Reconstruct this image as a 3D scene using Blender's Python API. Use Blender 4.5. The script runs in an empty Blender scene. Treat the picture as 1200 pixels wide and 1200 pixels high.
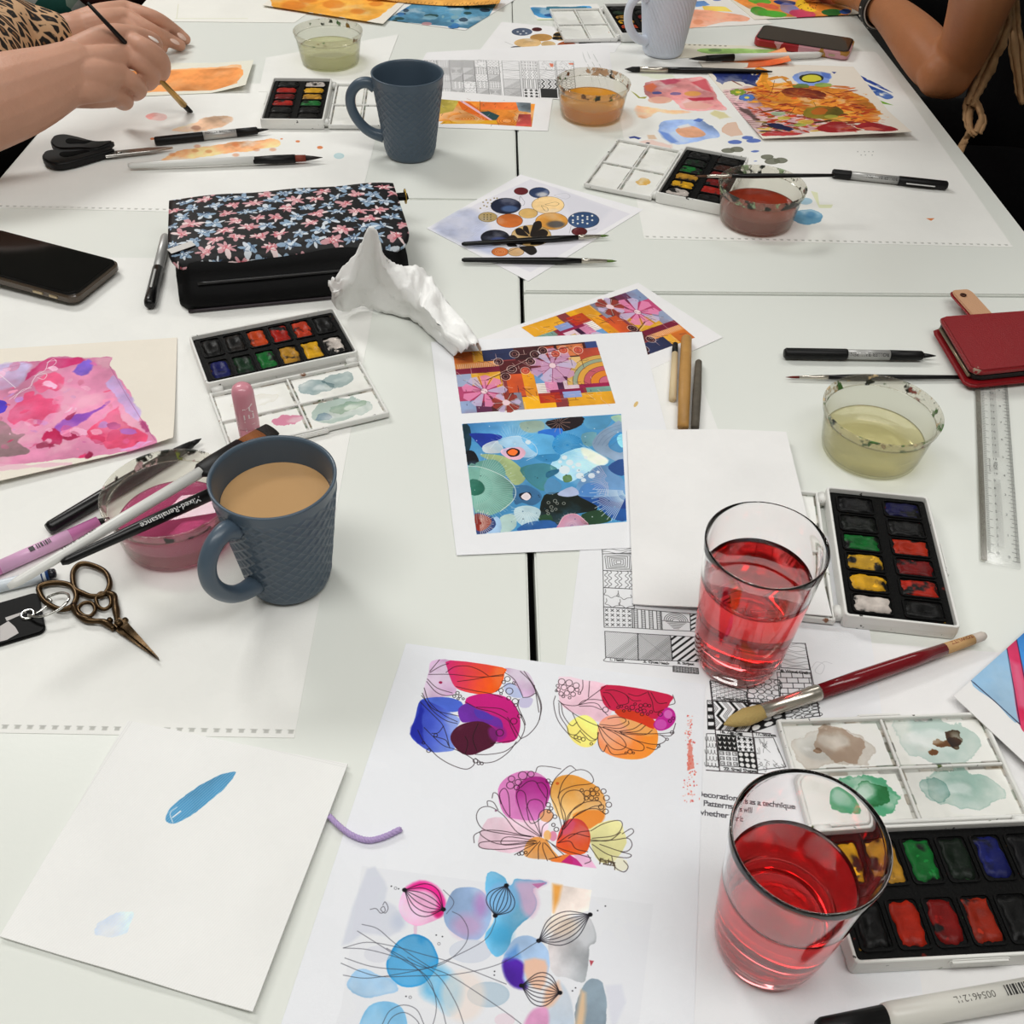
import bpy, bmesh, math, random
import numpy as np
from mathutils import Vector, Matrix
PI = math.pi
C = bpy.context.scene.collection
scene = bpy.context.scene
random.seed(4)

# ------------------------------------------------------------------ camera
TZ = 0.74                      # height of the table tops
CH = 0.571                     # camera height above them
PITCH, ROLL, FPX = 0.755333933, 0.0392335767, 1217.33
cp, sp, cr, sr = math.cos(PITCH), math.sin(PITCH), math.cos(ROLL), math.sin(ROLL)
_f = Vector((0, cp, -sp)); _r0 = Vector((1, 0, 0)); _u0 = Vector((0, sp, cp))
CR = cr * _r0 + sr * _u0; CU = -sr * _r0 + cr * _u0
cam_d = bpy.data.cameras.new('camera'); cam = bpy.data.objects.new('camera', cam_d); C.objects.link(cam)
cam.matrix_world = Matrix(((CR.x, CU.x, -_f.x, 0), (CR.y, CU.y, -_f.y, 0), (CR.z, CU.z, -_f.z, TZ + CH), (0, 0, 0, 1)))
cam_d.sensor_width = 36; cam_d.lens = 36 * FPX / 1200; cam_d.clip_start = 0.02
scene.camera = cam

# ------------------------------------------------------------------ light
w = bpy.data.worlds.new('room_light'); scene.world = w; w.use_nodes = True
w.node_tree.nodes['Background'].inputs[0].default_value = (1.0, 0.975, 0.94, 1)
w.node_tree.nodes['Background'].inputs[1].default_value = 0.34
def panel(loc, size, power, target, col=(1, .99, .962)):
    d = bpy.data.lights.new('ceiling_panel', 'AREA'); d.shape = 'RECTANGLE'; d.size, d.size_y = size; d.energy = power; d.color = col
    o = bpy.data.objects.new('ceiling_panel', d); C.objects.link(o); o.location = loc
    o.rotation_euler = (Vector(target) - Vector(loc)).to_track_quat('-Z', 'Y').to_euler()
panel((-1.5, 2.3, 2.72), (1.0, .6), 41, (-1.5, 2.3, 0))
panel((-0.6, 0.1, 2.72), (1.2, .6), 17, (-0.6, 0.1, 0))
panel((1.1, 2.3, 2.72), (1.2, .6), 12, (1.1, 2.3, 0))
panel((0.7, 0.0, 2.72), (1.2, .6), 15, (0.7, 0.0, 0))
scene.cycles.glossy_bounces = 10; scene.cycles.transmission_bounces = 28; scene.cycles.max_bounces = 32; scene.cycles.transparent_max_bounces = 16
vs = scene.view_settings
vs.view_transform = 'Standard'; vs.look = 'None'; vs.gamma = 1; vs.use_curve_mapping = False; vs.exposure = -0.07

# ------------------------------------------------------------------ helpers
def P(px, py, h=0.0):
    """point of the photograph -> point at height h above the table top"""
    d = CR * ((px - 600) / FPX) + CU * (-(py - 600) / FPX) + _f
    t = (h - CH) / d.z
    return Vector((d.x * t, d.y * t, TZ + h))
def lin(c):
    if isinstance(c, str):
        c = [int(c[i:i + 2], 16) / 255 for i in (0, 2, 4)]
    return tuple((v / 12.92 if v <= .04045 else ((v + .055) / 1.055) ** 2.4) for v in c) + (1,)
MATS = {}
def mat(key, col='cccccc', rough=.5, metal=0, trans=0, ior=1.45, spec=.5, bump=0, bscale=200, var=0, vscale=40, coat=0, alpha=1, emit=0):
    k = (key,)
    if k in MATS: return MATS[k]
    m = bpy.data.materials.new(key); m.use_nodes = True; nt = m.node_tree; b = nt.nodes['Principled BSDF']
    b.inputs['Base Color'].default_value = lin(col); b.inputs['Roughness'].default_value = rough; b.inputs['Metallic'].default_value = metal
    b.inputs['Transmission Weight'].default_value = trans; b.inputs['IOR'].default_value = ior; b.inputs['Specular IOR Level'].default_value = spec
    b.inputs['Coat Weight'].default_value = coat; b.inputs['Alpha'].default_value = alpha
    if bump or var:
        tc = nt.nodes.new('ShaderNodeTexCoord')
        if bump:
            n = nt.nodes.new('ShaderNodeTexNoise'); n.inputs['Scale'].default_value = bscale; n.inputs['Detail'].default_value = 4
            bp = nt.nodes.new('ShaderNodeBump'); bp.inputs['Strength'].default_value = bump; bp.inputs['Distance'].default_value = .001
            nt.links.new(tc.outputs['Object'], n.inputs['Vector']); nt.links.new(n.outputs[0], bp.inputs['Height']); nt.links.new(bp.outputs[0], b.inputs['Normal'])
        if var:
            n = nt.nodes.new('ShaderNodeTexNoise'); n.inputs['Scale'].default_value = vscale; n.inputs['Detail'].default_value = 5
            mx = nt.nodes.new('ShaderNodeMix'); mx.data_type = 'RGBA'
            c = lin(col); mx.inputs[6].default_value = tuple(v * (1 - var) for v in c[:3]) + (1,); mx.inputs[7].default_value = tuple(min(1, v * (1 + var)) for v in c[:3]) + (1,)
            nt.links.new(tc.outputs['Object'], n.inputs['Vector']); nt.links.new(n.outputs[0], mx.inputs[0]); nt.links.new(mx.outputs[2], b.inputs['Base Color'])
    MATS[k] = m
    return m
def clear(key, col='ffffff', refl=1.0, diffuse=0.0, dcol=None, rough=.05):
    """thin clear plastic or tinted water: see-through, fresnel gloss, a share of diffuse"""
    if (key,) in MATS: return MATS[(key,)]
    m = bpy.data.materials.new(key); m.use_nodes = True; nt = m.node_tree; nt.nodes.clear()
    out = nt.nodes.new('ShaderNodeOutputMaterial'); t = nt.nodes.new('ShaderNodeBsdfTransparent'); t.inputs[0].default_value = lin(col)
    g = nt.nodes.new('ShaderNodeBsdfGlossy'); g.inputs['Roughness'].default_value = rough; g.inputs[0].default_value = (refl, refl, refl, 1)
    lw = nt.nodes.new('ShaderNodeLayerWeight'); lw.inputs[0].default_value = .5
    pw = nt.nodes.new('ShaderNodeMath'); pw.operation = 'POWER'; pw.inputs[1].default_value = 3.5; nt.links.new(lw.outputs['Facing'], pw.inputs[0])
    fr = nt.nodes.new('ShaderNodeMath'); fr.operation = 'MULTIPLY_ADD'; fr.inputs[1].default_value = .6; fr.inputs[2].default_value = .035; nt.links.new(pw.outputs[0], fr.inputs[0])
    mx = nt.nodes.new('ShaderNodeMixShader'); last = t.outputs[0]
    if diffuse:
        d = nt.nodes.new('ShaderNodeBsdfDiffuse'); d.inputs[0].default_value = lin(dcol or col)
        m2 = nt.nodes.new('ShaderNodeMixShader'); m2.inputs[0].default_value = diffuse
        nt.links.new(last, m2.inputs[1]); nt.links.new(d.outputs[0], m2.inputs[2]); last = m2.outputs[0]
    nt.links.new(fr.outputs[0], mx.inputs[0]); nt.links.new(last, mx.inputs[1]); nt.links.new(g.outputs[0], mx.inputs[2]); nt.links.new(mx.outputs[0], out.inputs[0])
    MATS[(key,)] = m
    return m
def tag(o, label=None, cat=None, group=None, kind=None):
    for k, v in (('label', label), ('category', cat), ('group', group), ('kind', kind)):
        if v: o[k] = v
    return o
def thing(name, label, cat, loc=(0, 0, 0), rz=0, group=None, mtx=None):
    o = bpy.data.objects.new(name, None); C.objects.link(o); o.empty_display_size = .02
    if mtx is not None: o.matrix_world = mtx
    else: o.location = loc; o.rotation_euler = (0, 0, rz)
    return tag(o, label, cat, group)
def mesh(name, verts, faces, smooth=True):
    me = bpy.data.meshes.new(name); me.from_pydata([tuple(v) for v in verts], [], faces); me.update()
    if smooth: me.polygons.foreach_set('use_smooth', [True] * len(me.polygons))
    return me
def obj(name, me, m=None, parent=None, loc=(0, 0, 0), rot=(0, 0, 0), label=None):
    if isinstance(me, bmesh.types.BMesh):
        b = me; me = bpy.data.meshes.new(name); b.to_mesh(me); b.free()
    o = bpy.data.objects.new(name, me); C.objects.link(o); o.parent = parent; o.location = loc; o.rotation_euler = rot
    if m and not me.materials: me.materials.append(m)
    if label: o['label'] = label
    return o
def lathe(prof, n=48, axis='z', close=True, fn=None, sq=1):
    """prof: list of (r, z)"""
    V = []; F = []
    for r, z in prof:
        for k in range(n):
            a = 2 * PI * k / n; rr = fn(r, z, a) if fn else r
            x, y = rr * math.cos(a), rr * math.sin(a)
            V.append((x, y, z) if axis == 'z' else (z, x, y * sq))
    for i in range(len(prof) - 1):
        for k in range(n):
            k2 = (k + 1) % n
            F.append((i * n + k, i * n + k2, (i + 1) * n + k2, (i + 1) * n + k))
    if close:
        F.append(tuple(range(n - 1, -1, -1))); F.append(tuple(range((len(prof) - 1) * n, len(prof) * n)))
    return mesh('lathe', V, F)
def tube(path, rad, n=10, closed=False, flat=1.0, up=None):
    """tube along 3D points; rad is a number or a list; flat squashes the binormal"""
    pts = [Vector(p) for p in path]; m = len(pts)
    if not isinstance(rad, (list, tuple)): rad = [rad] * m
    V = []; F = []; prev = Vector(up) if up else None
    for i, p in enumerate(pts):
        a = pts[(i - 1) % m] if (i or closed) else pts[i]; b = pts[(i + 1) % m] if (i < m - 1 or closed) else pts[i]
        t = (b - a).normalized()
        if prev is None: prev = Vector((0, 0, 1)) if abs(t.z) < .9 else Vector((1, 0, 0))
        nrm = (prev - t * prev.dot(t)).normalized(); prev = nrm if not up else Vector(up); bn = t.cross(nrm)
        for k in range(n):
            an = 2 * PI * k / n
            V.append(p + (nrm * math.cos(an) * flat + bn * math.sin(an)) * rad[i])
    for i in range(m if closed else m - 1):
        j = (i + 1) % m
        for k in range(n):
            k2 = (k + 1) % n; F.append((i * n + k, i * n + k2, j * n + k2, j * n + k))
    if not closed:
        F.append(tuple(range(n - 1, -1, -1))); F.append(tuple(range((m - 1) * n, m * n)))
    return mesh('tube', V, F)
def spline(pts, n=8, closed=False):
    """Catmull-Rom through the points (tuples of any size)"""
    A = np.array(pts, float); m = len(A); out = []
    for i in range(m if closed else m - 1):
        p1, p2 = A[i], A[(i + 1) % m]
        p0 = A[i - 1] if (i or closed) else 2 * p1 - p2
        p3 = A[(i + 2) % m] if (i + 2 < m or closed) else 2 * p2 - p1
        for k in range(n):
            t = k / n; out.append(.5 * (2 * p1 + (p2 - p0) * t + (2 * p0 - 5 * p1 + 4 * p2 - p3) * t * t + (3 * p1 - p0 - 3 * p2 + p3) * t ** 3))
    if not closed: out.append(A[-1])
    return [tuple(v) for v in out]
def rrect(w, d, r, n=5):
    out = []
    for cx, cy, a0 in ((w / 2 - r, d / 2 - r, 0), (-w / 2 + r, d / 2 - r, 90), (-w / 2 + r, -d / 2 + r, 180), (w / 2 - r, -d / 2 + r, 270)):
        for k in range(n + 1):
            a = math.radians(a0 + 90 * k / n); out.append((cx + r * math.cos(a), cy + r * math.sin(a)))
    return out
def prism(outline, z0, z1, bev=0, seg=2):
    """outline (counter-clockwise xy) extruded from z0 to z1"""
    bm = bmesh.new(); vs_ = [bm.verts.new((x, y, z0)) for x, y in outline]
    f = bm.faces.new(vs_); r = bmesh.ops.extrude_face_region(bm, geom=[f])
    for v in r['geom']:
        if isinstance(v, bmesh.types.BMVert): v.co.z = z1
    bmesh.ops.recalc_face_normals(bm, faces=bm.faces)
    if bev:
        ed = [e for e in bm.edges if abs(e.verts[0].co.z - e.verts[1].co.z) < 1e-7]
        bmesh.ops.bevel(bm, geom=ed, offset=bev, segments=seg, affect='EDGES', clamp_overlap=True)
    me = bpy.data.meshes.new('prism'); bm.to_mesh(me); bm.free()
    return me
def boxm(w, d, h, bev=.001, seg=2, z0=0, cx=0, cy=0, taper=0):
    bm = bmesh.new(); bmesh.ops.create_cube(bm, size=1)
    for v in bm.verts:
        v.co = Vector((v.co.x * w + cx, v.co.y * d + cy, (v.co.z + .5) * h + z0))
    if bev: bmesh.ops.bevel(bm, geom=bm.edges[:], offset=bev, segments=seg, affect='EDGES', clamp_overlap=True)
    me = bpy.data.meshes.new('box'); bm.to_mesh(me); bm.free()
    return me
def join(meshes):
    bm = bmesh.new()
    for m in meshes: bm.from_mesh(m)
    me = bpy.data.meshes.new('joined'); bm.to_mesh(me); bm.free()
    me.polygons.foreach_set('use_smooth', [p for p in [True] * len(me.polygons)])
    return me
def xform(me, mtx):
    me.transform(mtx); return me
def ang(a, b): return math.atan2(b.y - a.y, b.x - a.x)
_txt = {}
def text_geo(s):
    """triangles of a line of lettering, height of a capital = 1, starting at x=0"""
    if s in _txt: return _txt[s]
    c = bpy.data.curves.new('t', 'FONT'); c.body = s; c.size = 1.0; c.resolution_u = 3
    o = bpy.data.objects.new('t', c); C.objects.link(o); dg = bpy.context.evaluated_depsgraph_get()
    me = o.evaluated_get(dg).to_mesh(); me.calc_loop_triangles()
    V = np.array([v.co[:2] for v in me.vertices]).reshape(-1, 2) / .69; T = [tuple(t.vertices) for t in me.loop_triangles]
    bpy.data.objects.remove(o); bpy.data.curves.remove(c); _txt[s] = (V, T)
    return V, T
def lettering(parent, s, m, x, y, size, z=0, rot=0, wrap=None, stretch=1, name='lettering', mirror=False):
    """flat print laid on a surface; wrap=r rolls it round the x axis of a stick (y is the angle then)"""
    V, T = text_geo(s); ca, sa = math.cos(rot), math.sin(rot); out = []
    for vx, vy in V:
        vx *= size * stretch; vy *= size
        X, Y = x + vx * ca - vy * sa, vx * sa + vy * ca
        if wrap: a = y + Y / wrap; out.append((X, -wrap * math.sin(-a), wrap * math.cos(a)))
        else: out.append((X, y + Y, z))
    return obj(name, mesh(name, out, T, False), m, parent)
# ------------------------------------------------------------------ flat print: a small painter for prints and watercolours
def _noise(n, cells, seed):
    r = np.random.RandomState(seed).rand(cells, cells); r = np.concatenate([r, r[:1]], 0); r = np.concatenate([r, r[:, :1]], 1)
    t = np.arange(n) * cells / n; i = t.astype(int); f = t - i; f = f * f * (3 - 2 * f)
    a = r[i] * (1 - f[:, None]) + r[i + 1] * f[:, None]
    return a[:, i] * (1 - f) + a[:, i + 1] * f
NZ = sum(_noise(512, c, c) * .5 ** k for k, c in enumerate((4, 8, 16, 32, 64, 128)))
NZ = (NZ - NZ.min()) / (NZ.max() - NZ.min())
def rgb(c): return np.array([int(c[i:i + 2], 16) / 255 for i in (0, 2, 4)], np.float32) if isinstance(c, str) else np.array(c, np.float32)
class Canvas:
    """print on a sheet: corners are world points TL, TR, BR, BL; things are drawn at points of the sheet found from the photograph"""
    def __init__(s, corners, res=2.6, base='f2f1f0', h=0.0, tex=0.012):
        s.h = h; s.c = sum(corners, Vector()) / 4
        ax = (corners[2] - corners[3]); ax.z = 0; ax.normalize(); s.ax = ax; s.ay = Vector((-ax.y, ax.x, 0))
        loc = [((p - s.c).dot(ax) * 1000, (p - s.c).dot(s.ay) * 1000) for p in corners]
        s.u0 = min(l[0] for l in loc); s.v0 = min(l[1] for l in loc)
        s.W = max(l[0] for l in loc) - s.u0; s.H = max(l[1] for l in loc) - s.v0; s.res = res
        s.w, s.hh = max(4, int(s.W * res)), max(4, int(s.H * res))
        s.a = np.ones((s.hh, s.w, 3), np.float32) * rgb(base)
        s.seed = 1; s.fixed = 0
        if tex: s.a *= (1 - tex + 2 * tex * s.nz(0, 0, s.hh, s.w, 1.0))[..., None]
    def nz(s, y0, x0, y1, x1, sc=1.0, k=0):
        yy = ((np.arange(y0, y1) * sc / s.res * 2.6 + 97 * k) % 512).astype(int); xx = ((np.arange(x0, x1) * sc / s.res * 2.6 + 57 * k) % 512).astype(int)
        return NZ[yy][:, xx]
    def uv(s, p):
        d = p - s.c; return ((d.dot(s.ax) * 1000 - s.u0) / s.W, (d.dot(s.ay) * 1000 - s.v0) / s.H)
    def L(s, q):
        if s.fixed: return np.array([q[0] * s.res, q[1] * s.res])           # already mm on the sheet
        d = P(q[0], q[1], s.h) - s.c
        return np.array([(d.dot(s.ax) * 1000 - s.u0) * s.res, (d.dot(s.ay) * 1000 - s.v0) * s.res])
    def pts(s, q, smooth=0, closed=True):
        A = [tuple(s.L(p)) for p in q]
        return np.array(spline(A, smooth, closed) if smooth else A)
    def _box(s, A, m):
        x0 = max(0, int(A[:, 0].min() - m)); x1 = min(s.w, int(A[:, 0].max() + m) + 2)
        y0 = max(0, int(A[:, 1].min() - m)); y1 = min(s.hh, int(A[:, 1].max() + m) + 2)
        return x0, x1, y0, y1
    def _dist(s, A, x0, x1, y0, y1, closed, inside=True):
        X, Y = np.meshgrid(np.arange(x0, x1, dtype=np.float32) + .5, np.arange(y0, y1, dtype=np.float32) + .5)
        D = np.full(X.shape, 1e9, np.float32); I = np.zeros(X.shape, bool); n = len(A)
        for i in range(n if closed else n - 1):
            ax, ay = A[i]; bx, by = A[(i + 1) % n]; dx, dy = bx - ax, by - ay; l = dx * dx + dy * dy + 1e-9
            t = np.clip(((X - ax) * dx + (Y - ay) * dy) / l, 0, 1)
            D = np.minimum(D, (X - ax - t * dx) ** 2 + (Y - ay - t * dy) ** 2)
            if closed and inside and ay != by:
                I ^= ((ay > Y) != (by > Y)) & (X < (bx - ax) * (Y - ay) / (by - ay) + ax)
        return np.sqrt(D), I
    def poly(s, q, col, a=1.0, edge=0.0, wob=0.0, tex=0.0, smooth=0, mul=False, soft=.5, col2=None, dirn=(1, 0), raw=None, streak=0, nsc=1.0):
        """filled shape; edge = dark rim of a dried wash, wob = ragged outline in mm, tex = blotches, col2 = runs into a second colour along dirn"""
        s.seed += 1
        if raw is None and not smooth and tex and len(q) > 4: smooth = 4
        A = raw if raw is not None else s.pts(q, smooth)
        x0, x1, y0, y1 = s._box(A, 3 + wob * s.res + soft)
        if x1 <= x0 or y1 <= y0: return
        D, I = s._dist(A, x0, x1, y0, y1, True); sd = np.where(I, -D, D)
        if wob: sd = sd + ((s.nz(y0, x0, y1, x1, 2.2 * nsc, s.seed) - .5) * 4.5 + (s.nz(y0, x0, y1, x1, 7 * nsc, s.seed + 5) - .5) * 2) * wob * s.res
        m = np.clip(.5 - sd / (2 * soft), 0, 1) * a
        if tex: m = m * np.clip(1 - tex * .9 + tex * 1.9 * np.clip((s.nz(y0, x0, y1, x1, 1.8 * nsc, s.seed + 3) - .5) * 2.2 + .5, 0, 1), 0, 1.0 / max(a, .01))
        if streak: m = m * np.clip((s.nz(y0, x0, y1, x1, 6, s.seed + 1) - .5) * 6 * streak + 1, 0, 1)
        if edge: m = np.minimum(1, m + edge * np.exp(-((sd + .8) / (.9 * s.res * .6 + .5)) ** 2) * (m > 0.02))
        c = rgb(col)
        if col2 is not None:
            yy, xx = np.mgrid[y0:y1, x0:x1]; t = xx * dirn[0] + yy * dirn[1]; lo = (A @ np.array(dirn)).min(); hi = (A @ np.array(dirn)).max()
            t = np.clip((t - lo) / (hi - lo + 1e-6) + (s.nz(y0, x0, y1, x1, 1.5, s.seed + 9) - .5) * .7, 0, 1)[..., None] ** 1.7
            c = c * (1 - t) + rgb(col2) * t
        if tex and not mul:
            v = np.clip((s.nz(y0, x0, y1, x1, 1.2 * nsc, s.seed + 11) - .5) * 2.4, -1, 1)[..., None] + .35 * (s.nz(y0, x0, y1, x1, 9, s.seed + 2)[..., None] - .5)
            c = np.clip(c * (1 + .55 * tex * v) + .05 * tex * np.clip(v, 0, 1), 0, 1)
        R = s.a[y0:y1, x0:x1]
        R[:] = R * (1 - m[..., None]) + (R * c if mul else c) * m[..., None]
    def ell(s, x, y, rx, ry=None, col='000000', rot=0, n=26, **k):
        ry = rx if ry is None else ry; cr_, sr_ = math.cos(rot), math.sin(rot)
        q = [(x + rx * math.cos(t) * cr_ - ry * math.sin(t) * sr_, y + rx * math.cos(t) * sr_ + ry * math.sin(t) * cr_) for t in np.linspace(0, 2 * PI, n, endpoint=False)]
        s.poly(q, col, **k)
    def line(s, q, wd=.35, col='1a1616', a=1.0, smooth=5, closed=False):
        """pen line, wd in mm"""
        A = s.pts(q, smooth if len(q) > 2 else 0, closed); r = wd * s.res / 2; c = rgb(col)
        x0, x1, y0, y1 = s._box(A, r + 2)
        if x1 <= x0 or y1 <= y0: return
        D, _ = s._dist(A, x0, x1, y0, y1, closed, False); m = (np.clip(r + .5 - D, 0, min(1, 2 * r)) * a)[..., None]
        R = s.a[y0:y1, x0:x1]; R[:] = R * (1 - m) + c * m
    def ring(s, x, y, rx, ry=None, wd=.35, col='1a1616', a=1.0, rot=0, n=20):
        ry = rx if ry is None else ry; cr_, sr_ = math.cos(rot), math.sin(rot)
        s.line([(x + rx * math.cos(t) * cr_ - ry * math.sin(t) * sr_, y + rx * math.cos(t) * sr_ + ry * math.sin(t) * cr_) for t in np.linspace(0, 2 * PI, n, endpoint=False)], wd, col, a, 0, True)
    def petal(s, base, tip, wd, w_=.3, col='1a1616', fill=None, a=1.0, fa=.6):
        b = np.array(base, float); t = np.array(tip, float); d = t - b; n = np.array([-d[1], d[0]]) * wd
        q = [b, b + d * .35 + n * .55, b + d * .75 + n * .9, t, b + d * .75 - n * .9, b + d * .35 - n * .55]
        q = [tuple(v) for v in q]
        if fill: s.poly(q, fill, a=fa, smooth=5)
        s.line(q, w_, col, a, 5, True)
    def stroke(s, q, wd, col, a=1.0, streak=1.0, smooth=6, taper=True, **k):
        """broad brush stroke along q, wd in mm"""
        A = s.pts(q, smooth if len(q) > 2 else 0, False)
        if len(A) == 2: A = A[0] + (A[1] - A[0]) * np.linspace(0, 1, 9)[:, None]
        n = len(A); T = np.gradient(A, axis=0); N = np.stack([-T[:, 1], T[:, 0]], 1); N /= np.linalg.norm(N, axis=1)[:, None] + 1e-9
        h = np.ones(n) * wd * s.res / 2
        if taper: h *= np.clip(np.sin(np.linspace(.12, PI - .12, n)) * 1.6, .2, 1)
        s.poly(None, col, a=a, raw=np.concatenate([A + N * h[:, None], (A - N * h[:, None])[::-1]]), streak=streak, **k)
    def text(s, t, x, y, size, col='1a1616', rot=None, a=1.0, to=None, stretch=1.0):
        """one line of print, capitals size mm high, from the photograph's point x, y towards the point to"""
        p = s.L((x, y)); d = s.L(to) - p if to else np.array([math.cos(rot or 0), math.sin(rot or 0)]); d = d / np.linalg.norm(d)
        V, T = text_geo(t); V = V * size * s.res; V = V * [stretch, 1]; A = p + V[:, :1] * d + V[:, 1:] * np.array([-d[1], d[0]])
        c = rgb(col)
        for tr in T:
            q = A[list(tr)]; x0, x1, y0, y1 = s._box(q, 1)
            if x1 <= x0 or y1 <= y0: continue
            X, Y = np.meshgrid(np.arange(x0, x1) + .5, np.arange(y0, y1) + .5); cs = []
            for i in range(3):
                e = q[(i + 1) % 3] - q[i]; cs.append(((X - q[i][0]) * e[1] - (Y - q[i][1]) * e[0]) / (np.hypot(*e) + 1e-9))
            sg = np.sign(cs[0].mean() + cs[1].mean() + cs[2].mean()) or 1
            ar = (q[1][0] - q[0][0]) * (q[2][1] - q[0][1]) - (q[1][1] - q[0][1]) * (q[2][0] - q[0][0]); sg = -1 if ar > 0 else 1
            m = np.clip(.6 + np.minimum(np.minimum(cs[0] * sg, cs[1] * sg), cs[2] * sg), 0, 1)[..., None] * a
            R = s.a[y0:y1, x0:x1]; R[:] = R * (1 - m) + c * m
    def image(s, name):
        img = bpy.data.images.new(name, s.w, s.hh)
        px = np.ones((s.hh, s.w, 4), np.float32); px[..., :3] = np.clip(s.a, 0, 1)
        img.pixels.foreach_set(px.ravel()); img.update(); img.pack()
        return img
def print_mat(key, cv, rough=.75, spec=.25, bump=.15, bscale=900):
    m = mat(key, 'ffffff', rough, spec=spec, bump=bump, bscale=bscale); nt = m.node_tree
    t = nt.nodes.new('ShaderNodeTexImage'); t.image = cv.image(key); t.interpolation = 'Linear'; t.extension = 'EXTEND'
    nt.links.new(t.outputs[0], nt.nodes['Principled BSDF'].inputs['Base Color'])
    return m
def set_uv(me, cv, mtx=None):
    uvl = me.uv_layers.new(name='print')
    co = [cv.uv((mtx @ v.co) if mtx else v.co) for v in me.vertices]
    for l in me.loops: uvl.data[l.index].uv = co[l.vertex_index]
def sheet(name, label, cat, cor, z=.3, th=.25, m=None, cv=None, lift=None, nx=14, ny=14, group=None, jag=None):
    """a sheet of paper as a thin solid; cor = TL TR BR BL world points, z = height of its underside in mm; lift(u, v) in mm, u to the right, v up"""
    c = sum(cor, Vector()) / 4; c.z = TZ + z / 1000
    if not lift: nx = min(nx, 6); ny = min(ny, 6)
    V = []
    for top in (1, 0):
        for j in range(ny + 1):
            for i in range(nx + 1):
                u, v = i / nx, j / ny
                p = (cor[3] * (1 - u) + cor[2] * u) * (1 - v) + (cor[0] * (1 - u) + cor[1] * u) * v
                p = p - c; p.z = ((lift(u, v) if lift else 0) + th * top) / 1000
                V.append(p)
    n = (nx + 1) * (ny + 1); F = []
    for j in range(ny):
        for i in range(nx):
            a = j * (nx + 1) + i; F.append((a, a + 1, a + nx + 2, a + nx + 1)); F.append((n + a, n + a + nx + 1, n + a + nx + 2, n + a + 1))
    b = [i for i in range(nx + 1)] + [j * (nx + 1) + nx for j in range(1, ny + 1)] + [ny * (nx + 1) + i for i in range(nx - 1, -1, -1)] + [j * (nx + 1) for j in range(ny - 1, 0, -1)]
    m0 = len(V); V += [V[i].copy() for i in b] + [V[n + i].copy() for i in b]; nb = len(b)
    for k in range(nb):
        k2 = (k + 1) % nb; F.append((m0 + k2, m0 + k, m0 + nb + k, m0 + nb + k2))
    me = mesh(name, V, F, smooth=bool(lift))
    o = obj(name, me, m or print_mat('print of ' + label, cv), None, c)
    if cv: set_uv(me, cv, Matrix.Translation(c))
    return tag(o, label, cat, group)
def quad(*px, h=0): return [P(x, y, h) for x, y in px]
def from_top(tl, d0, d1, width, depth):
    """rectangle from its top left corner, the direction of its top edge (two photograph points) and its size"""
    a = P(*tl); d = (P(*d1) - P(*d0)).normalized(); n = Vector((d.y, -d.x, 0))
    return [a, a + d * width, a + d * width + n * depth, a + n * depth]
def from_bottom(bl, br, depth, width=None):
    """rectangle from its bottom edge (two photograph points) and its depth in metres"""
    a, b = P(*bl), P(*br); d = (b - a).normalized(); n = Vector((-d.y, d.x, 0))
    if width: a = b - d * width
    return [a + n * depth, b + n * depth, b, a]
# ------------------------------------------------------------------ setting: floor and the four tables pushed together
M_table = mat('white table laminate', 'e6e9e3', .32, bump=.05, bscale=300)
M_edge = mat('white table edging', 'dcdcd6', .5)
M_leg = mat('grey steel table leg', '55585a', .35, .7)
M_floor = mat('dark carpet', '141312', .95, bump=.6, bscale=400, var=.4, vscale=120)
X0, X1, Y0, Y1, ZC = -3.0, 3.0, -1.6, 4.4, 2.75
M_wall = mat('pale grey wall paint', 'd2d0c9', .8, bump=.05); M_ceil = mat('white ceiling', 'e4e3df', .9)
for nm, w_, d_, h_, x_, y_, z_, m_ in (('floor', X1 - X0, Y1 - Y0, .05, 0, (Y0 + Y1) / 2, -.05, M_floor), ('ceiling', X1 - X0, Y1 - Y0, .05, 0, (Y0 + Y1) / 2, ZC, M_ceil),
        ('wall_left', .1, Y1 - Y0, ZC, X0 - .05, (Y0 + Y1) / 2, 0, M_wall), ('wall_right', .1, Y1 - Y0, ZC, X1 + .05, (Y0 + Y1) / 2, 0, M_wall),
        ('wall_back', X1 - X0, .1, ZC, 0, Y1 + .05, 0, M_wall), ('wall_front', X1 - X0, .1, ZC, 0, Y0 - .05, 0, M_wall)):
    o = obj(nm, boxm(w_, d_, h_, 0), m_, None, (x_, y_, z_)); o['kind'] = 'structure'
def cut(a, b, y):
    t = (y - a.y) / (b.y - a.y); return a.x + (b.x - a.x) * t
SL = (P(620.5, 745), P(604.2, 160)); SR = (P(630, 745), P(606.8, 160))
RE = (P(1010, 25), P(1200, 270)); LE = (P(66, 133), P(0, 212))
def table(label, pts):
    c = sum((Vector((x, y, 0)) for x, y in pts), Vector()) / 4
    t = thing('table', label, 'table', (c.x, c.y, 0), 0, 'white tables pushed together')
    out = [(x - c.x, y - c.y) for x, y in pts]
    obj('table_top', prism(out, TZ - .025, TZ, .0015, 2), M_table, t)
    for x, y in out:
        k = .9; obj('leg', prism([(x * k + a * .02, y * k + b * .02) for a, b in rrect(2, 2, .3, 2)], 0, TZ - .025), M_leg, t)
J1 = P(485, 233.6); J2 = P(531, 234.2); sl = (J2.y - J1.y) / (J2.x - J1.x)
K1 = P(611, 343.5); K2 = P(1200, 348); sk = (K2.y - K1.y) / (K2.x - K1.x)
xl = -.62
yA = J1.y + (cut(*SL, J1.y) - J1.x) * sl; yB = J1.y + (xl - J1.x) * sk
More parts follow.
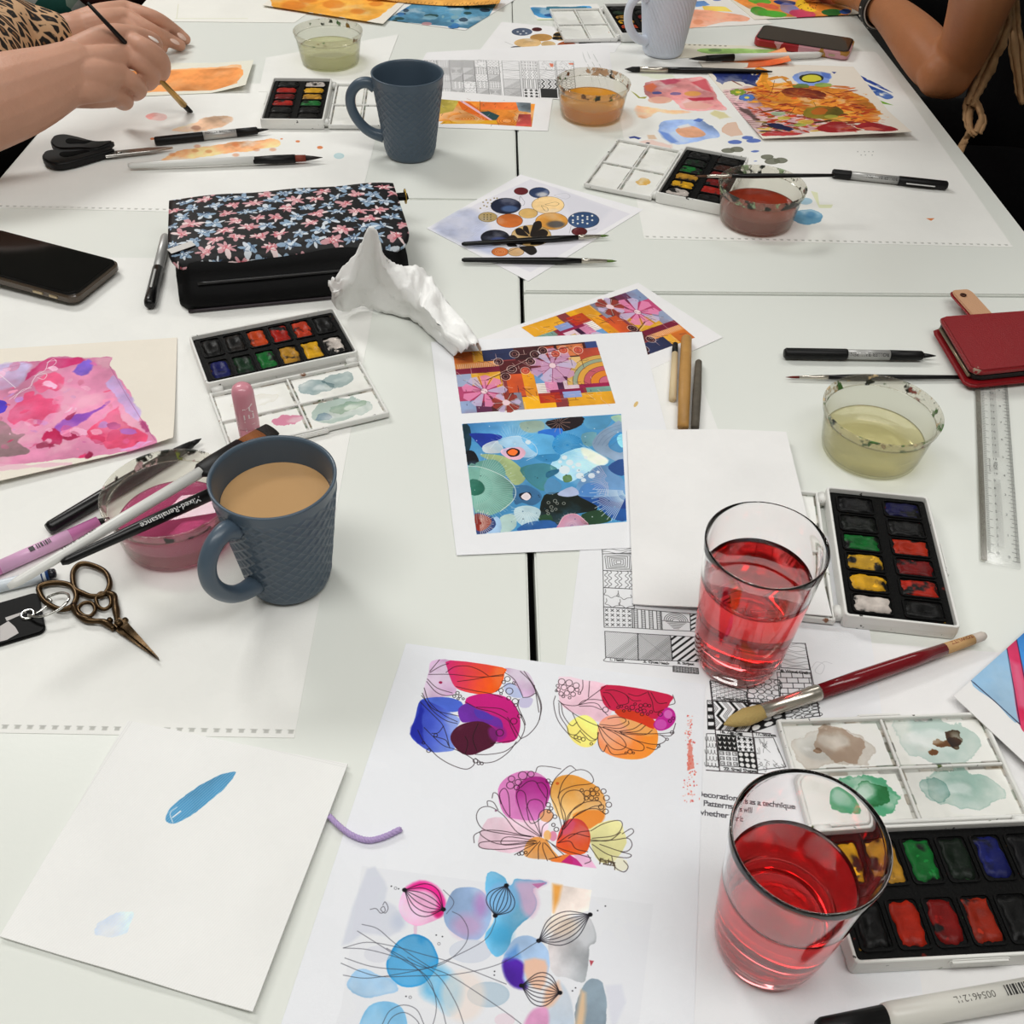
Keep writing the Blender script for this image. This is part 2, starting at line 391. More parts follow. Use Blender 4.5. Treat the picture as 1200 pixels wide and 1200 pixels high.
table('white table under the drawing sheet, napkin and pencil case', [(xl, -.08), (cut(*SL, -.08), -.08), (cut(*SL, yA), yA), (xl, yB)])
table('white table under the hand holding a brush and the far blue mug', [(cut(*LE, yB) - .004, yB + .002), (cut(*SL, yA), yA + .002), (cut(*SL, 2.1), 2.1), (cut(*LE, 2.1), 2.1)])
yC = K1.y + (cut(*SR, K1.y) - K1.x) * sk; xr = cut(*RE, 1.0); yD = K1.y + (xr - K1.x) * sk
table('white table under the two glasses, ruler and red wallet', [(cut(*SR, -.2), -.2), (cut(*RE, -.2), -.2), (cut(*RE, yD), yD), (cut(*SR, yC), yC)])
table('white table under the perforated sheet and the abstract orange painting', [(cut(*SR, yC), yC + .0045), (cut(*RE, yD), yD + .0045), (cut(*RE, 2.1), 2.1), (cut(*SR, 2.1), 2.1)])

# ------------------------------------------------------------------ crockery
M_glaze = mat('slate blue stoneware', '495968', .38, bump=.05, bscale=600, coat=.15)
M_glaze2 = mat('pale blue stoneware', 'd3dae6', .35, coat=.15)
def r_mug(z): return .0300 + .0135 * (z / .101) ** 1.0
def mug(label, loc, haz, style, m, drink=None, level=.08):
    t = thing('mug', label, 'mug', loc, 0, 'mugs on the tables')
    def fn(r, z, a):
        if z < .006 or z > .0925 or r < r_mug(z) - .0004: return r
        k = min(1, (z - .006) / .004, (.0925 - z) / .003)
        if style == 'waffle':
            n = 22; s = z / .101 * 11.0
            p, q = a / (2 * PI) * n + s, a / (2 * PI) * n - s
            d = min(abs(p - round(p)), abs(q - round(q))) * 2   # 0 on a line
            return r + k * (.0011 * (1 - min(1, d * 2.6)) - .0003)
        p = a / (2 * PI) * 44 + z / .101 * 10
        return r + k * .0006 * math.sin(2 * PI * p)
    n = 264
    outer = [(0.001, 0), (.0255, 0), (.0285, .0008), (.0298, .0028)] + [(r_mug(z), z) for z in np.linspace(.0045, .0995, 110)] + [(.0434, .1006), (.0424, .101), (.0413, .1005)]
    inner = [(r_mug(z) - .0026, z) for z in np.linspace(.098, .012, 12)] + [(.024, .0075), (.012, .007), (.0005, .007)]
    obj('mug_body', lathe(outer + inner, n, fn=fn), m, t)
    # handle: an ear from under the rim to the lower wall
    hp = [(r_mug(.083) - .0015, .083), (.049, .0875), (.060, .0845), (.0685, .074), (.070, .060), (.0655, .046), (.056, .033), (.045, .0255), (r_mug(.022) - .001, .022)]
    pts = [(x * math.cos(haz), x * math.sin(haz), z) for x, z in spline(hp, 7)]
    k = len(pts); rad = [.0062 + .0016 * (abs(i / (k - 1) - .5) * 2) ** 4 for i in range(k)]
    obj('handle', tube(pts, rad, 16, flat=.72, up=(-math.sin(haz), math.cos(haz), 0)), m, t) if False else obj('handle', tube(pts, rad, 16), m, t)
    if drink:
        r = r_mug(level) - .0027
        obj('drink', lathe([(.0005, .0074), (r_mug(.012) - .003, .012), (r, level - .0006), (r - .0004, level - .0002), (r - .0012, level - .0003), (.0005, level - .0003)], 64), drink, t)
    return t
def azim(c, px, h): q = P(px[0], px[1], h); return math.atan2(q.y - c.y, q.x - c.x)
c1 = Vector((-.1635, .5255, TZ + .0007)); mug('slate blue mug with a waffle pattern holding milky tea', c1, azim(c1, (268, 668), .055), 'waffle', M_glaze, mat('milky tea', 'bd9668', .12, spec=.5), .0805)
c2 = Vector((-.1450, 1.2541, TZ + .0003)); mug('slate blue waffle mug standing behind the pencil case, handle to the left', c2, azim(c2, (412, 128), .055), 'waffle', M_glaze, mat('black coffee', '120d0a', .08), .045)
c3 = P(776, 62.5); c3.z = TZ + .0012; mug('pale blue mug with slanting ribs, cut by the upper edge of the photo', c3, azim(c3, (738, 25), .055), 'ribs', M_glaze2, None)

# ------------------------------------------------------------------ glasses of red squash
M_glass = mat('clear drinking glass', 'ffffff', 0.0, trans=1, ior=1.42)
def liquid_mat(key, col, dens):
    m = mat(key, 'ffffff', 0.0, trans=1, ior=1.33); nt = m.node_tree
    v = nt.nodes.new('ShaderNodeVolumeAbsorption'); v.inputs['Color'].default_value = col; v.inputs['Density'].default_value = dens
    nt.links.new(v.outputs[0], nt.nodes['Material Output'].inputs['Volume'])
    return m
M_squash = liquid_mat('red fruit squash', (.96, .05, .07, 1), 40)
def r_gl(z): return .0300 + .0092 * z / .113
def glass(label, loc, level):
    t = thing('drinking_glass', label, 'glass', loc, 0, 'glasses of red squash')
    o = [(.0005, .001), (.020, .0008), (.0245, .0004), (.0272, .0012), (.0292, .0045), (.0303, .010)] + [(r_gl(z), z) for z in np.linspace(.018, .1115, 14)] + [(r_gl(.113) - .0002, .1126), (r_gl(.113) - .0008, .113), (r_gl(.113) - .0014, .1126)]
    i = [(r_gl(z) - .0017, z) for z in np.linspace(.110, .018, 14)] + [(.0262, .0125), (.0235, .0100), (.018, .0088), (.0005, .0085)]
    obj('glass_body', lathe(o + i, 96), M_glass, t)
    e = .00025
    li = [(.0005, .0085 - e), (.018, .0088 - e), (.0235 + e, .0100 - e), (.0262 + e, .0125)] + [(r_gl(z) - .0017 + e, z) for z in np.linspace(.018, level - .0004, 12)] + [(r_gl(level) - .0023, level - .0012), (r_gl(level) - .0040, level - .0016), (.0005, level - .0016)]
    obj('squash', lathe(li, 96), M_squash, t)
glass('glass of red squash on the stack of prints beside the near paint box', Vector((.1513, .2629, TZ + .0012)), .071)
glass('glass of red squash standing in front of the blank white cards', Vector((.1611, .4660, TZ + .0012)), .083)

# ------------------------------------------------------------------ clear plastic tubs of paint water
M_tub = clear('clear plastic tub', 'f7f7f2', .75, .05, 'e8e4da', .08)
def stain_mat(key, base, seed):
    m = clear(key, 'f6f5f0', .8, .05, 'e4ddcf', .1); nt = m.node_tree; out = [n for n in nt.nodes if n.type == 'OUTPUT_MATERIAL'][0]; last = out.inputs[0].links[0].from_socket
    tc = nt.nodes.new('ShaderNodeTexCoord')
    for k, (c, th) in enumerate(base):
        n = nt.nodes.new('ShaderNodeTexNoise'); n.noise_dimensions = '4D'; n.inputs['W'].default_value = seed * 7 + k * 3.3; n.inputs['Scale'].default_value = 95; n.inputs['Detail'].default_value = 3
        r = nt.nodes.new('ShaderNodeValToRGB'); r.color_ramp.elements[0].position = th; r.color_ramp.elements[1].position = th + .06
        d = nt.nodes.new('ShaderNodeBsdfPrincipled'); d.inputs['Base Color'].default_value = lin(c); d.inputs['Roughness'].default_value = .4
        mx = nt.nodes.new('ShaderNodeMixShader')
        nt.links.new(tc.outputs['Object'], n.inputs['Vector']); nt.links.new(n.outputs[0], r.inputs[0]); nt.links.new(r.outputs[0], mx.inputs[0]); nt.links.new(last, mx.inputs[1]); nt.links.new(d.outputs[0], mx.inputs[2]); last = mx.outputs[0]
    nt.links.new(last, out.inputs[0])
    return m
def tub(label, loc, col, dens, level, stains, seed, s=1.0, dark=None):
    t = thing('plastic_tub', label, 'tub', loc, seed, 'clear tubs of paint water')
    t.scale = (s, s, s)
    def ro(z): return .0412 + .0058 * z / .038
    o = [(.0005, .0012), (.033, .0012), (.036, .0002), (.0388, .0002), (.0408, .0014), (.0412, .003)] + [(ro(z), z) for z in np.linspace(.006, .036, 8)]
    i = [(ro(z) - .0009, z) for z in np.linspace(.036, .006, 8)] + [(.0398, .003), (.0380, .0019), (.0005, .0019)]
    obj('tub_wall', lathe(o + i, 72), M_tub, t)
    rim = [(ro(.036) - .0009, .0355), (ro(.036), .0355), (.0474, .0375), (.0486, .0390), (.0488, .0425), (.0494, .0436), (.0497, .0446), (.0492, .0453), (.0483, .0453), (.0477, .0445), (.0476, .0405), (.0468, .0385)]
    rim.append(rim[0])
    obj('rim', lathe(rim, 72, close=False), stain_mat('paint stained rim %d' % seed, stains, seed), t)
    wm = clear('paint water %d' % seed, col, .6, dens, dark or col, .02)
    wr = [(.0005, .0021), (.0378, .0021), (.0396, .0032)] + [(ro(z) - .0011, z) for z in np.linspace(.006, level, 5)] + [(ro(level) - .0030, level - .0006), (.0005, level - .0006)]
    obj('paint_water', lathe(wr, 72), wm, t)
    return t
Z1 = TZ + .0008
G_, D_, B_ = '3a6a25', '1c2218', '7a5030'
tub('clear tub of pale yellow water beside the ruler', Vector((.3080, .7025, TZ + .0003)), 'fdfae6', .10, .0165, [(G_, .60), ('8a4038', .66), (D_, .63), ('c8b088', .60)], 1, dark='f8f2d4')
tub('clear tub of red-brown water under a thin black brush', Vector((.2678, 1.1120, Z1)), 'cc7458', .36, .0195, [(D_, .55), ('6d2f26', .62), (G_, .64), ('9ab08a', .58)], 2, dark='bc4c34')
tub('clear tub of orange water beside the red flower sketches', Vector((.0856, 1.3957, Z1)), 'ffd890', .34, .021, [(G_, .60), (D_, .62), (B_, .60), ('c8a888', .58)], 3, dark='ffba40')
tub('clear tub of cloudy green water beside the small paint box at the top', Vector((-.2907, 1.5490, Z1)), 'f8f8e2', .30, .022, [(G_, .64), ('33402a', .66), ('8a6a30', .62)], 4, dark='f0f0cc')
tub('clear tub of pink water next to the mug of tea', Vector((-.2560, .5655, Z1)), 'eaa0c2', .30, .018, [('5a2a30', .62), (D_, .60), ('7d8a3a', .64), ('d0b0b0', .57)], 5, dark='d8709e')
# ------------------------------------------------------------------ paint boxes: white plastic tray, black insert, twelve pans, lid with four wells
M_white = mat('white plastic, paint flecked', 'e6e6e2', .35, bump=.05, bscale=500)
M_black = mat('black stained insert', '070707', .55, spec=.14, bump=.5, bscale=400)
def speckle(m, base, specks):
    nt = m.node_tree; b = nt.nodes['Principled BSDF']; tc = nt.nodes.new('ShaderNodeTexCoord'); prev = None
    for k, (c, th, sc) in enumerate(specks):
        n = nt.nodes.new('ShaderNodeTexNoise'); n.noise_dimensions = '4D'; n.inputs['W'].default_value = 3 + k * 5; n.inputs['Scale'].default_value = sc; n.inputs['Detail'].default_value = 4
        r = nt.nodes.new('ShaderNodeValToRGB'); r.color_ramp.elements[0].position = th; r.color_ramp.elements[1].position = th + .03
        mx = nt.nodes.new('ShaderNodeMix'); mx.data_type = 'RGBA'; mx.inputs[7].default_value = lin(c)
        if prev: nt.links.new(prev, mx.inputs[6])
        else: mx.inputs[6].default_value = lin(base)
        nt.links.new(tc.outputs['Object'], n.inputs['Vector']); nt.links.new(n.outputs[0], r.inputs[0]); nt.links.new(r.outputs[0], mx.inputs[0]); prev = mx.outputs[2]
    nt.links.new(prev, b.inputs['Base Color'])
speckle(M_black, '070707', (('5a1a12', .68, 150), ('1f4a22', .70, 130), ('7a5a1c', .71, 170), ('6a6a66', .73, 260)))
def paint_mat(col):
    """wet paint: mottled, with black smears where dirty water dried"""
    m = mat('wet paint ' + col, col, .4, spec=.2, bump=.45, bscale=220)
    if m.get('mottled'): return m
    m['mottled'] = 1; nt = m.node_tree; b = nt.nodes['Principled BSDF']; tc = nt.nodes.new('ShaderNodeTexCoord'); prev = None
    for sc_, lo, hi, c_ in ((110, .35, .75, tuple(v * .55 for v in lin(col)[:3]) + (1,)), (70, .54, .62, (.006, .006, .006, 1)), (160, .66, .70, tuple(min(1, v * 1.4) for v in lin(col)[:3]) + (1,))):
        n = nt.nodes.new('ShaderNodeTexNoise'); n.inputs['Scale'].default_value = sc_; n.inputs['Detail'].default_value = 3; r = nt.nodes.new('ShaderNodeValToRGB'); r.color_ramp.elements[0].position = lo; r.color_ramp.elements[1].position = hi
        oi = nt.nodes.new('ShaderNodeObjectInfo'); ad = nt.nodes.new('ShaderNodeVectorMath'); ad.operation = 'ADD'
        nt.links.new(tc.outputs['Object'], ad.inputs[0]); nt.links.new(oi.outputs['Location'], ad.inputs[1]); nt.links.new(ad.outputs[0], n.inputs['Vector'])
        mx = nt.nodes.new('ShaderNodeMix'); mx.data_type = 'RGBA'; mx.inputs[7].default_value = c_
        if prev: nt.links.new(prev, mx.inputs[6])
        else: mx.inputs[6].default_value = lin(col)
        nt.links.new(n.outputs[0], r.inputs[0]); nt.links.new(r.outputs[0], mx.inputs[0]); prev = mx.outputs[2]
    nt.links.new(prev, b.inputs['Base Color'])
    return m
def stained_white(seed):
    """white plastic with dried paint specks along its edges"""
    key = 'white plastic with dried paint %d' % seed
    m = mat(key, 'e8e8e4', .38); nt = m.node_tree; b = nt.nodes['Principled BSDF']
    tc = nt.nodes.new('ShaderNodeTexCoord'); prev = None
    for k, (c, th, sc) in enumerate((('2a2824', .67, 180), ('5a6b3a', .68, 90), ('8a5a3a', .69, 70))):
        n = nt.nodes.new('ShaderNodeTexNoise'); n.noise_dimensions = '4D'; n.inputs['W'].default_value = seed + k * 5; n.inputs['Scale'].default_value = sc; n.inputs['Detail'].default_value = 4
        r = nt.nodes.new('ShaderNodeValToRGB'); r.color_ramp.elements[0].position = th - .01; r.color_ramp.elements[1].position = th + .03
        mx = nt.nodes.new('ShaderNodeMix'); mx.data_type = 'RGBA'; mx.inputs[7].default_value = lin(c)
        if prev: nt.links.new(prev, mx.inputs[6])
        else: mx.inputs[6].default_value = lin('e8e8e4')
        nt.links.new(tc.outputs['Object'], n.inputs['Vector']); nt.links.new(n.outputs[0], r.inputs[0]); nt.links.new(r.outputs[0], mx.inputs[0]); prev = mx.outputs[2]
    nt.links.new(prev, b.inputs['Base Color'])
    return m
def lump(w, d, h, seed, worn):
    """a cake of paint, dug out by the brush"""
    rnd = random.Random(seed); n = 12; V = []; F = []
    for j in range(n + 1):
        for i in range(n + 1):
            u, v = i / n * 2 - 1, j / n * 2 - 1
            e = (1 - abs(u) ** 6) * (1 - abs(v) ** 6)
            k1 = .5 * math.sin(seed * 1.7 + v * 3.1) + .5 * math.sin(seed + v * 7); k2 = .5 * math.sin(seed * 2.3 + u * 3.3) + .5 * math.sin(seed * .7 + u * 6)
            x = u * w / 2 * (.93 - .06 * v * v + .10 * k1); y = v * d / 2 * (.95 - .06 * u * u + .07 * k2)
            g = worn * math.exp(-((u - .15) ** 2 + (v + .1 * math.sin(seed)) ** 2) / .16)
            V.append((x + rnd.uniform(-1, 1) * .0003, y + rnd.uniform(-1, 1) * .0003, h * (.15 + .85 * e ** .5) - g * h + rnd.uniform(-1, 1) * .0001))
    for j in range(n):
        for i in range(n):
            a = j * (n + 1) + i; F.append((a, a + 1, a + n + 2, a + n + 1))
    return mesh('paint', V, F)
def paint_box(label, A, B, cols, wells=None, L=.140, W=.081, lid=True, seed=1, z=.0006, lidW=.084, lidtilt=0, nail=True):
    """A, B: ends of the hinge (points); the tray lies to the left of A>B, the lid to the right"""
    c = (A + B) / 2; c.z = TZ + z; rz = ang(A, B)
    t = thing('paint_box', label, 'paint box', c, rz, 'watercolour boxes with twelve pans')
    sw = stained_white(seed)
    H = .0135
    out = rrect(L, W, .003, 3); inn = rrect(L - .004, W - .004, .002, 3)
    bm = bmesh.new()
    def ring(o, z_): return [bm.verts.new((x, y + W / 2 + .0015, z_)) for x, y in o]
    r = [ring(out, .0005), ring(rrect(L + .001, W + .001, .003, 3), H * .5), ring(out, H - .0004), ring(rrect(L - .001, W - .001, .0026, 3), H), ring(rrect(L - .003, W - .003, .0022, 3), H), ring(inn, H - .0005), ring(inn, .002)]
    for a, b in zip(r, r[1:]):
        for i in range(len(a)): bm.faces.new((a[i], a[(i + 1) % len(a)], b[(i + 1) % len(a)], b[i]))
    bm.faces.new(r[0][::-1]); bm.faces.new(r[-1])
    obj('tray', bm, sw, t)
    cy = W / 2 + .0015
    obj('insert', prism([(x, y + cy) for x, y in rrect(L - .005, W - .005, .002, 3)], .003, .0098, .0006, 2), M_black, t)
    # twelve pans, two rows of six
    pw, pd = .0165, .027
    frame = bmesh.new(); o_ = rrect(pw + .003, pd + .003, .003, 3); i_ = rrect(pw + .0006, pd + .0006, .0022, 3)
    rr = [[frame.verts.new((x, y, z_)) for x, y in o] for o, z_ in ((o_, 0), (o_, .0012), (i_, .0014), (i_, 0))]
    for a, b in zip(rr, rr[1:]):
        for i in range(len(a)): frame.faces.new((a[i], a[(i + 1) % len(a)], b[(i + 1) % len(a)], b[i]))
    fm = bpy.data.meshes.new('pan'); frame.to_mesh(fm); frame.free(); fm.materials.append(M_black)
    k = 0
    for row in range(2):
        for i in range(6):
            x = -L / 2 + .0165 + i * .0214; y = cy + (-.0185 if row == 0 else .0185)
            p = obj('pan', fm, None, t, (x, y, .0096)); k += 1
            col = cols[row][i] if cols else None
            if col:
                me = lump(pw, pd, .0022, seed * 20 + k, .7 if (k * seed) % 3 == 0 else .25)
                obj('paint', me, paint_mat(col), p)
    for rx in (-1, 1):
        obj('clasp' if 0 else 'hinge', join([xform(lathe([(.0001, -.005), (.0034, -.005), (.0034, .005), (.0001, .005)], 16, axis='x'), Matrix.Translation((0, 0, 0)))]), sw, t, (rx * (L / 2 - .008), -.0012, .0062))
    # thumb notch on the front of the tray
    obj('clasp', boxm(.034, .0028, .006, .0012, 2, z0=H - .0065, cy=W + .0022), sw, t)
    if lid:
        lt = obj('lid', boxm(L, lidW, .0022, .0008, 2, z0=.0006, cy=-lidW / 2 - .0035), sw, t)
        hz = .0056; wd = .0022
        bars = [boxm(L, wd, hz, .0005, 1, z0=.001, cy=-.0035 - wd / 2), boxm(L, wd, hz, .0005, 1, z0=.001, cy=-.0035 - lidW + wd / 2),
                boxm(wd, lidW - .004, hz, .0005, 1, z0=.001, cx=-L / 2 + wd / 2, cy=-.0035 - lidW / 2), boxm(wd, lidW - .004, hz, .0005, 1, z0=.001, cx=L / 2 - wd / 2, cy=-.0035 - lidW / 2)]
        for b in bars: obj('lid_rim', b, sw, lt)
        obj('divider', boxm(L - .004, wd * .8, hz * .8, .0005, 1, z0=.001, cy=-.0035 - lidW / 2), sw, lt)
        obj('divider', boxm(wd * .8, lidW - .004, hz * .8, .0005, 1, z0=.001, cy=-.0035 - lidW / 2), sw, lt)
        # four mixing wells; washes are painted per well: (x, y in 0..1 of the well, rx, ry, colour, alpha)
        for q in range(4):
            wx, wy = (L - .010) / 2, (lidW - .010) / 2
            cx = (-1 if q % 2 == 0 else 1) * (L / 4 - .0003); cyy = -.0035 - lidW / 2 + (1 if q < 2 else -1) * (lidW / 4 - .0003)
            cor = [Vector((-wx / 2, wy / 2, 0)), Vector((wx / 2, wy / 2, 0)), Vector((wx / 2, -wy / 2, 0)), Vector((-wx / 2, -wy / 2, 0))]
            cv = Canvas(cor, 3.0, 'e9e9e3', tex=.01); cv.fixed = 1; cv.seed = seed * 50 + q * 11
            for e_ in (((0, 0), (wx * 1e3, 0)), ((0, wy * 1e3), (wx * 1e3, wy * 1e3)), ((0, 0), (0, wy * 1e3)), ((wx * 1e3, 0), (wx * 1e3, wy * 1e3))):
                for f_ in range(6): g0, g1 = f_ / 6, (f_ + 1) / 6; cv.line([tuple(np.array(e_[0]) * (1 - g) + np.array(e_[1]) * g) for g in (g0, g1)], 1.1 + .5 * ((f_ * 7 + q * 3 + seed) % 3), ('35342e', '4a4438', '3c4a38', '5a4a34')[(f_ + q + seed) % 4], .35 + .2 * ((f_ * 5 + seed) % 3))
            grime = .25 if wells and wells[q] else .1
            cv.poly([(0, 0), (wx * 1e3, 0), (wx * 1e3, wy * 1e3), (0, wy * 1e3)], 'e6e6e0', a=.2, edge=grime, wob=.3, tex=.6)
            for (u, v, rx, ry, col, a) in (wells[q] if wells else []):
                cv.ell(u * wx * 1e3, v * wy * 1e3, rx * 1.15, ry * 1.2, col, a=a, edge=.3, wob=2.6, tex=.6, mul=True); cv.ell((u + .08) * wx * 1e3, (v - .06) * wy * 1e3, rx * .7, ry * .6, 'eef0ea', a=.35, wob=2, soft=5, tex=.5)
            me = boxm(wx + .003, wy + .003, .0006, .0002, 1, z0=.0026)
            o = obj('mixing_well', me, print_mat('wash %d %d' % (seed, q), cv, .35, .4, 0), lt, (cx, cyy, 0)); set_uv(me, cv)
        obj('lid_clasp', boxm(.030, .003, .0045, .001, 2, z0=.001, cy=-.0035 - lidW - .0012), sw, lt)
    return t
K = None
bx = lambda a, b, h=.0135: (P(a[0], a[1], h), P(b[0], b[1], h))
red, org, yel, och, grn, wht, brn, mar, blu, dgr = 'a51c10', 'b83e14', 'd9a21c', 'b8862a', '11672a', 'cfc5bd', '6b3a22', '701010', '141a58', '12301c'
A, B = bx((243, 453), (420, 415), .012)
paint_box('open paint box between the pencil case and the mug of tea', A, B, [[blu, dgr, grn, och, yel, wht], ['101010', '1a130f', org, red, 'b8361a', '0e0e0e']],
    [[(.5, .5, 22, 9, 'ece8dc', .3)], [(.32, .5, 15, 11, '9fb4ba', .75), (.62, .65, 12, 8, 'a9bcc0', .6)], [(.86, .62, 12, 7, 'e58fb0', .8)], [(.45, .5, 24, 13, 'bccfcb', .6), (.55, .6, 15, 8, 'c7d8c6', .5), (.2, .4, 8, 7, 'a7b9d4', .5)]], seed=3)
A, B = bx((966, 569), (988, 722))
paint_box('open paint box below the tub of pale yellow water, its lid under a blank card', A, B, [['0d0d10', '0f130f', grn, 'c99a24', yel, wht], ['101040', '0c0c0c', 'a82a14', mar, 'b02412', '0d0d0d']], seed=5)
A, B = bx((381, 138), (390, 94))
paint_box('open paint box left of the far blue mug with its white lid to the right', A, B, [['0d0d0d', '0d0d0d', grn, och, yel, wht], ['0d0d0d', '0d0d0d', red, mar, red, '0d0d0d']], seed=7)
A, B = bx((801, 172.5), (769, 223))
paint_box('open paint box left of the red-brown water tub, orange wash in its lid', A, B, [['0d0d0d', dgr, grn, och, yel, wht], ['141210', '3a1a12', mar, mar, red, '0d0d0d']],
    [[], [(.45, .5, 12, 9, 'f0bb5a', .85)], [], []], seed=9)
B_ = P(953, 968, .0135); d_ = (P(1200, 957, .0135) - B_).normalized()
paint_box('near paint box with green washes in its lid, at the lower right edge', B_ + d_ * .140, B_, [['0d0d10', blu, '0d1a10', grn, och, yel], ['0d0d0d', '101010', '8c2412', '720f0d', 'a82410', '0d0d0d']],
    [[(.5, .45, 21, 13, 'a9ccc5', .7), (.75, .35, 9, 8, '7fb0aa', .6)], [(.42, .5, 22, 14, '59b58a', .85), (.3, .45, 10, 9, '2f9a5c', .7)], [(.5, .5, 27, 17, 'c7dcd8', .7), (.46, .55, 11, 5, '7a4518', .9), (.36, .4, 5, 5, '4a2a10', .85), (.62, .72, 5, 3, '8a4a1a', .8)], [(.55, .55, 24, 15, 'd9d0c8', .7), (.42, .5, 14, 11, 'cdb8a8', .7), (.72, .6, 5, 3, 'b08a68', .6)]], seed=11, lidW=.078)
A, B = bx((705, 3), (728, 41))
paint_box('small open paint box half hidden behind the pale blue mug', A, B, [['0d0d0d', dgr, och, yel, org, '0d0d0d'], ['0d0d0d', '0d0d0d', mar, och, red, '0d0d0d']], [[], [(.4, .9, 8, 3, 'e9b080', .6)], [], []], seed=13)

# ------------------------------------------------------------------ pens and brushes: parts strung along x
M_bk = mat('black lacquer', '0c0c0d', .3, spec=.4); M_bkm = mat('matt black plastic', '101011', .45, spec=.3)
M_silver = mat('silver barrel', 'b4b4b2', .35, .3); M_fer = mat('nickel ferrule', 'c8c2b6', .25, .85); M_wh = mat('white lacquer', 'dfdfdb', .3)
M_printw = mat('white print', 'e8e8e8', .5); M_printk = mat('black print', '141414', .5)
def stick(name, label, cat, a, b, segs, ha=None, hb=None, group=None, roll=0):
    """a, b: ends in the photograph; segs: (part name, material, [(t, r mm)...], squash)"""
    rm = max(r for s_ in segs for _, r in s_[2]) / 1000
    ha = rm + .0008 if ha is None else ha; hb = ha if hb is None else hb
    p, q = P(a[0], a[1], ha), P(b[0], b[1], hb); L = (q - p).length
    x = (q - p).normalized(); y = Vector((0, 0, 1)).cross(x).normalized(); z = x.cross(y)
    m = Matrix(((x.x, y.x, z.x, p.x), (x.y, y.y, z.y, p.y), (x.z, y.z, z.z, p.z), (0, 0, 0, 1))) @ Matrix.Rotation(roll, 4, 'X')
    t = thing(name, label, cat, group=group, mtx=m)
    for s_ in segs:
        sq = s_[3] if len(s_) > 3 else 1
        prof = [(max(r / 1000, .0001), u * L) for u, r in s_[2]]
        # lathe in x: rings (z, x, y*sq) -> x along, second axis across, third up
        obj(s_[0], lathe(prof, 20, axis='x', sq=sq), s_[1], t)
    t['len'] = L
    return t
def bris(col): return mat('bristle ' + col, col, .7, bump=.8, bscale=700)
BR = 'brushes lying about the tables'; PN = 'black rollerball pens'
def roller(label, a, b, cap_first=True, open_=True, r=5.3, txt=True, ha=None, k=(.41, .69, .91), flip=True):
    s_ = [('cap' if open_ else 'grip', M_bkm, [(0, r * .75), (.012, r), (k[0] - .01, r * 1.02), (k[0], r * .98)]),
          ('barrel', M_silver, [(k[0], r * .92), (k[1], r * .92)])]
    if open_: s_ += [('grip', M_bkm, [(k[1], r * .93), (k[2] - .01, r * .86), (k[2], r * .7)]), ('nib', mat('dark nib', '1a1a1c', .35, .3), [(k[2], r * .5), (k[2] + .04, r * .36), (.985, .9), (1, .25)])]
    else: s_ += [('cap', M_bkm, [(k[1], r * .97), (k[1] + .01, r * 1.03), (.985, r * 1.03), (1, r * .7)])]
    t = stick('rollerball_pen', label, 'pen', a, b, s_, ha, group=PN)
    L = t['len']; del t['len']
    if txt:
        lettering(t, 'ROLLER BALL PEN', M_printk, L * ((k[1] - .01) if flip else k[0] + .015), -.62 if flip else -.75, .0034, rot=PI if flip else 0, wrap=r * .92 / 1000 + .0001, stretch=.95)
    if not open_: obj('clip', boxm(L * .25, .0022, .0012, .0004, 1, z0=-.0006, cx=L * (k[1] + .19), cy=-r / 1000 - .0012), M_silver, t)
    return t
roller('uncapped black rollerball pen pointing at the red wallet', (919, 414), (1097, 417))
roller('uncapped rollerball pen lying above the white brush at the top left', (181, 165.5), (315, 151.5), flip=False, k=(.42, .71, .9))
roller('capped rollerball pen on the right-hand perforated sheet', (975, 203), (1110.5, 217.5), open_=False, k=(.165, .575, .9))
t = stick('pen', 'capped black pen with silver barrel lying by the pencil case', 'pen', (194, 278), (175, 358), [('barrel', M_silver, [(0, 4.9), (.02, 5.2), (.5, 5.2)]), ('cap', M_bk, [(.49, 5.7), (.95, 6.0), (.985, 5.2), (1, 3)])], ha=.0065); L = t['len']
obj('clip', boxm(.035, .0025, .0015, .0005, 1, z0=.0058, cx=L * .7), M_silver, t)
t = stick('pen', 'black pen lying behind the tub of pink water', 'pen', (56, 620), (236, 514), [('barrel', M_bk, [(0, 4.2), (.02, 5.2), (.45, 6.2), (.8, 5.6)]), ('grip', M_bkm, [(.8, 5), (.88, 4), (.93, 3)]), ('nib', M_bkm, [(.93, 2.6), (.97, 1.8), (1, .3)])], ha=.0065)
def brush(label, a, b, hm, segs, ha=None, hb=None, **k):
    """bristle end first: segs (bristle end, ferrule end, radii...)"""
    return stick('paintbrush', label, 'paintbrush', a, b, segs, ha, hb, group=BR, **k)
def thin_brush(label, a, b, bc, t1=.07, t2=.24, r=2.6, hm=M_bk, ha=None, hb=None):
    return brush(label, a, b, hm, [('bristles', bris(bc), [(0, .15), (t1 * .5, r * .45), (t1, r * .5)]), ('ferrule', M_fer, [(t1, r * .55), (t1 + (t2 - t1) * .75, r * .85), (t1 + (t2 - t1) * .77, r * .95), (t1 + (t2 - t1) * .83, r * .85), (t2, r * .9)]),
        ('handle', hm, [(t2, r * .85), (t2 + .16, r * 1.15), (.75, r * .9), (.985, r * .75), (1, r * .4)])], ha, hb)
thin_brush('thin black brush with a red tip behind the tub of pale yellow water', (920.5, 442), (1131, 442), '6b2018', .075, .235, 2.5)
thin_brush('thin black brush lying across the rim of the tub of red-brown water', (812, 206.5), (978, 205.5), '5a3a28', .1, .27, 2.5, ha=.0478)
thin_brush('thin black brush with a green tip across the circles print', (714, 276), (541, 286), '5d7a35', .06, .215, 3.0)
thin_brush('thin black brush with a green tip lower on the circles print', (723, 306), (541, 304.5), '5d7a35', .065, .23, 3.2)
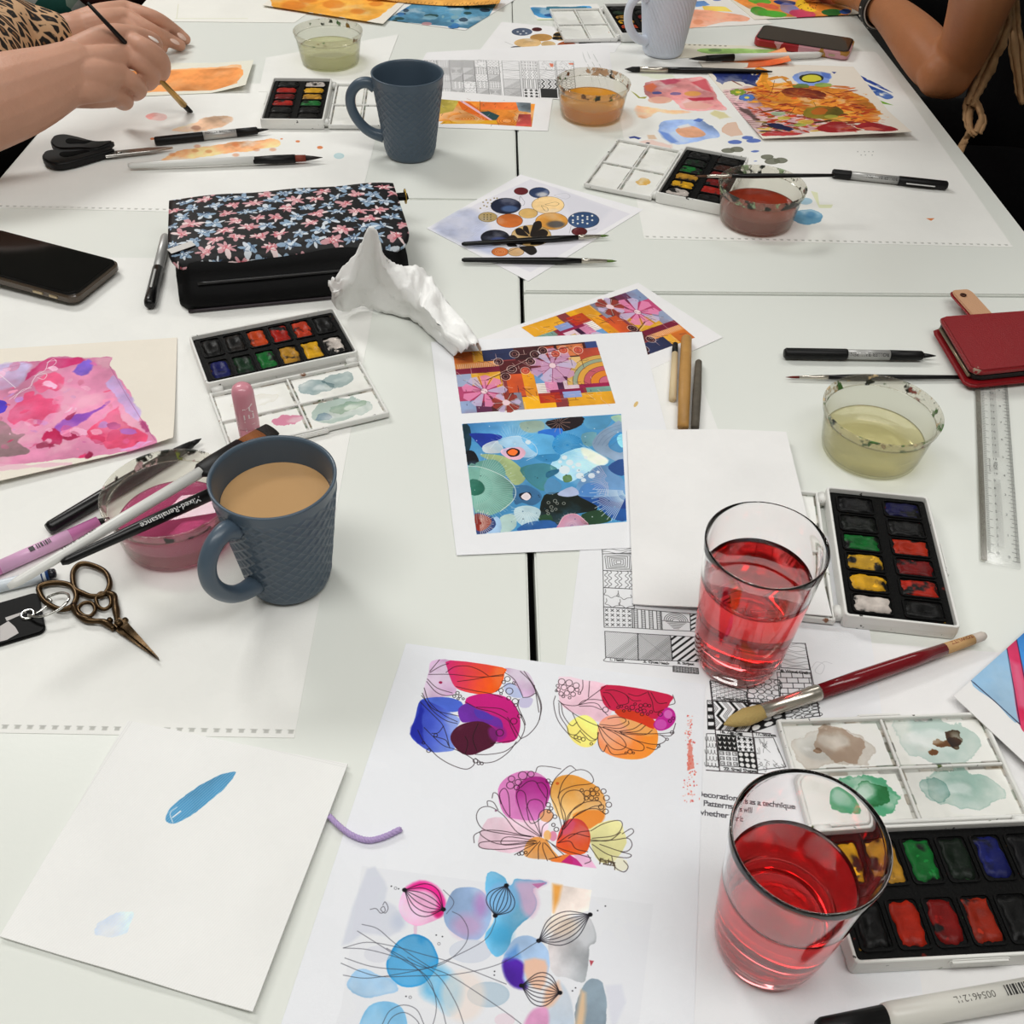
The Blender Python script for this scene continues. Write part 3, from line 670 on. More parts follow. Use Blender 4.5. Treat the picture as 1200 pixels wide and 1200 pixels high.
brush('black tipped brush with silver ferrule half under the abstract painting', (732, 81), (905, 84), M_bk, [('bristles', bris('121212'), [(0, .3), (.05, 3.6), (.10, 3.9)]), ('ferrule', M_fer, [(.10, 3.7), (.22, 4.0), (.29, 4.0)]), ('handle', M_bk, [(.285, 3.9), (.45, 4.3), (.9, 2.8), (1, 1)])], ha=.0046)
brush('white brush with a black point beside the phone in pink case', (807, 69), (962, 64), M_wh, [('bristles', bris('15100e'), [(0, .3), (.06, 2.4), (.14, 4.0)]), ('ferrule', M_bkm, [(.13, 4.2), (.2, 4.8), (.335, 5.2)]), ('handle', M_wh, [(.33, 5.0), (.9, 4.6), (.98, 4.2), (1, 3)])], ha=.009, hb=.006)
t = brush('white flat brush with black ferrule at the top left beside black scissors', (378, 184.5), (150, 194), M_wh, [('bristles', bris('1b1210'), [(0, .4), (.05, 3), (.09, 4.5)], .7), ('bristle_base', bris('7a2f1d'), [(.088, 5.2), (.145, 5.6)], .7), ('ferrule', M_bkm, [(.143, 6), (.25, 6.2), (.36, 5.2)], .8), ('handle', M_wh, [(.355, 4.8), (.7, 4.6), (.98, 3.6), (1, 2.4)])])
t = brush('white flat brush with brown bristles lying on the tub of pink water', (319, 503), (10, 688), M_wh, [('bristles', bris('17110e'), [(-.0, 8.6), (.035, 9.2), (.045, 9.2)], .3), ('bristle_base', bris('8a4f22'), [(.045, 9.3), (.13, 9.6)], .32), ('ferrule', M_bkm, [(.125, 10), (.24, 10), (.295, 9), (.315, 5.2)], .42), ('handle', M_wh, [(.305, 4.3), (.6, 4.2), (.97, 3.3), (1, 2)])], ha=.0515, hb=.0515)
t2 = brush('black brush with white print parallel to the white brush on the tub of pink water', (262, 572), (72, 660), M_bk, [('ferrule', M_bkm, [(0, 4.4), (.1, 4.6)]), ('handle', M_bk, [(.1, 4.8), (.5, 4.4), (.97, 3), (1, 1.6)])], ha=.0505, hb=.0500)
lettering(t2, 'Mixed-Renaissance', M_printw, t2['len'] * .16, .35, .0042, rot=0, wrap=.0049, stretch=1.0)
lettering(t, 'TRUE SILVER', M_printk, t['len'] * .82, -.1, .0034, rot=PI, wrap=.0044, stretch=1.0)
t = brush('big red-handled round brush lying over the pattern sheet', (848.5, 849), (1154, 744.5), M_bk, [('bristles', bris('b39a5e'), [(0, .6), (.03, 4.2), (.08, 6.4), (.125, 5.6), (.14, 5.0)], .8), ('ferrule', M_fer, [(.135, 5.0), (.30, 5.4), (.315, 5.9), (.325, 5.4), (.335, 5.9), (.345, 5.2)]),
    ('handle', mat('dark red lacquer', '74101a', .2, coat=.3), [(.343, 5.1), (.5, 5.6), (.7, 5.0), (.835, 4.2)]), ('handle_end', mat('bare pale wood', 'c9a06c', .6, bump=.3, bscale=300), [(.834, 4.2), (.95, 3.7)]), ('tip', mat('worn white tip', 'cfc4ba', .5), [(.949, 3.7), (.99, 3.4), (1, 2.4)])])
lettering(t, 'TOWLITZ', mat('red print', '7a1a16', .5), t['len'] * .945, .5, .0030, rot=PI, wrap=.0042)
wd = mat('pale turned wood', 'b98a4a', .5, bump=.4, bscale=200, var=.2, vscale=60)
stick('paintbrush', 'pale wooden brush with black tip, leftmost of the three by the collage print', 'paintbrush', (791.5, 402), (788, 468), [('handle_end', M_bkm, [(0, 1.5), (.02, 2.6), (.2, 3.0)]), ('handle', mat('cream wood', 'd8c29a', .5), [(.2, 3.0), (.6, 3.2), (1, 3.4)])], group=BR)
stick('paintbrush', 'thick light brown wooden brush handle, middle of the three by the collage print', 'paintbrush', (804.5, 396), (800.5, 500), [('handle', wd, [(0, 4.2), (.015, 5.2), (.5, 5.6), (1, 5.0)])], group=BR)
stick('paintbrush', 'dark grey weathered wooden brush handle, rightmost of the three by the collage print', 'paintbrush', (818.8, 423), (814.5, 501), [('handle', mat('grey weathered wood', '5a5348', .7, bump=.6, bscale=250, var=.5, vscale=90), [(0, 2.0), (.02, 3.2), (.5, 4.0), (1, 3.6)])], group=BR)
t = stick('pen', 'pink plastic pen with a white print label at the left edge', 'pen', (-60, 692), (128, 607), [('barrel', mat('pink clear plastic', 'cf7db4', .2, coat=.4), [(0, 4.8), (.01, 5.2), (.93, 5.2)]), ('label_sleeve', mat('pale pink sleeve', 'dfaed2', .3), [(.3, 5.3), (.74, 5.3)]), ('nib', M_bkm, [(.92, 3.6), (1, 1)])]); L = t['len']
for i, wd_ in enumerate((7, 1.5, 1.5, 2.5, 1, 2, 1, 1)):
    obj('print_bar', xform(boxm(wd_ / 1000 * .55, .0046, .0003, 0), Matrix.Translation((0, -.0015, 0))), M_printk, t, (L * .505 + [0, 4, 5.6, 7.6, 9.6, 11.2, 12.8, 14][i] / 1000, 0, .00525))
t = stick('pen', 'white pen with a blue ring and black nib by the key tag', 'pen', (-60, 701), (66, 671), [('barrel', mat('pale blue white plastic', 'd3dbe2', .3), [(0, 4.6), (.9, 4.8), (.905, 4.2)]), ('grip', mat('blue ring', '1c3f77', .3), [(.86, 4.9), (.93, 4.4)]), ('nib', mat('smoky cap', '25262c', .2), [(.93, 4.2), (.99, 3.4), (1, 2)])])
t = stick('marker_pen', 'white marker pen with a barcode at the bottom right corner', 'marker pen', (958, 1206), (1245, 1156), [('cap', M_bkm, [(0, 4), (.02, 5.4), (.27, 6.3)]), ('barrel', mat('cream white plastic', 'd9d7cf', .3), [(.268, 6.9), (.3, 7.4), (1, 7.6)])], ha=.0085); L = t['len']
lettering(t, '00546121L', mat('grey print', '6a6862', .5), L * .70, .25, .0036, rot=PI, wrap=.0076)
for i in range(9): obj('barcode_bar', boxm((.0004, .0009, .0005, .0012)[i % 4], .0055, .0002, 0), M_printk, t, (L * .745 + i * .0017, .0005, .0076))
# ------------------------------------------------------------------ pencil case
M_case = mat('black leatherette', '070708', .6, spec=.15, bump=.3, bscale=900)
def pencil_case():
    a, b, c_, d = (P(205, 232, .05), P(465, 214, .05), P(477, 287, .049), P(192, 294, .049))
    rz = math.radians(14.6); c0 = (a + b + c_ + d) / 4; c0.z = TZ + .0008
    t = thing('pencil_case', 'black pencil case with pink and blue patterned flap on the drawing sheet', 'pencil case', c0, rz)
    W, D, H = .232, .140, .046
    # padded body: profile along y swept in x with rounded ends
    V = []; F = []; nx = 30
    prof = [(.060, .000), (.064, .006), (.065, .024), (.062, .040), (.052, .0455), (.0, .0465), (-.052, .045), (-.062, .040), (-.067, .033), (-.070, .027), (-.0715, .0262), (-.073, .025), (-.082, .018), (-.0865, .009), (-.085, .002), (-.080, .000)]
    for i in range(nx + 1):
        u = i / nx * 2 - 1; s_ = (1 - abs(u) ** 14) ** .5 if abs(u) < 1 else 0; x = u * W / 2
        k = .80 + .20 * s_; kz = .55 + .45 * s_; puff = 1 + .03 * math.sin(u * 5)
        for y, z in prof: V.append((x, (y + .008) * k - .008, z * kz * puff))
    n = len(prof)
    for i in range(nx):
        for k in range(n): F.append((i * n + k, i * n + (k + 1) % n, (i + 1) * n + (k + 1) % n, (i + 1) * n + k))
    F.append(tuple(range(n))); F.append(tuple(range(nx * n + n - 1, nx * n - 1, -1)))
    obj('body', mesh('body', V, F), M_case, t)
    # zip along the front
    zp = [(x, -.0745 - .0018, .0262) for x in np.linspace(-.095, .095, 20)]
    obj('zip', tube(zp, .0016, 8), mat('black zip', '161617', .35, spec=.5), t)
    obj('piping', tube([(x, -.0855, .0022) for x in np.linspace(-.108, .108, 24)], .0016, 8), mat('dotted piping', '2b2328', .5), t)
    # flap: sheet bent over the front edge, printed
    w2 = W / 2 + .003
    cor = [Vector((-w2, .070, 0)), Vector((w2, .070, 0)), Vector((w2, -.080, 0)), Vector((-w2, -.080, 0))]
    cv = Canvas(cor, 3.2, '0d0c10', tex=0); cv.fixed = 1; rnd = random.Random(5)
    for j in range(9):
        for i in range(12):
            x = 4 + i * 21 + (10.5 if j % 2 else 0) + rnd.uniform(-1.5, 1.5); y = 5 + j * 17.5 + rnd.uniform(-1.5, 1.5)
            pink = (i + j * 2) % 3 == 0 or rnd.random() < .15
            main, hi = ('d79fa6', 'f3dcdc') if pink else ('93aec8', 'dbe4ec'); an = rnd.uniform(0, 2 * PI)
            for k in range(8):
                q = an + k * .8 + rnd.uniform(-.3, .3); r = rnd.uniform(6.0, 13.0)
                cv.ell(x + math.cos(q) * r * .55, y + math.sin(q) * r * .42, r * .52, 2.3, main if k % 3 else hi, rot=q, a=.95, wob=.8, n=10)
            cv.ell(x, y, 3.4, 2.6, hi, a=.9, wob=.5, n=10)
            for k in range(5): cv.line([(x + rnd.uniform(-6, 6), y + rnd.uniform(-5, 5)) for _ in range(3)], .6, 'c85a68' if pink else '3f5878', .9, 3)
    cv.seed += 1
    nx, ny = 40, 24; V = []; F = []
    path = spline([(.070, .040), (.0665, .0465), (.058, .0495), (.0, .0505), (-.042, .0495), (-.055, .0465), (-.0625, .039), (-.064, .0355)], 6)
    ln = [0]
    for p, q in zip(path, path[1:]): ln.append(ln[-1] + math.dist(p, q))
    tot = ln[-1]; th = .0022
    for side in (1, 0):
        for j in range(ny + 1):
            s_ = j / ny * tot; k = max(i for i in range(len(ln)) if ln[i] <= s_ + 1e-9); k = min(k, len(path) - 2); f_ = (s_ - ln[k]) / (ln[k + 1] - ln[k])
            y = path[k][0] * (1 - f_) + path[k + 1][0] * f_; z = path[k][1] * (1 - f_) + path[k + 1][1] * f_
            edge = tot - s_; rr_ = .022
            for i in range(nx + 1):
                u = i / nx * 2 - 1; lim = w2
                if edge < rr_: lim = w2 - rr_ + math.sqrt(max(0, rr_ ** 2 - (rr_ - edge) ** 2))
                V.append((u * lim, y, z - .0018 * abs(u) ** 8 + .0006 * math.sin(u * 9 + j * .3) - (0 if side else th)))
    n = (nx + 1) * (ny + 1)
    for j in range(ny):
        for i in range(nx):
            a_ = j * (nx + 1) + i; F.append((a_, a_ + nx + 1, a_ + nx + 2, a_ + 1)); F.append((n + a_, n + a_ + 1, n + a_ + nx + 2, n + a_ + nx + 1))
    bd = [i for i in range(nx + 1)] + [j * (nx + 1) + nx for j in range(1, ny + 1)] + [ny * (nx + 1) + i for i in range(nx - 1, -1, -1)] + [j * (nx + 1) for j in range(ny - 1, 0, -1)]
    for k in range(len(bd)): k2 = (k + 1) % len(bd); F.append((bd[k], bd[k2], n + bd[k2], n + bd[k]))
    me = mesh('flap', V, F); m = print_mat('pink and blue figure print', cv, .5, .35, .2)
    fo = obj('flap', me, m, t)
    uvl = me.uv_layers.new(name='print')
    for l in me.loops:
        co = me.vertices[l.vertex_index].co; j = (l.vertex_index % n) // (nx + 1)
        uvl.data[l.index].uv = ((co.x + w2) / (2 * w2), 1 - j / ny * tot / .150)
    obj('worn_corner', boxm(.026, .010, .0006, .0002, 1, z0=0), mat('worn white patch', 'cfccc8', .6), t, (-w2 + .013, -.044, .0490), (0, -.03, .45))
    # side loop with a brass ring
    obj('tab', boxm(.018, .013, .004, .001, 2, z0=.035), M_case, t, (W / 2 + .008, .050, 0))
    obj('ring', tube([(W / 2 + .014 + .0, .050 + .0075 * math.cos(q), .037 + .0075 * math.sin(q)) for q in np.linspace(0, 2 * PI, 20, endpoint=False)], .0009, 6, True), mat('brass', 'b0903f', .3, .9), t)
    obj('tab', boxm(.016, .003, .012, .001, 2, z0=.001), M_case, t, (W / 2 - .012, -.078, 0))
pencil_case()

# ------------------------------------------------------------------ phones
def phone(label, c, rz, W, D, T, casem, screenm, tilt=(0, 0), bezel=.0035):
    m = Matrix.Translation(c) @ Matrix.Rotation(rz, 4, 'Z') @ Matrix.Rotation(tilt[0], 4, 'Y') @ Matrix.Rotation(tilt[1], 4, 'X')
    t = thing('phone', label, 'phone', mtx=m)
    obj('phone_case', prism(rrect(W, D, .011, 6), 0, T, .0022, 3), casem, t)
    obj('bezel', prism(rrect(W - .004, D - .004, .0095, 6), T - .0004, T + .0003, .0003, 1), mat('black glass bezel', '050505', .12, spec=.3), t)
    obj('screen', prism(rrect(W - .004 - 2 * bezel, D - .004 - 2 * bezel, .0075, 6), T + .0002, T + .0005, .0001, 1), screenm, t)
    for x, w_ in ((.012, .012), (.030, .010)): obj('button', boxm(w_, .0016, .003, .0006, 2, z0=T * .35, cx=W / 2 - .055 + x, cy=-D / 2 - .0004), mat('phone button', 'b3a284', .3, .6), t)
    return t
M_scr = mat('dark phone screen', '060606', .08, spec=.25)
a, b, c_, d = P(0, 272, .012), P(141, 306, .010), P(110, 352, .010), P(0, 322, .012)
ax = (b - a).normalized(); ph_rz = ang(a, b)
W_, D_ = .156, .078; corner = P(143, 309, .0095); n_ = Vector((-math.sin(ph_rz), math.cos(ph_rz), 0))
cen = corner - ax * (W_ / 2) - n_ * (D_ / 2); cen.z = TZ + .0062
t = phone('black phone in clear case at the left edge beside the pencil case', cen, ph_rz, W_, D_, .0095, mat('smoky clear case', '4b3f33', .2, spec=.6), M_scr, (math.radians(2.0), 0), .004)
obj('grip', lathe([(.0001, -.0075), (.019, -.0075), (.02, -.0068), (.02, -.0008), (.0001, -.0005)], 32), M_bkm, t, (-.045, 0, 0))
cv_c = mat('flower phone case', 'c77f86', .4, var=.0)
def patch_case():
    m = mat('pink red patched case', 'c98a90', .4); nt = m.node_tree; b = nt.nodes['Principled BSDF']; tc = nt.nodes.new('ShaderNodeTexCoord'); v = nt.nodes.new('ShaderNodeTexVoronoi'); v.inputs['Scale'].default_value = 38
    r = nt.nodes.new('ShaderNodeValToRGB'); r.color_ramp.interpolation = 'CONSTANT'; r.color_ramp.elements[0].color = lin('c9949c'); r.color_ramp.elements[1].position = .55; r.color_ramp.elements[1].color = lin('a01f26')
    e = r.color_ramp.elements.new(.8); e.color = lin('a8792f')
    nt.links.new(tc.outputs['Object'], v.inputs['Vector']); nt.links.new(v.outputs['Color'], r.inputs[0]); nt.links.new(r.outputs[0], b.inputs['Base Color'])
    return m
a, b = P(893, 30, .011), P(1003, 47, .011); rz = ang(a, b); n_ = Vector((-math.sin(rz), math.cos(rz), 0)); cen = (a + b) / 2 - n_ * .035; cen.z = TZ + .001
phone('phone in pink and red case lying at the far right beside the colourful card', cen, rz, .146, .070, .0125, patch_case(), mat('glossy phone screen', '33261b', .08, spec=.5), (0, 0), .0025)

# ------------------------------------------------------------------ red wallet with a strap
def wallet():
    a, b = P(1103, 373, .022), P(1200, 366, .022); e = P(1145, 434, .022)
    rz = ang(a, b); t = thing('wallet', 'red leather zip wallet lying on the end of the ruler', 'wallet', Vector((a.x, a.y, TZ + .0035)), rz)
    M = Matrix.Rotation(-rz, 3, 'Z'); s_ = M @ (e - a)
    out0 = [(-.001, -.004), (s_.x - .004, s_.y + .006), (s_.x, s_.y), (s_.x + .006, s_.y - .002), (.190, s_.y + .004), (.190, .004), (.006, .004), (.001, .002)]
    sh = lambda k, z0, z1, m, nm: obj(nm, prism([(x * 1 + (k if x < .1 else 0), y - (0 if y > -.05 else -k)) for x, y in out0], z0, z1, .002, 3), m, t)
    red_ = mat('red grained leather', '86131a', .4, spec=.4, bump=.4, bscale=700, var=.1)
    sh(-.003, 0, .005, red_, 'back_cover'); sh(.0025, .0045, .013, mat('black zip band', '121212', .5, bump=.6, bscale=900), 'zip_band'); sh(0, .0125, .019, red_, 'front_cover')
    obj('zip_teeth', tube([(out0[0][0] + .0012, -.004, .009), (s_.x - .002, s_.y + .005, .009)], .0018, 8), mat('zip teeth', '8a7c66', .35, .7), t)
    obj('worn_corner', xform(lathe([(.0002, 0), (.004, .001), (.005, .004), (.003, .0062), (.0002, .0066)], 14, fn=lambda r, z, a_: r * (1 + .18 * math.sin(5 * a_ + z * 900))), Matrix.Translation((0, 0, 0))), mat('frayed edge', 'a08a78', .8, bump=1, bscale=500), t, (s_.x + .003, s_.y + .004, .0125))
    st = obj('strap', prism([(x * .5 + .052, y + .028) for x, y in rrect(.044, .060, .010, 8)], .010, .0125, .0008, 2), mat('tan suede strap', 'c79a77', .75, bump=.5, bscale=600), t)
    obj('snap', lathe([(.0001, .0125), (.003, .0126), (.0032, .0136), (.0018, .0139), (.0001, .0139)], 18), mat('dark snap', '4a2a1c', .4, .6), st, (.049, .046, 0))
    obj('strap_lining', prism([(x * .5 + .051, y + .0275) for x, y in rrect(.047, .062, .010, 8)], .0085, .0102, .0005, 1), red_, st)
wallet()

# ------------------------------------------------------------------ ruler
def ruler():
    a = P(1196.5, 667, .002); b = P(1180, 440, .002); rz = ang(b, a); L = .308; Wd = .030
    y_ = Vector((-math.sin(rz), math.cos(rz), 0))
    t = thing('ruler', 'clear plastic ruler with black markings partly under the red wallet', 'ruler', Vector((a.x, a.y, TZ + .0005)), rz)
    # x towards the 0 end at 0, body on -x; y to the right
    pl = clear('clear ruler plastic', 'ffffff', .7, .03, 'f6f6f4', .06)
    obj('blade', boxm(L, Wd, .0022, .0007, 2, cx=-L / 2, cy=-Wd / 2 if False else -Wd / 2), pl, t)
    obj('edge_bevel', boxm(L, .0045, .0006, .0002, 1, z0=.0022, cx=-L / 2, cy=-Wd + .0026), clear('grey ruler edge', 'd0cec8', .8, .25, 'a09d96', .1), t)
    for cx_, w_ in ((-.062, .085), (-.19, .11)): obj('groove', boxm(w_, .0055, .0004, .0001, 1, z0=.0022, cx=cx_, cy=-Wd * .48), clear('groove plastic', 'fafafa', 1, .06, 'e8eae8', .1), t)
    ink = mat('ruler ink', '1b1b1b', .5); bars = []
    for k in range(0, 297):
        ln = .0055 if k % 10 == 0 else (.004 if k % 5 == 0 else .0026)
        if k % 1 == 0: bars.append(boxm(.00022 if k % 5 else .0004, ln, .0001, 0, z0=.0023, cx=-.006 - k / 1000, cy=-.0006 - ln / 2))
        if k % 2 == 0: bars.append(boxm(.0003, ln * .9, .0001, 0, z0=.0028, cx=-.010 - k / 1000, cy=-Wd + .0055 + ln * .45))
    o = obj('graduation', join(bars), ink, t); o['kind'] = 'stuff'
    for k in range(0, 26):
        lettering(t, str(k), ink, -.0105 - k * .010, -Wd + .0125, .0027, .0024, PI / 2, name='numeral')
        if k % 2 == 0 and k < 24: lettering(t, str(k // 2), ink, -.0085 - k * .0127, -.0095, .0027, .0024, PI / 2, name='numeral')
    lettering(t, 'RELIX', ink, -.128, -.0165, .0030, .0024, 0); lettering(t, 'MADE IN ENGLAND', ink, -.131, -.0205, .0014, .0024, 0)
ruler()

# ------------------------------------------------------------------ scissors
M_bronze = mat('antique bronze', '4c3b27', .32, .9, bump=.2, bscale=300, var=.3, vscale=120)
def embroidery_scissors():
    tip, piv = P(186, 773, .003), P(140, 733, .003); rz = ang(piv, tip); c = Vector((piv.x, piv.y, TZ + .0009))
    t = thing('scissors', 'small ornate bronze embroidery scissors below the tub of pink water', 'scissors', c, rz)
    R = Matrix.Rotation(-rz, 3, 'Z')
    q = lambda x, y, h=.003: tuple((R @ (P(x, y, h) - P(140, 733, h))) + Vector((0, 0, h - .0009 + .0009)))
    for s_, nm, z in ((1, 'blade', .0030), (-1, 'blade', .0010)):
        pts = [(-.004, .0036 * s_), (.004, .0046 * s_), (.046, .0002 * s_), (.046, -.0002 * s_), (.004, -.0010 * s_), (-.004, -.0012 * s_)]
        if s_ < 0: pts = pts[::-1]
        obj(nm, prism(pts, z, z + .0018, .0005, 2), M_bronze, t)
    obj('pivot_screw', lathe([(.0001, .005), (.0026, .005), (.0028, .0058), (.0016, .0066), (.0001, .0067)], 18), M_bronze, t)
    for i, (loop, shank, scroll) in enumerate((
        (((88, 690), (86, 672), (95, 662), (110, 664), (124, 672), (129, 686), (122, 698), (108, 700), (97, 696)), ((138, 730), (136, 712), (134, 700), (124, 695)), ((116, 712), (113, 703), (119, 696), (129, 700), (130, 710), (123, 715))),
        (((49, 700), (46, 690), (55, 685), (70, 684), (84, 688), (90, 700), (84, 712), (70, 715), (56, 708)), ((134, 738), (122, 730), (105, 728), (92, 722), (86, 710)), ((98, 722), (92, 715), (98, 708), (108, 708), (112, 716), (106, 723))))):
        g = obj('finger_loop', tube([q(*p) for p in spline(loop, 5, True)], .0021, 10, True), M_bronze, t)
        obj('shank', tube([q(*p) for p in spline(shank, 6)], [.0020 + .0008 * math.sin(k * .35) ** 2 for k in range(len(spline(shank, 6)))], 10), M_bronze, t)
        obj('scroll', tube([q(*p) for p in spline(scroll, 5, True)], .0015, 8, True), M_bronze, t)
        e = q(*((129, 728) if i else (147, 728))); obj('scroll', lathe([(.0001, 0), (.0018, .0006), (.0024, .0022), (.0018, .0040), (.0001, .0046)], 14), M_bronze, t, (e[0], e[1], .0005))
embroidery_scissors()
def black_scissors():
    t0, t1 = P(134, 182, .004), P(203, 174.5, .004); rz = ang(t0, t1); c = Vector((t0.x, t0.y, TZ + .0008))
    t = thing('scissors', 'scissors with black plastic handles under the painting hand', 'scissors', c, rz)
    R = Matrix.Rotation(-rz, 3, 'Z'); q = lambda x, y, h=.006: tuple((R @ (P(x, y, h) - c)))
    for s_, z in ((1, .003), (-1, .0050)):
        L = math.dist((t0.x, t0.y), (t1.x, t1.y)); pts = [(-.01, -.006 * 1), (L * .6, -.0052 + .001 * s_), (L, .0005 * s_), (L * .6, .0045), (-.01, .006)]
        obj('blade', prism(pts, z, z + .0016, .0004, 1), mat('steel blade', 'a9a6a2', .25, .9), t)
    up = ((136, 177), (115, 177), (95, 172), (78, 169), (65, 172), (63, 180), (72, 186), (95, 186), (118, 186)); lo = ((136, 184), (112, 192), (88, 199), (68, 202), (54, 197), (53, 189), (64, 185), (90, 184), (118, 181))
    for i, (lp, z0, z1) in enumerate(((up, .004, .013), (lo, .0008, .0105))):
        o_ = [q(x, y, 0)[:2] for x, y in spline(lp, 5, True)]
        ar = sum(x0 * y1 - x1 * y0 for (x0, y0), (x1, y1) in zip(o_, o_[1:] + o_[:1])); o_ = o_ if ar > 0 else o_[::-1]
        h_ = obj('handle', prism(o_, z0, z1, .0022, 3), M_bkm, t)
        cx = sum(x for x, _ in o_) / len(o_); cy = sum(y for _, y in o_) / len(o_)
        obj('finger_grip', prism([(cx + (x - cx) * .42, cy + (y - cy) * .36) for x, y in o_], z1 - .001, z1 + .0006, .0005, 1), mat('soft black grip', '060606', .8, spec=.1), h_)
    obj('pivot_screw', lathe([(.0001, .0066), (.0036, .0066), (.0038, .0074), (.0001, .0082)], 18), mat('steel blade', ''), t, (.006, 0, 0))
black_scissors()

# ------------------------------------------------------------------ key tag on a ring
def key_tag():
    a, b, c_, d = P(-60, 715, .003), P(42, 697, .003), P(55, 742, .003), P(-55, 775, .003)
    ce = (a + b + c_ + d) / 4; rz = ang(d, c_); ce.z = TZ + .0006
    t = thing('key_tag', 'black plastic key tag with an eyelet and wire ring hooked to the bronze scissors', 'key tag', ce, rz)
    R = Matrix.Rotation(-rz, 3, 'Z'); W_ = (c_ - d).length; D_ = .5 * ((b - c_).length + (a - d).length) * .9
    obj('tag', prism(rrect(W_, D_, .005, 6), .0002, .0030, .0007, 2), mat('black tag plastic', '080808', .5, spec=.12), t)
    e = R @ (P(33, 721, .003) - ce); e.z = .0032
    obj('eyelet', tube([(e.x + .0042 * math.cos(k), e.y + .0042 * math.sin(k), e.z) for k in np.linspace(0, 2 * PI, 24, endpoint=False)], .0012, 8, True), mat('bright steel', 'cfcfcb', .15, 1), t)
    rg = [(33, 721, .006), (46, 723, .008), (66, 716, .010), (79, 705, .012), (80, 697, .011), (70, 695, .008), (56, 700, .006), (60, 705, .004), (46, 717, .003), (36, 722, .002)]
    pts = [tuple(R @ (P(x, y, h) - ce)) for x, y, h in spline(rg, 6)]
    obj('ring', tube(pts, .0010, 8), mat('bright steel', ''), t)
    mk = mat('scuffed silver print', 'b9b4b2', .5)
    for pts in (((0, 734), (10, 728), (18, 735), (22, 742), (8, 750), (0, 752)), ((6, 724), (30, 716), (31, 718), (8, 728))):
        qq = [R @ (P(x, y, .0035) - ce) for x, y in pts]; qq = [(v.x, v.y) for v in qq]
        ar = sum(x0 * y1 - x1 * y0 for (x0, y0), (x1, y1) in zip(qq, qq[1:] + qq[:1])); qq = qq if ar > 0 else qq[::-1]
        obj('worn_print', prism(qq, .0030, .0031), mk, t)
key_tag()

# ------------------------------------------------------------------ lip balm standing behind the mug of tea
p = P(284, 459, .066); p.z = TZ + .0038
t = thing('lip_balm', 'pink lip balm tube standing behind the mug of tea', 'lip balm', p, .0)
pk = mat('pink lip balm plastic', 'd58e9c', .3, coat=.3); r = .0088
obj('tube_body', lathe([(.0001, 0), (r - .0006, 0), (r, .0006), (r, .029), (r - .0004, .0294), (.0001, .0294)], 40), pk, t)
obj('cap', lathe([(.0001, .0296), (r + .0001, .0296), (r + .0002, .030), (r, .062), (r - .0012, .0664), (r - .004, .0688), (.0001, .0692)], 40), pk, t)
V, T = text_geo('NIVEA'); out = []
for vx, vy in V:
    an = -PI / 2 + .50 - (vy * .0085 - .0042) / r; out.append(((r + .0003) * math.cos(an), (r + .0003) * math.sin(an),   .0165 + vx * .0095))
obj('lettering', mesh('lettering', out, T, False), mat('pale pink print', 'f3dfe2', .4), t)
V, T = text_geo('PEACH SHINE CARING'); out = []
for vx, vy in V:
    an = -PI / 2 - .75 - (vy * .0020 - .001) / r; out.append(((r + .0003) * math.cos(an), (r + .0003) * math.sin(an), .012 + vx * .0021))
obj('lettering', mesh('lettering', out, T, False), mat('pale pink print', ''), t)

# ------------------------------------------------------------------ purple yarn
yp = spline([(386, 957), (397, 968), (412, 979), (430, 985), (448, 982), (470, 972)], 14)
base = P(425, 980, .003); t = thing('yarn', 'short twisted piece of lilac yarn between the napkin and the near print', 'yarn', base)
cl = [P(x, y, .0028) - base + Vector((0, 0, .0006)) for x, y in yp]
ym = mat('lilac wool', 'bda6d6', .9, bump=.8, bscale=900)
for s_ in range(3):
    pts = []
    for i, p in enumerate(cl):
        tg = (cl[min(i + 1, len(cl) - 1)] - cl[max(i - 1, 0)]).normalized(); nn = Vector((-tg.y, tg.x, 0)); an = i * .75 + s_ * 2 * PI / 3
        pts.append(p + nn * .0009 * math.cos(an) + Vector((0, 0, .0009 * math.sin(an))))
    obj('strand', tube(pts, .00105, 6), ym, t)
# ------------------------------------------------------------------ papers, cards and prints
PA = 'papers'
def paper(name, label, cat, cor, z, base='f0efed', res=2.6, paint=None, th=.25, lift=None, tex=.012, group=None, n=14, rough=.75, bump=.15):
    group = group or {'drawing_sheet': 'large perforated drawing sheets', 'art_print': 'colour prints on the tables', 'watercolour_card': 'painted cards', 'watercolour_sheet': 'painted sheets', 'pattern_sheet': 'pattern sheets', 'paper_strip': 'painted paper strips'}.get(name)
    cv = Canvas(cor, res, base, z / 1000, tex)
    if paint: paint(cv)
    return sheet(name, label, cat, cor, z, th, None, cv, lift, n, n, group)
def perforated(bl, br, n=52, w_=1.0):
    """torn spiral-pad edge: little dark slots and paper shreds along the bottom edge"""
    def f(c):
        c.fixed = 1; rnd = random.Random(3)
        for k in range(int(c.W / 8)):
            x = 4 + k * 8
            c.poly([(x, 3.2), (x + 3.2, 3.2), (x + 3.2, 5.6), (x, 5.6)], 'b9b9b3', a=.9)
            c.line([(x - .6, 5.8), (x + 3.4, 5.8)], .5, '8d8d88', .8)
        c.fixed = 0
    return f
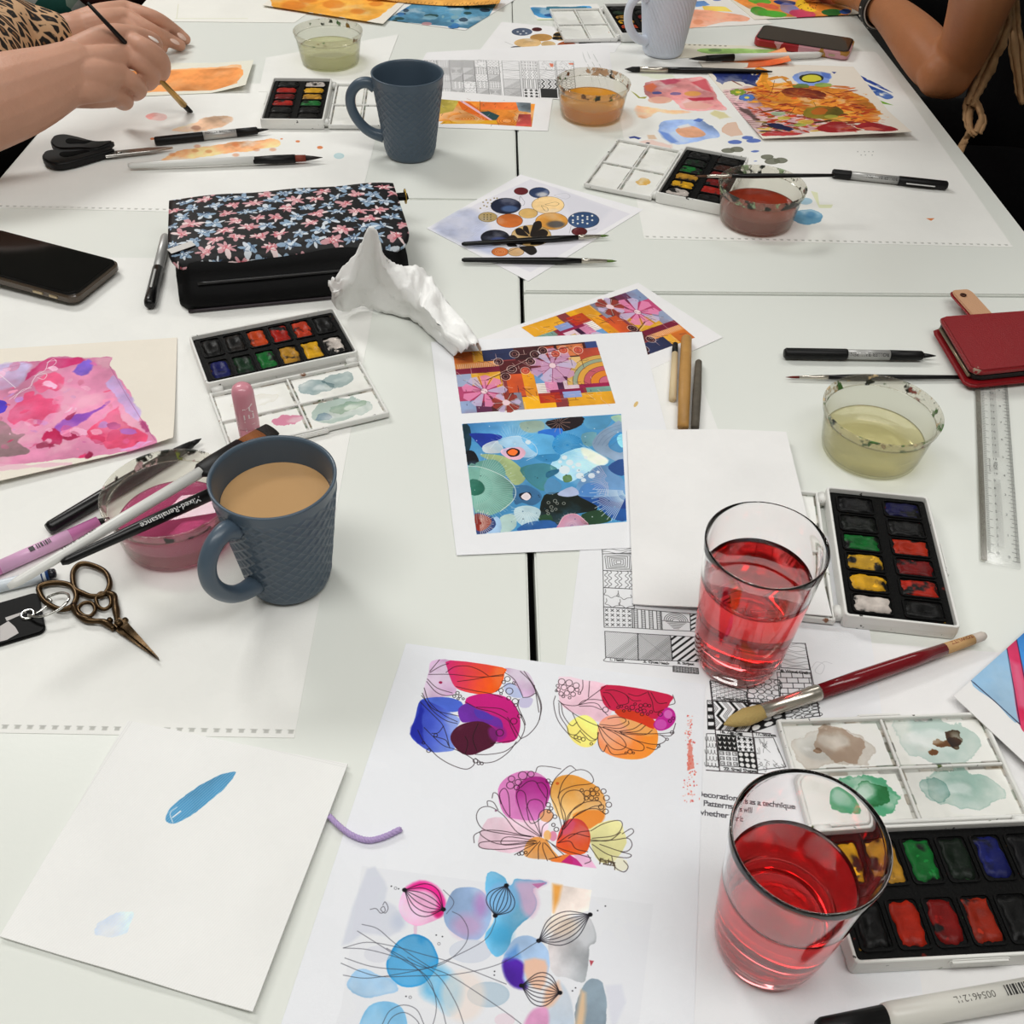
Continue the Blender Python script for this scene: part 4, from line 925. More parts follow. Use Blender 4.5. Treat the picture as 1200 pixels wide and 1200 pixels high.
# ------------------------------------------------------------------ what is printed or painted on each sheet
PT = {}
def Z(x0, y0, k):
    """points of an enlarged view (origin x0, y0, k times) -> points of the photograph"""
    return lambda *a: [(x0 + a[i] / k, y0 + a[i + 1] / k) for i in range(0, len(a), 2)]
def bubbles(c, z, pts, wd=.42, col='1d1014', fill=None):
    for x, y, r in pts:
        (p,) = z(x, y); (p2,) = z(x + r, y); r_ = p2[0] - p[0]
        if fill: c.ell(p[0], p[1], r_, r_ * .9, fill, a=.8, n=12)
        c.ring(p[0], p[1], r_, r_ * .9, wd, col, n=12)
def lines(c, z, *L, wd=.42, col='1d1014', a=.95):
    for l in L: c.line(z(*l), wd, col, a)
def near_print(c):
    ink = '1a0f16'
    # blue and magenta circles
    z = Z(470, 760, 6.667)
    c.poly(z(240, 100, 390, 95, 420, 200, 430, 340, 330, 380, 200, 390, 175, 340, 215, 190), 'c79cc4', a=.85, tex=.5, smooth=3)
    c.poly(z(810, 155, 940, 175, 1000, 200, 1045, 300, 1030, 370, 960, 380, 900, 300, 850, 220), 'cfa8cf', a=.75, tex=.5, smooth=3)
    c.poly(z(800, 290, 850, 270, 910, 310, 950, 380, 880, 385, 820, 350), '9aa9dc', a=.8, tex=.3, smooth=3); c.poly(z(920, 400, 980, 380, 1030, 400, 1000, 460, 930, 460), 'c2bce0', a=.8, smooth=3)
    c.poly(z(385, 95, 790, 150, 805, 200, 790, 270, 740, 340, 640, 362, 500, 340, 420, 300, 380, 220, 362, 160), 'c81f7c', a=.97, tex=.12, edge=.15, smooth=3, col2='f05a14', dirn=(1.0, .0))
    c.poly(z(150, 410, 230, 385, 370, 385, 470, 420, 475, 470, 400, 500, 200, 470), '4560c4', a=.95, tex=.3, smooth=3)
    c.poly(z(150, 410, 250, 430, 380, 500, 460, 560, 420, 640, 390, 720, 420, 790, 330, 810, 230, 808, 130, 745, 72, 670, 110, 540), '2636b0', a=.97, tex=.25, smooth=0, col2='6f88da', dirn=(1.0, .15))
    c.poly(z(74, 668, 112, 540, 152, 420, 180, 480, 170, 640, 190, 750, 130, 743), '18209c', a=.75, soft=2, wob=.8)
    c.poly(z(500, 420, 560, 370, 680, 355, 800, 375, 880, 430, 925, 530, 925, 640, 880, 725, 740, 730, 560, 600), 'cc1a80', a=.97, tex=.12, edge=.2, smooth=3)
    c.poly(z(450, 470, 520, 430, 600, 480, 700, 520, 780, 560, 790, 640, 700, 600, 560, 575, 480, 580, 450, 530), '6a2a9e', a=.9, tex=.3, smooth=3)
    c.poly(z(570, 480, 650, 490, 720, 540, 700, 560, 600, 545), '4a3ab4', a=.7, smooth=3)
    c.poly(z(385, 690, 430, 620, 520, 580, 640, 575, 740, 640, 755, 690, 720, 760, 640, 800, 560, 832, 480, 825, 410, 760), '4a0f2a', a=.97, tex=.12, edge=.2, smooth=3)
    c.poly(z(690, 620, 800, 620, 820, 690, 740, 730, 690, 690), '8a1e88', a=.7, soft=3, smooth=3); c.ell(*z(308, 268)[0], 2.2, 1.6, 'a01a50', n=8)
    lines(c, z, (215, 205, 400, 205, 600, 225, 800, 215), (225, 180, 300, 90), (225, 190, 310, 140, 370, 120), (350, 190, 420, 145, 520, 140, 610, 170, 680, 215), (440, 260, 560, 245, 680, 222, 800, 205),
        (200, 260, 270, 340, 350, 370, 440, 360), (205, 240, 280, 310, 400, 350), (180, 310, 220, 420, 330, 520, 440, 575), (165, 350, 230, 470, 340, 560, 440, 590), (160, 370, 260, 480, 450, 530), (150, 420, 250, 520, 310, 580, 330, 610),
        (330, 610, 290, 660, 240, 665), (330, 610, 355, 680, 380, 780), (250, 690, 300, 700, 350, 720, 370, 760), (130, 640, 170, 720, 230, 790, 290, 850, 390, 910, 500, 945, 560, 920, 570, 880, 520, 840, 420, 790, 330, 760, 250, 690, 180, 620),
        (430, 300, 560, 330, 700, 355, 790, 385), (500, 420, 600, 470, 720, 500, 830, 560, 860, 620, 900, 700), (590, 460, 760, 470, 830, 500), (830, 540, 870, 600, 930, 700), (900, 470, 940, 540, 965, 620, 930, 710, 880, 760),
        (700, 745, 760, 740, 880, 720), (580, 860, 640, 895, 740, 880, 840, 810, 900, 730), (580, 830, 680, 830, 800, 810, 880, 760), (930, 180, 1010, 260, 1060, 360, 1090, 460, 1070, 580, 1000, 670, 930, 710), (960, 180, 1040, 300, 1095, 440, 1080, 560),
        (810, 190, 880, 240, 920, 310, 950, 380), (950, 385, 1000, 380, 1050, 350), (920, 400, 915, 460, 960, 560, 970, 600), (1040, 290, 1060, 400, 1075, 500), (740, 340, 800, 300, 850, 275, 900, 290), (500, 690, 520, 740, 500, 830), (600, 590, 560, 700, 590, 800))
    bubbles(c, z, [(440, 350, 14), (415, 375, 12), (460, 375, 12), (445, 395, 9), (485, 395, 9), (830, 240, 22), (800, 265, 14), (845, 335, 28), (780, 330, 18), (890, 415, 24), (840, 390, 16), (895, 445, 14), (925, 530, 16), (580, 880, 18), (605, 900, 12), (630, 900, 12), (215, 800, 16), (175, 740, 11), (780, 355, 10), (880, 270, 10), (880, 570, 26), (770, 660, 30), (270, 680, 14)])
    # pink, red and orange leaves
    z = Z(640, 780, 7.5)
    c.poly(z(110, 100, 330, 130, 520, 165, 600, 300, 560, 440, 470, 500, 330, 450, 200, 400, 120, 320), 'ecc3d3', a=.8, tex=.3, smooth=2)
    c.poly(z(180, 540, 260, 460, 360, 440, 450, 520, 450, 640, 400, 710, 310, 715, 220, 650), 'f2e27a', a=.9, tex=.3, smooth=3)
    c.poly(z(470, 500, 560, 440, 700, 440, 850, 490, 970, 570, 975, 690, 930, 770, 840, 820, 700, 825, 560, 790, 470, 720, 450, 600), 'ee7f58', a=.93, tex=.3, smooth=3, col2='ee8a2c', dirn=(1, -.2))
    c.poly(z(640, 470, 760, 460, 900, 540, 970, 580, 900, 620, 760, 590), 'f3b46a', a=.7, soft=3, smooth=3)
    c.poly(z(530, 172, 1070, 255, 1085, 330, 1040, 400, 980, 470, 880, 460, 700, 420, 560, 390, 490, 300), 'c81f48', a=.95, tex=.18, edge=.2)
    c.poly(z(600, 390, 760, 400, 900, 450, 960, 500, 940, 560, 850, 520, 740, 480, 640, 450), 'd83a1c', a=.85, tex=.2, smooth=2)
    c.poly(z(1010, 420, 1060, 370, 1120, 400, 1135, 480, 1080, 550, 990, 575, 940, 520), 'b81f8c', a=.92, tex=.2, smooth=3); c.ell(*z(1070, 430)[0], 5, 5, 'e07ac8', a=.8); c.ell(*z(1005, 520)[0], 7, 6, 'd964c0', a=.7)
    lines(c, z, (105, 310, 160, 345, 280, 350, 400, 270, 520, 180), (115, 320, 250, 430, 420, 520, 600, 575, 800, 600, 1000, 600, 1110, 590), (280, 350, 330, 310, 420, 300, 500, 310), (280, 350, 380, 330, 450, 340, 490, 390, 540, 440), (290, 360, 400, 360, 480, 390),
        (80, 270, 65, 340, 100, 480, 200, 610, 300, 680), (110, 330, 120, 440, 180, 540, 200, 600, 260, 610, 300, 570), (130, 330, 150, 440, 220, 530, 270, 500), (230, 420, 290, 540, 400, 640, 440, 650), (300, 580, 380, 660, 440, 650, 460, 590), (450, 590, 460, 700, 500, 760, 530, 700),
        (450, 520, 500, 640, 580, 730, 660, 740, 700, 700, 640, 620, 500, 545), (460, 530, 560, 640, 720, 730, 840, 750, 850, 700, 740, 640, 600, 580), (650, 590, 760, 650, 900, 690, 1000, 690, 1050, 650, 1000, 610), (530, 700, 580, 780, 690, 780), (470, 520, 600, 530, 690, 500, 690, 470, 620, 455, 540, 470), (500, 540, 640, 555, 720, 520, 720, 490), (640, 580, 760, 560, 840, 510), (650, 590, 800, 580, 870, 530), (660, 600, 860, 610, 930, 570),
        (500, 240, 560, 250, 620, 330, 640, 350, 720, 330, 700, 260, 600, 220, 520, 220), (700, 260, 760, 310, 830, 310), (720, 250, 800, 270, 880, 240), (890, 230, 930, 320, 950, 410, 1030, 390), (920, 240, 980, 330, 1060, 330), (560, 370, 530, 320, 500, 270), (380, 140, 370, 280), (300, 240, 320, 200, 320, 130), (1110, 260, 1130, 330, 1080, 350), (980, 610, 1090, 620, 1120, 560, 1135, 510), (1000, 690, 960, 740, 880, 720), wd=.4)
    bubbles(c, z, [(135, 145, 30), (200, 155, 30), (262, 178, 28), (155, 195, 26), (217, 210, 30), (180, 245, 24), (235, 255, 22), (130, 250, 20), (105, 215, 18), (270, 215, 18), (100, 180, 14), (290, 245, 12), (150, 275, 12), (205, 285, 12), (88, 225, 10), (755, 370, 22), (830, 355, 18), (870, 350, 18), (800, 400, 18), (860, 400, 18), (825, 385, 14), (705, 370, 14), (905, 355, 14), (780, 340, 12), (730, 395, 12), (840, 430, 16), (890, 430, 12), (680, 400, 12), (920, 410, 14), (660, 360, 12), (630, 370, 12), (735, 760, 20), (700, 770, 10), (765, 770, 10), (1000, 430, 20), (1085, 490, 14), (1115, 465, 14), (1105, 590, 16), (1060, 650, 12), (985, 710, 14), (395, 690, 12), (520, 390, 26), (260, 630, 16), (290, 640, 16), (325, 650, 18)], .38)
    # flower in magenta, orange and yellow
    z = Z(545, 890, 5.714)
    c.poly(z(220, 200, 280, 120, 380, 80, 480, 90, 550, 140, 570, 220, 540, 320, 490, 400, 420, 425, 300, 400, 240, 330), 'd07ab8', a=.9, tex=.2, smooth=3)
    c.poly(z(350, 180, 430, 120, 540, 130, 570, 220, 530, 330, 480, 400, 410, 410, 340, 290), 'b01888', a=.92, tex=.2, smooth=3, col2='d878c2', dirn=(0, -1))
    c.poly(z(570, 190, 620, 120, 720, 105, 830, 150, 910, 210, 940, 290, 930, 390, 880, 450, 820, 470, 740, 420, 640, 400, 590, 320), 'f0a040', a=.93, tex=.25, smooth=3, col2='f4cf90', dirn=(-.4, -1))
    c.poly(z(720, 370, 820, 340, 920, 350, 930, 400, 870, 460, 820, 465, 760, 420), 'ee8426', a=.8, soft=2, smooth=3)
    c.poly(z(90, 590, 100, 500, 150, 400, 260, 390, 400, 410, 560, 420, 520, 520, 440, 590, 300, 630, 180, 605), 'eecbdb', a=.85, tex=.35, smooth=2)
    c.poly(z(830, 470, 960, 410, 1040, 420, 1060, 480, 1080, 560, 1000, 680, 900, 690, 850, 600), 'efe9a8', a=.85, tex=.25, smooth=2); c.poly(z(980, 640, 1080, 680, 1080, 740, 1000, 740), 'efe9c0', a=.6, smooth=2)
    c.poly(z(610, 560, 640, 460, 700, 400, 780, 410, 830, 480, 835, 560, 800, 630, 700, 640, 620, 600), 'cc3a40', a=.93, tex=.2, edge=.15, smooth=3, col2='e05a1c', dirn=(.5, -1)); c.poly(z(640, 500, 700, 410, 740, 430, 700, 500), 'd05a88', a=.6, soft=3, smooth=2)
    c.poly(z(410, 560, 470, 520, 540, 540, 580, 600, 640, 680, 540, 672, 400, 650), 'f0a254', a=.9, tex=.3); c.poly(z(570, 680, 640, 645, 700, 640, 720, 700, 660, 695), 'e8762c', a=.9, tex=.2); c.poly(z(640, 690, 700, 640, 780, 690, 785, 720), 'c41f7c', a=.92); c.poly(z(720, 640, 820, 640, 880, 730, 790, 720), 'e3b0d0', a=.85, tex=.3)
    c.poly(z(500, 370, 550, 335, 590, 380, 560, 420, 510, 410), 'ea9a60', a=.8, smooth=3); c.ell(*z(588, 515)[0], 4.5, 6, 'e07aa0', a=.8); c.ell(*z(550, 510)[0], 4.5, 6, 'f5b25c', a=.8)
    lines(c, z, (510, 520, 400, 420, 345, 260, 360, 210, 400, 230, 420, 330, 510, 520), (510, 520, 490, 430, 500, 360, 550, 335, 590, 370, 570, 410, 520, 450, 510, 520), (410, 330, 430, 280, 480, 270, 520, 300, 520, 380, 440, 430, 410, 330), (370, 190, 420, 150, 470, 150, 500, 200, 540, 260), (480, 160, 520, 160, 550, 210, 540, 300),
        (500, 520, 300, 390, 230, 250, 260, 195, 290, 240, 300, 380), (460, 520, 350, 490, 260, 380, 170, 320, 100, 330, 75, 390, 110, 460, 200, 490, 440, 520), (440, 520, 240, 480, 110, 480, 120, 520, 240, 570, 460, 550), (470, 545, 290, 520, 240, 550, 270, 575, 460, 560), (480, 550, 160, 550, 90, 570, 130, 600, 300, 600, 480, 560), (60, 560, 60, 510, 110, 480), (150, 310, 150, 280, 190, 290, 220, 340), (180, 260, 190, 225, 220, 240, 240, 300), (330, 640, 420, 590, 480, 560), (410, 650, 470, 580, 500, 550), (490, 670, 490, 590, 505, 560), (550, 680, 520, 600, 520, 560), (610, 660, 560, 590, 530, 560), (660, 640, 580, 570), (840, 660, 640, 600, 540, 540),
        (620, 540, 650, 480, 610, 330, 570, 240, 590, 150, 640, 90, 700, 45, 740, 70), (620, 540, 660, 440, 640, 330, 630, 230, 720, 180, 850, 160, 840, 100, 780, 70, 710, 90, 650, 160, 620, 260), (650, 480, 670, 380, 640, 290, 680, 220, 760, 210, 800, 260, 780, 300, 700, 360, 660, 450), (660, 470, 720, 340, 800, 290, 890, 280, 910, 310, 850, 320, 720, 390), (660, 470, 760, 360, 870, 330, 940, 370), (470, 90, 490, 50, 560, 50, 640, 65), (690, 530, 760, 490, 830, 480), (620, 560, 720, 500, 830, 520), (620, 560, 700, 550, 740, 600, 820, 620), (840, 480, 930, 430, 1030, 410, 1050, 450, 1000, 510, 850, 530), (840, 540, 960, 545, 1040, 490), (840, 550, 1000, 540, 1090, 530, 1115, 580, 1060, 620, 900, 570), (850, 570, 960, 640, 1080, 660, 1110, 640, 1040, 620), (830, 580, 900, 680), (1050, 500, 1110, 465, 1125, 490, 1080, 525), (980, 650, 1000, 720, 1060, 755, 1090, 720, 1060, 680), (900, 670, 990, 690, 1000, 740), (560, 670, 640, 650), (820, 640, 840, 680, 800, 700), wd=.38)
    bubbles(c, z, [(310, 132, 22), (355, 155, 22), (302, 175, 26), (345, 190, 18), (385, 110, 30), (440, 100, 22), (555, 305, 16), (575, 330, 12), (560, 350, 12), (600, 385, 14), (590, 440, 12), (610, 470, 16), (815, 228, 22), (855, 230, 18), (845, 260, 16), (880, 200, 18), (845, 205, 12), (810, 262, 14), (880, 265, 12), (780, 208, 11), (910, 320, 18), (940, 350, 18), (885, 235, 12), (925, 215, 18), (945, 260, 20), (960, 305, 20), (380, 630, 14), (405, 625, 10), (360, 635, 10), (555, 145, 14), (575, 160, 10)], .38)
    c.ell(*z(617, 162)[0], 2, 1.7, 'cc5a20'); c.ell(*z(205, 345)[0], 1.3, 1.1, '8a5a78'); c.text('Fabs', *z(893, 700)[0], 3.8, '4a3a28', to=z(990, 715)[0])
    # blue, pink and grey dandelion heads
    z = Z(390, 1010, 5.714); W = Z(560, 1010, 5.714)
    c.poly([(400, 1180), (424, 1015), (765, 1060), (745, 1230), (380, 1240)], 'e6e8ee', a=.75)
    c.poly(z(230, 50, 320, 90, 365, 180, 350, 260, 420, 300, 480, 420, 380, 500, 200, 480, 60, 560), 'd0d4e2', a=.7, soft=3, smooth=2); c.ell(*z(440, 400)[0], 8, 9, 'b6c2da', a=.5, soft=8)
    c.poly(z(540, 420, 565, 420, 562, 490, 542, 490), 'e2b4d0', a=.6)
    c.poly(z(480, 190, 560, 135, 640, 135, 720, 200, 755, 280, 720, 370, 640, 410, 560, 430, 480, 390, 440, 300), 'e6a4cc', a=.85, tex=.5, edge=.15, smooth=3); c.poly(z(480, 190, 580, 130, 690, 165, 750, 260, 740, 340, 690, 370, 700, 250, 620, 190), 'd21f80', a=.85, soft=4, tex=.3, smooth=3); c.poly(z(660, 340, 745, 320, 735, 360, 700, 375), 'cc1468', a=.8, soft=3, smooth=3)
    c.poly(z(800, 200, 880, 172, 980, 185, 1040, 260, 1060, 380, 1000, 500, 930, 530, 840, 500, 760, 430, 745, 330), '9cb8e0', a=.9, tex=.35, edge=.2, smooth=3); c.ell(*z(990, 290)[0], 8, 14, 'c07ac0', a=.6, soft=8); c.ell(*z(900, 430)[0], 18, 14, 'd89ac4', a=.55, soft=10)
    c.poly(z(380, 620, 440, 530, 540, 485, 640, 520, 690, 600, 705, 680, 640, 790, 560, 835, 460, 835, 380, 770, 358, 690), '2a96d8', a=.95, tex=.25, edge=.2, smooth=3)
    c.poly(z(600, 720, 700, 690, 800, 760, 860, 840, 840, 960, 780, 1010, 700, 940, 600, 880), '4aaade', a=.85, soft=9, tex=.35, smooth=3)
    c.poly(z(80, 820, 140, 720, 230, 700, 340, 760, 440, 850, 380, 890, 240, 920, 130, 890), '96bcdc', a=.85, tex=.3, edge=.25, wob=.8, smooth=3); c.poly(z(180, 1080, 240, 970, 340, 935, 440, 960, 490, 1040, 480, 1160, 300, 1200, 180, 1160), '7ab4da', a=.9, tex=.3, edge=.2, smooth=3)
    c.ell(*z(920, 600)[0], 25, 14, 'd2d8e6', a=.75, edge=.1); c.ell(*z(1040, 890)[0], 25, 15, 'b4c8d8', a=.8, edge=.15); c.ell(*z(870, 900)[0], 26, 30, 'f0dfd4', a=.6, soft=6); c.ell(*z(300, 620)[0], 16, 10, 'd6d8e4', a=.6)
    c.poly(W(60, 75, 180, 95, 215, 150, 260, 105, 460, 140, 380, 185, 405, 270, 380, 350, 300, 420, 240, 480, 210, 570, 150, 630, 100, 620, 40, 510, 110, 380, 50, 240), '6ab6e0', a=.92, tex=.3, edge=.15, wob=.5, smooth=0); c.poly(W(250, 140, 360, 130, 460, 140, 390, 190, 405, 280, 360, 370, 300, 330, 270, 220), 'd8a8c8', a=.75, soft=6, smooth=3); c.ell(*W(160, 250)[0], 18, 19, '8ab2e2', a=.6, soft=5); c.ell(*W(150, 490)[0], 14, 12, '32a2d8', a=.5, soft=8); c.poly(W(360, 150, 460, 140, 400, 180), 'c05a94', a=.7)
    c.poly(W(180, 620, 240, 520, 330, 495, 410, 530, 470, 600, 478, 700, 440, 800, 340, 830, 270, 850, 190, 790, 160, 690), 'a9c6ea', a=.9, tex=.3, edge=.25, smooth=3); c.poly(W(165, 670, 230, 640, 310, 690, 300, 780, 330, 850, 240, 840, 180, 770), '4a1f9a', a=.9, soft=3, tex=.4, smooth=3); c.poly(W(180, 620, 260, 560, 280, 640, 200, 660), '4a8ad4', a=.7, soft=5); c.poly(W(310, 660, 450, 660, 460, 760, 420, 860, 330, 800), 'f2c0a2', a=.9, soft=3, smooth=2)
    c.poly(W(500, 150, 760, 190, 740, 330, 490, 400), 'ecdfd8', a=.85, tex=.4); c.poly(W(500, 150, 560, 160, 540, 260, 505, 340), 'f0a850', a=.85, soft=4, tex=.3)
    c.poly(W(490, 520, 560, 400, 740, 360, 800, 480, 790, 540, 750, 580, 750, 700, 720, 790, 680, 805, 600, 780, 510, 760, 480, 650), 'a9aeb4', a=.88, tex=.5, edge=.25, wob=.7, col2='c8c2c4', dirn=(-1, .6)); c.ell(*W(560, 430)[0], 18, 12, 'f0d6bc', a=.6, soft=8); c.poly(W(745, 660, 775, 665, 755, 700), 'b03a48', a=.9)
    c.poly(W(440, 880, 520, 800, 575, 830, 630, 960, 640, 1200, 470, 1100), 'c8d8ea', a=.8, soft=2, tex=.3); c.poly(W(450, 850, 540, 800, 560, 880, 500, 960, 430, 1000), 'f0b894', a=.85, soft=4); c.poly(W(310, 1080, 370, 990, 460, 980, 470, 1100, 400, 1200, 300, 1180), 'c48ab0', a=.75, soft=3, tex=.4); c.ell(*z(1150, 1060)[0], 12, 8, 'e8d0dc', a=.6)
    c.poly(W(650, 1100, 690, 860, 740, 775, 810, 780, 850, 830, 860, 1000, 830, 1200, 640, 1200), '9cb0c0', a=.9, tex=.45, edge=.25, wob=.6); c.poly(W(650, 1100, 690, 860, 720, 880, 720, 1000, 690, 1200, 640, 1200), 'eac49a', a=.85, soft=4); c.poly(W(850, 830, 960, 820, 990, 940, 900, 1150), 'd8dbe8', a=.7, soft=3)
    for a_, b_, n_, sx in ((z(480, 190)[0], z(740, 320)[0], 7, .42), (W(190, 160)[0], W(115, 362)[0], 8, .5), (W(750, 355)[0], W(405, 530)[0], 8, .30), (W(290, 830)[0], W(548, 878)[0], 9, .48)):
        a_, b_ = np.array(a_), np.array(b_); d = b_ - a_; n = np.array([-d[1], d[0]])
        for k in np.linspace(-sx, sx, n_): c.line([tuple(a_), tuple(a_ + d * .35 + n * k * .8), tuple(a_ + d * .7 + n * k * .8), tuple(b_)], .38, '16141e')
        for q in (a_, b_): c.ell(q[0], q[1], 3, 2.6, '0e0c14', n=8)
    lines(c, z, (195, 420, 300, 450, 420, 550, 640, 700, 780, 760, 1000, 900, 1200, 1040, 1400, 1200), (165, 465, 300, 550, 440, 640, 620, 760, 680, 880, 690, 1010, 640, 1180), (70, 578, 230, 540, 420, 570, 600, 620, 780, 670, 960, 740, 1160, 820), (70, 578, 240, 590, 460, 650, 620, 710, 760, 670, 880, 560, 905, 460, 860, 370, 800, 335), (80, 645, 250, 700, 420, 720, 600, 720, 760, 660, 1010, 530, 1080, 420, 1090, 370), (55, 680, 200, 740, 330, 770, 560, 765, 760, 760, 960, 730, 1150, 670, 1330, 560, 1380, 530), (70, 760, 200, 780, 330, 770, 560, 730, 640, 710), (360, 580, 500, 660, 620, 780, 720, 960, 760, 1100), (500, 640, 700, 760, 820, 940, 880, 1100), (330, 1090, 380, 1000, 470, 960, 560, 990, 610, 1090), (350, 1120, 400, 1040, 480, 1010, 560, 1060, 600, 1140), (760, 350, 810, 270, 740, 190), wd=.32, col='3a3a44', a=.85)
    for x, y, r in ((420, 178, 9), (710, 550, 9), (518, 908, 9)): c.ring(*z(x, y)[0], r / 5.7, wd=.22, col='55555c', n=9)
    for x, y in ((440, 182), (392, 165), (733, 502), (692, 492), (490, 902), (1082, 735), (1080, 760)): c.ell(*z(x, y)[0], .9, .8, '15151c', n=7)
    for x, y in ((800, 328), (852, 298), (652, 845), (632, 865)): c.ell(*W(x, y)[0], .9, .8, '15151c', n=7)
    c.line(z(250, 320, 290, 315, 320, 345, 350, 330, 340, 300, 320, 320, 350, 345, 370, 310, 350, 270, 335, 290), .35, '55545c')
    # red spatter at the right margin
    rnd = random.Random(8)
    for k in range(120):
        y = rnd.uniform(838, 940); x = 808 + (y - 880) * .03 + rnd.gauss(0, 2.6 if y < 905 else 5)
        c.ell(x, y, rnd.uniform(.3, 1.4), rnd.uniform(.3, 1.6), rnd.choice(['e2553f', 'ea8a7a', 'd84a48', 'f0b0a4']), a=.8, n=6)
    c.poly([(806, 868), (810, 866), (811, 900), (806, 902)], 'e06a58', a=.7, wob=1.2)
PT['nearprint'] = near_print

def mosaic(c, q, seed, flip=False):
    """bright patchwork picture: q = four photo corners TL TR BR BL"""
    rnd = random.Random(seed); A = [np.array(p, float) for p in q]
    def at(u, v):
        if flip: u, v = 1 - u, 1 - v
        p = (A[0] * (1 - u) + A[1] * u) * (1 - v) + (A[3] * (1 - u) + A[2] * u) * v; return tuple(p)
    R = lambda u0, v0, u1, v1: [at(u0, v0), at(u1, v0), at(u1, v1), at(u0, v1)]
    c.poly(R(0, 0, 1, 1), '8a3a3c')
    def P_(u0, v0, u1, v1, col, **k): c.poly(R(u0, v0, u1, v1), col, a=.96, tex=.18, **k)
    for u0, v0, u1, v1, col in ((0, .0, .15, .25, 'd8742a'), (.13, 0, .25, .2, 'e6a83a'), (.2, 0, .42, .18, '2a3050'), (.42, 0, .92, .22, '3a1c20'), (.6, .02, .7, .2, 'b0452a'), (.72, .02, .9, .2, 'd67a4a'), (.92, 0, 1, .2, '3a4a80'), (0, .25, .3, .36, '7a1f38'), (.0, .18, .3, .27, 'd88a48'), (0, .36, .14, .6, '9aa6c4'), (.1, .36, .3, .62, 'd8a02e'), (.3, .2, .56, .42, '5a2226'), (.33, .42, .46, .78, 'd8582a'), (.44, .40, .52, .80, 'e6981e'), (.52, .38, .58, .60, '6a98c8'), (.52, .60, .6, .78, 'f0e4da'), (.58, .25, .80, .58, 'c89ab8'), (.58, .58, .7, .75, 'dc8ab0'), (.66, .52, .74, .72, '3a1838'), (.70, .58, .8, .74, 'd8c0cc'), (.78, .22, 1, .66, 'e0b878'), (.86, .10, 1, .3, 'c8503a'), (.80, .62, 1, .72, '98204a'), (.6, .72, .82, .8, '8a1c44'), (.84, .72, 1, .84, '7aa89a'), (.70, .80, 1, 1, 'e6a428'), (.68, .76, .8, .86, '8898c8'), (.40, .80, .62, 1, 'e8a81e'), (.52, .76, .66, .92, 'b8301e'), (.0, .56, .26, .82, 'c04a78'), (.2, .72, .40, 1, '4a2226'), (.36, .72, .41, 1, '8c8a9c'), (.0, .80, .14, 1, '8a9cc0'), (.10, .84, .2, 1, '5a2a4a')): P_(u0, v0, u1, v1, col)
    ring = lambda u, v, r, n=18, k=.55: [at(u + r * math.cos(t) * k, v + r * math.sin(t)) for t in np.linspace(0, 2 * PI, n, endpoint=False)]
    for r, col in ((.44, 'd8b05a'), (.38, '98a890'), (.33, 'e6a440'), (.26, 'c85a6a'), (.19, 'e88a2a'), (.10, 'd06a8a')): c.poly([at(1 - r * .62 * math.cos(t), .66 - r * math.sin(t)) for t in np.linspace(0, PI / 2, 9)] + [at(1, .66)], col, a=.95); c.line([at(1 - r * .62 * math.cos(t), .66 - r * math.sin(t)) for t in np.linspace(0, PI / 2, 9)], .35, '4a1c28')
    for u, v, r, main, hi in ((.66, .33, .27, 'cc98bc', '7a2a58'), (.17, .66, .25, 'e88ab4', '8a1c48'), (.30, .87, .16, '9a3a30', 'e8c8b8')):
        for k in range(9):
            t = k * 2 * PI / 9; c.poly([at(u, v), at(u + r * .55 * math.cos(t - .27), v + r * math.sin(t - .27)), at(u + r * .62 * math.cos(t), v + r * 1.06 * math.sin(t)), at(u + r * .55 * math.cos(t + .27), v + r * math.sin(t + .27))], main if k % 3 else 'c8b8d8', a=.9); c.line([at(u, v), at(u + r * .55 * math.cos(t + .35), v + r * math.sin(t + .35))], .5, hi)
        c.poly(ring(u, v, .045), 'f0d0d8'); c.line(ring(u, v, .045), .4, hi, closed=True)
    for u, v in ((.42, .1), (.56, .13), (.62, .08), (.70, .15), (.76, .1), (.30, .2), (.38, .34), (.47, .38), (.33, .45), (.52, .24), (.86, .12)):
        c.poly(ring(u, v, .055, 8), '3a1a20' if rnd.random() < .6 else 'c8503c'); c.line(ring(u, v, .06, 7), .55, 'f0d8cc', .9, 3, True); c.line(ring(u, v, .03, 6), .4, 'e8b0a0', .8, 3, True)
    c.line([at(.2, .48), at(.35, .36), at(.5, .22), at(.62, .12), at(.8, .06)], .9, '2a1216'); c.line([at(.2, .46), at(.36, .33), at(.5, .2)], .4, 'e8d0c4')
    for k in range(170):
        u, v = rnd.random() * .94, rnd.random() * .94; l = rnd.uniform(.02, .08)
        c.line([at(u, v), at(u + l * rnd.choice([0, .6, 1]), v + l * rnd.choice([1.6, .4, 0]))], .45, rnd.choice(['3a1620', 'f0d8c8', '5a2030', 'e8b8b0', '2a2238']), .8)
    for k in range(22): c.line([at(.02 + k * .013, .27), at(.02 + k * .013, .20)], .4, 'f4e6dc', .9)
    for k in range(6): c.line([at(.525, .62 + k * .028), at(.6, .62 + k * .028)], .3, '4a4a6a')
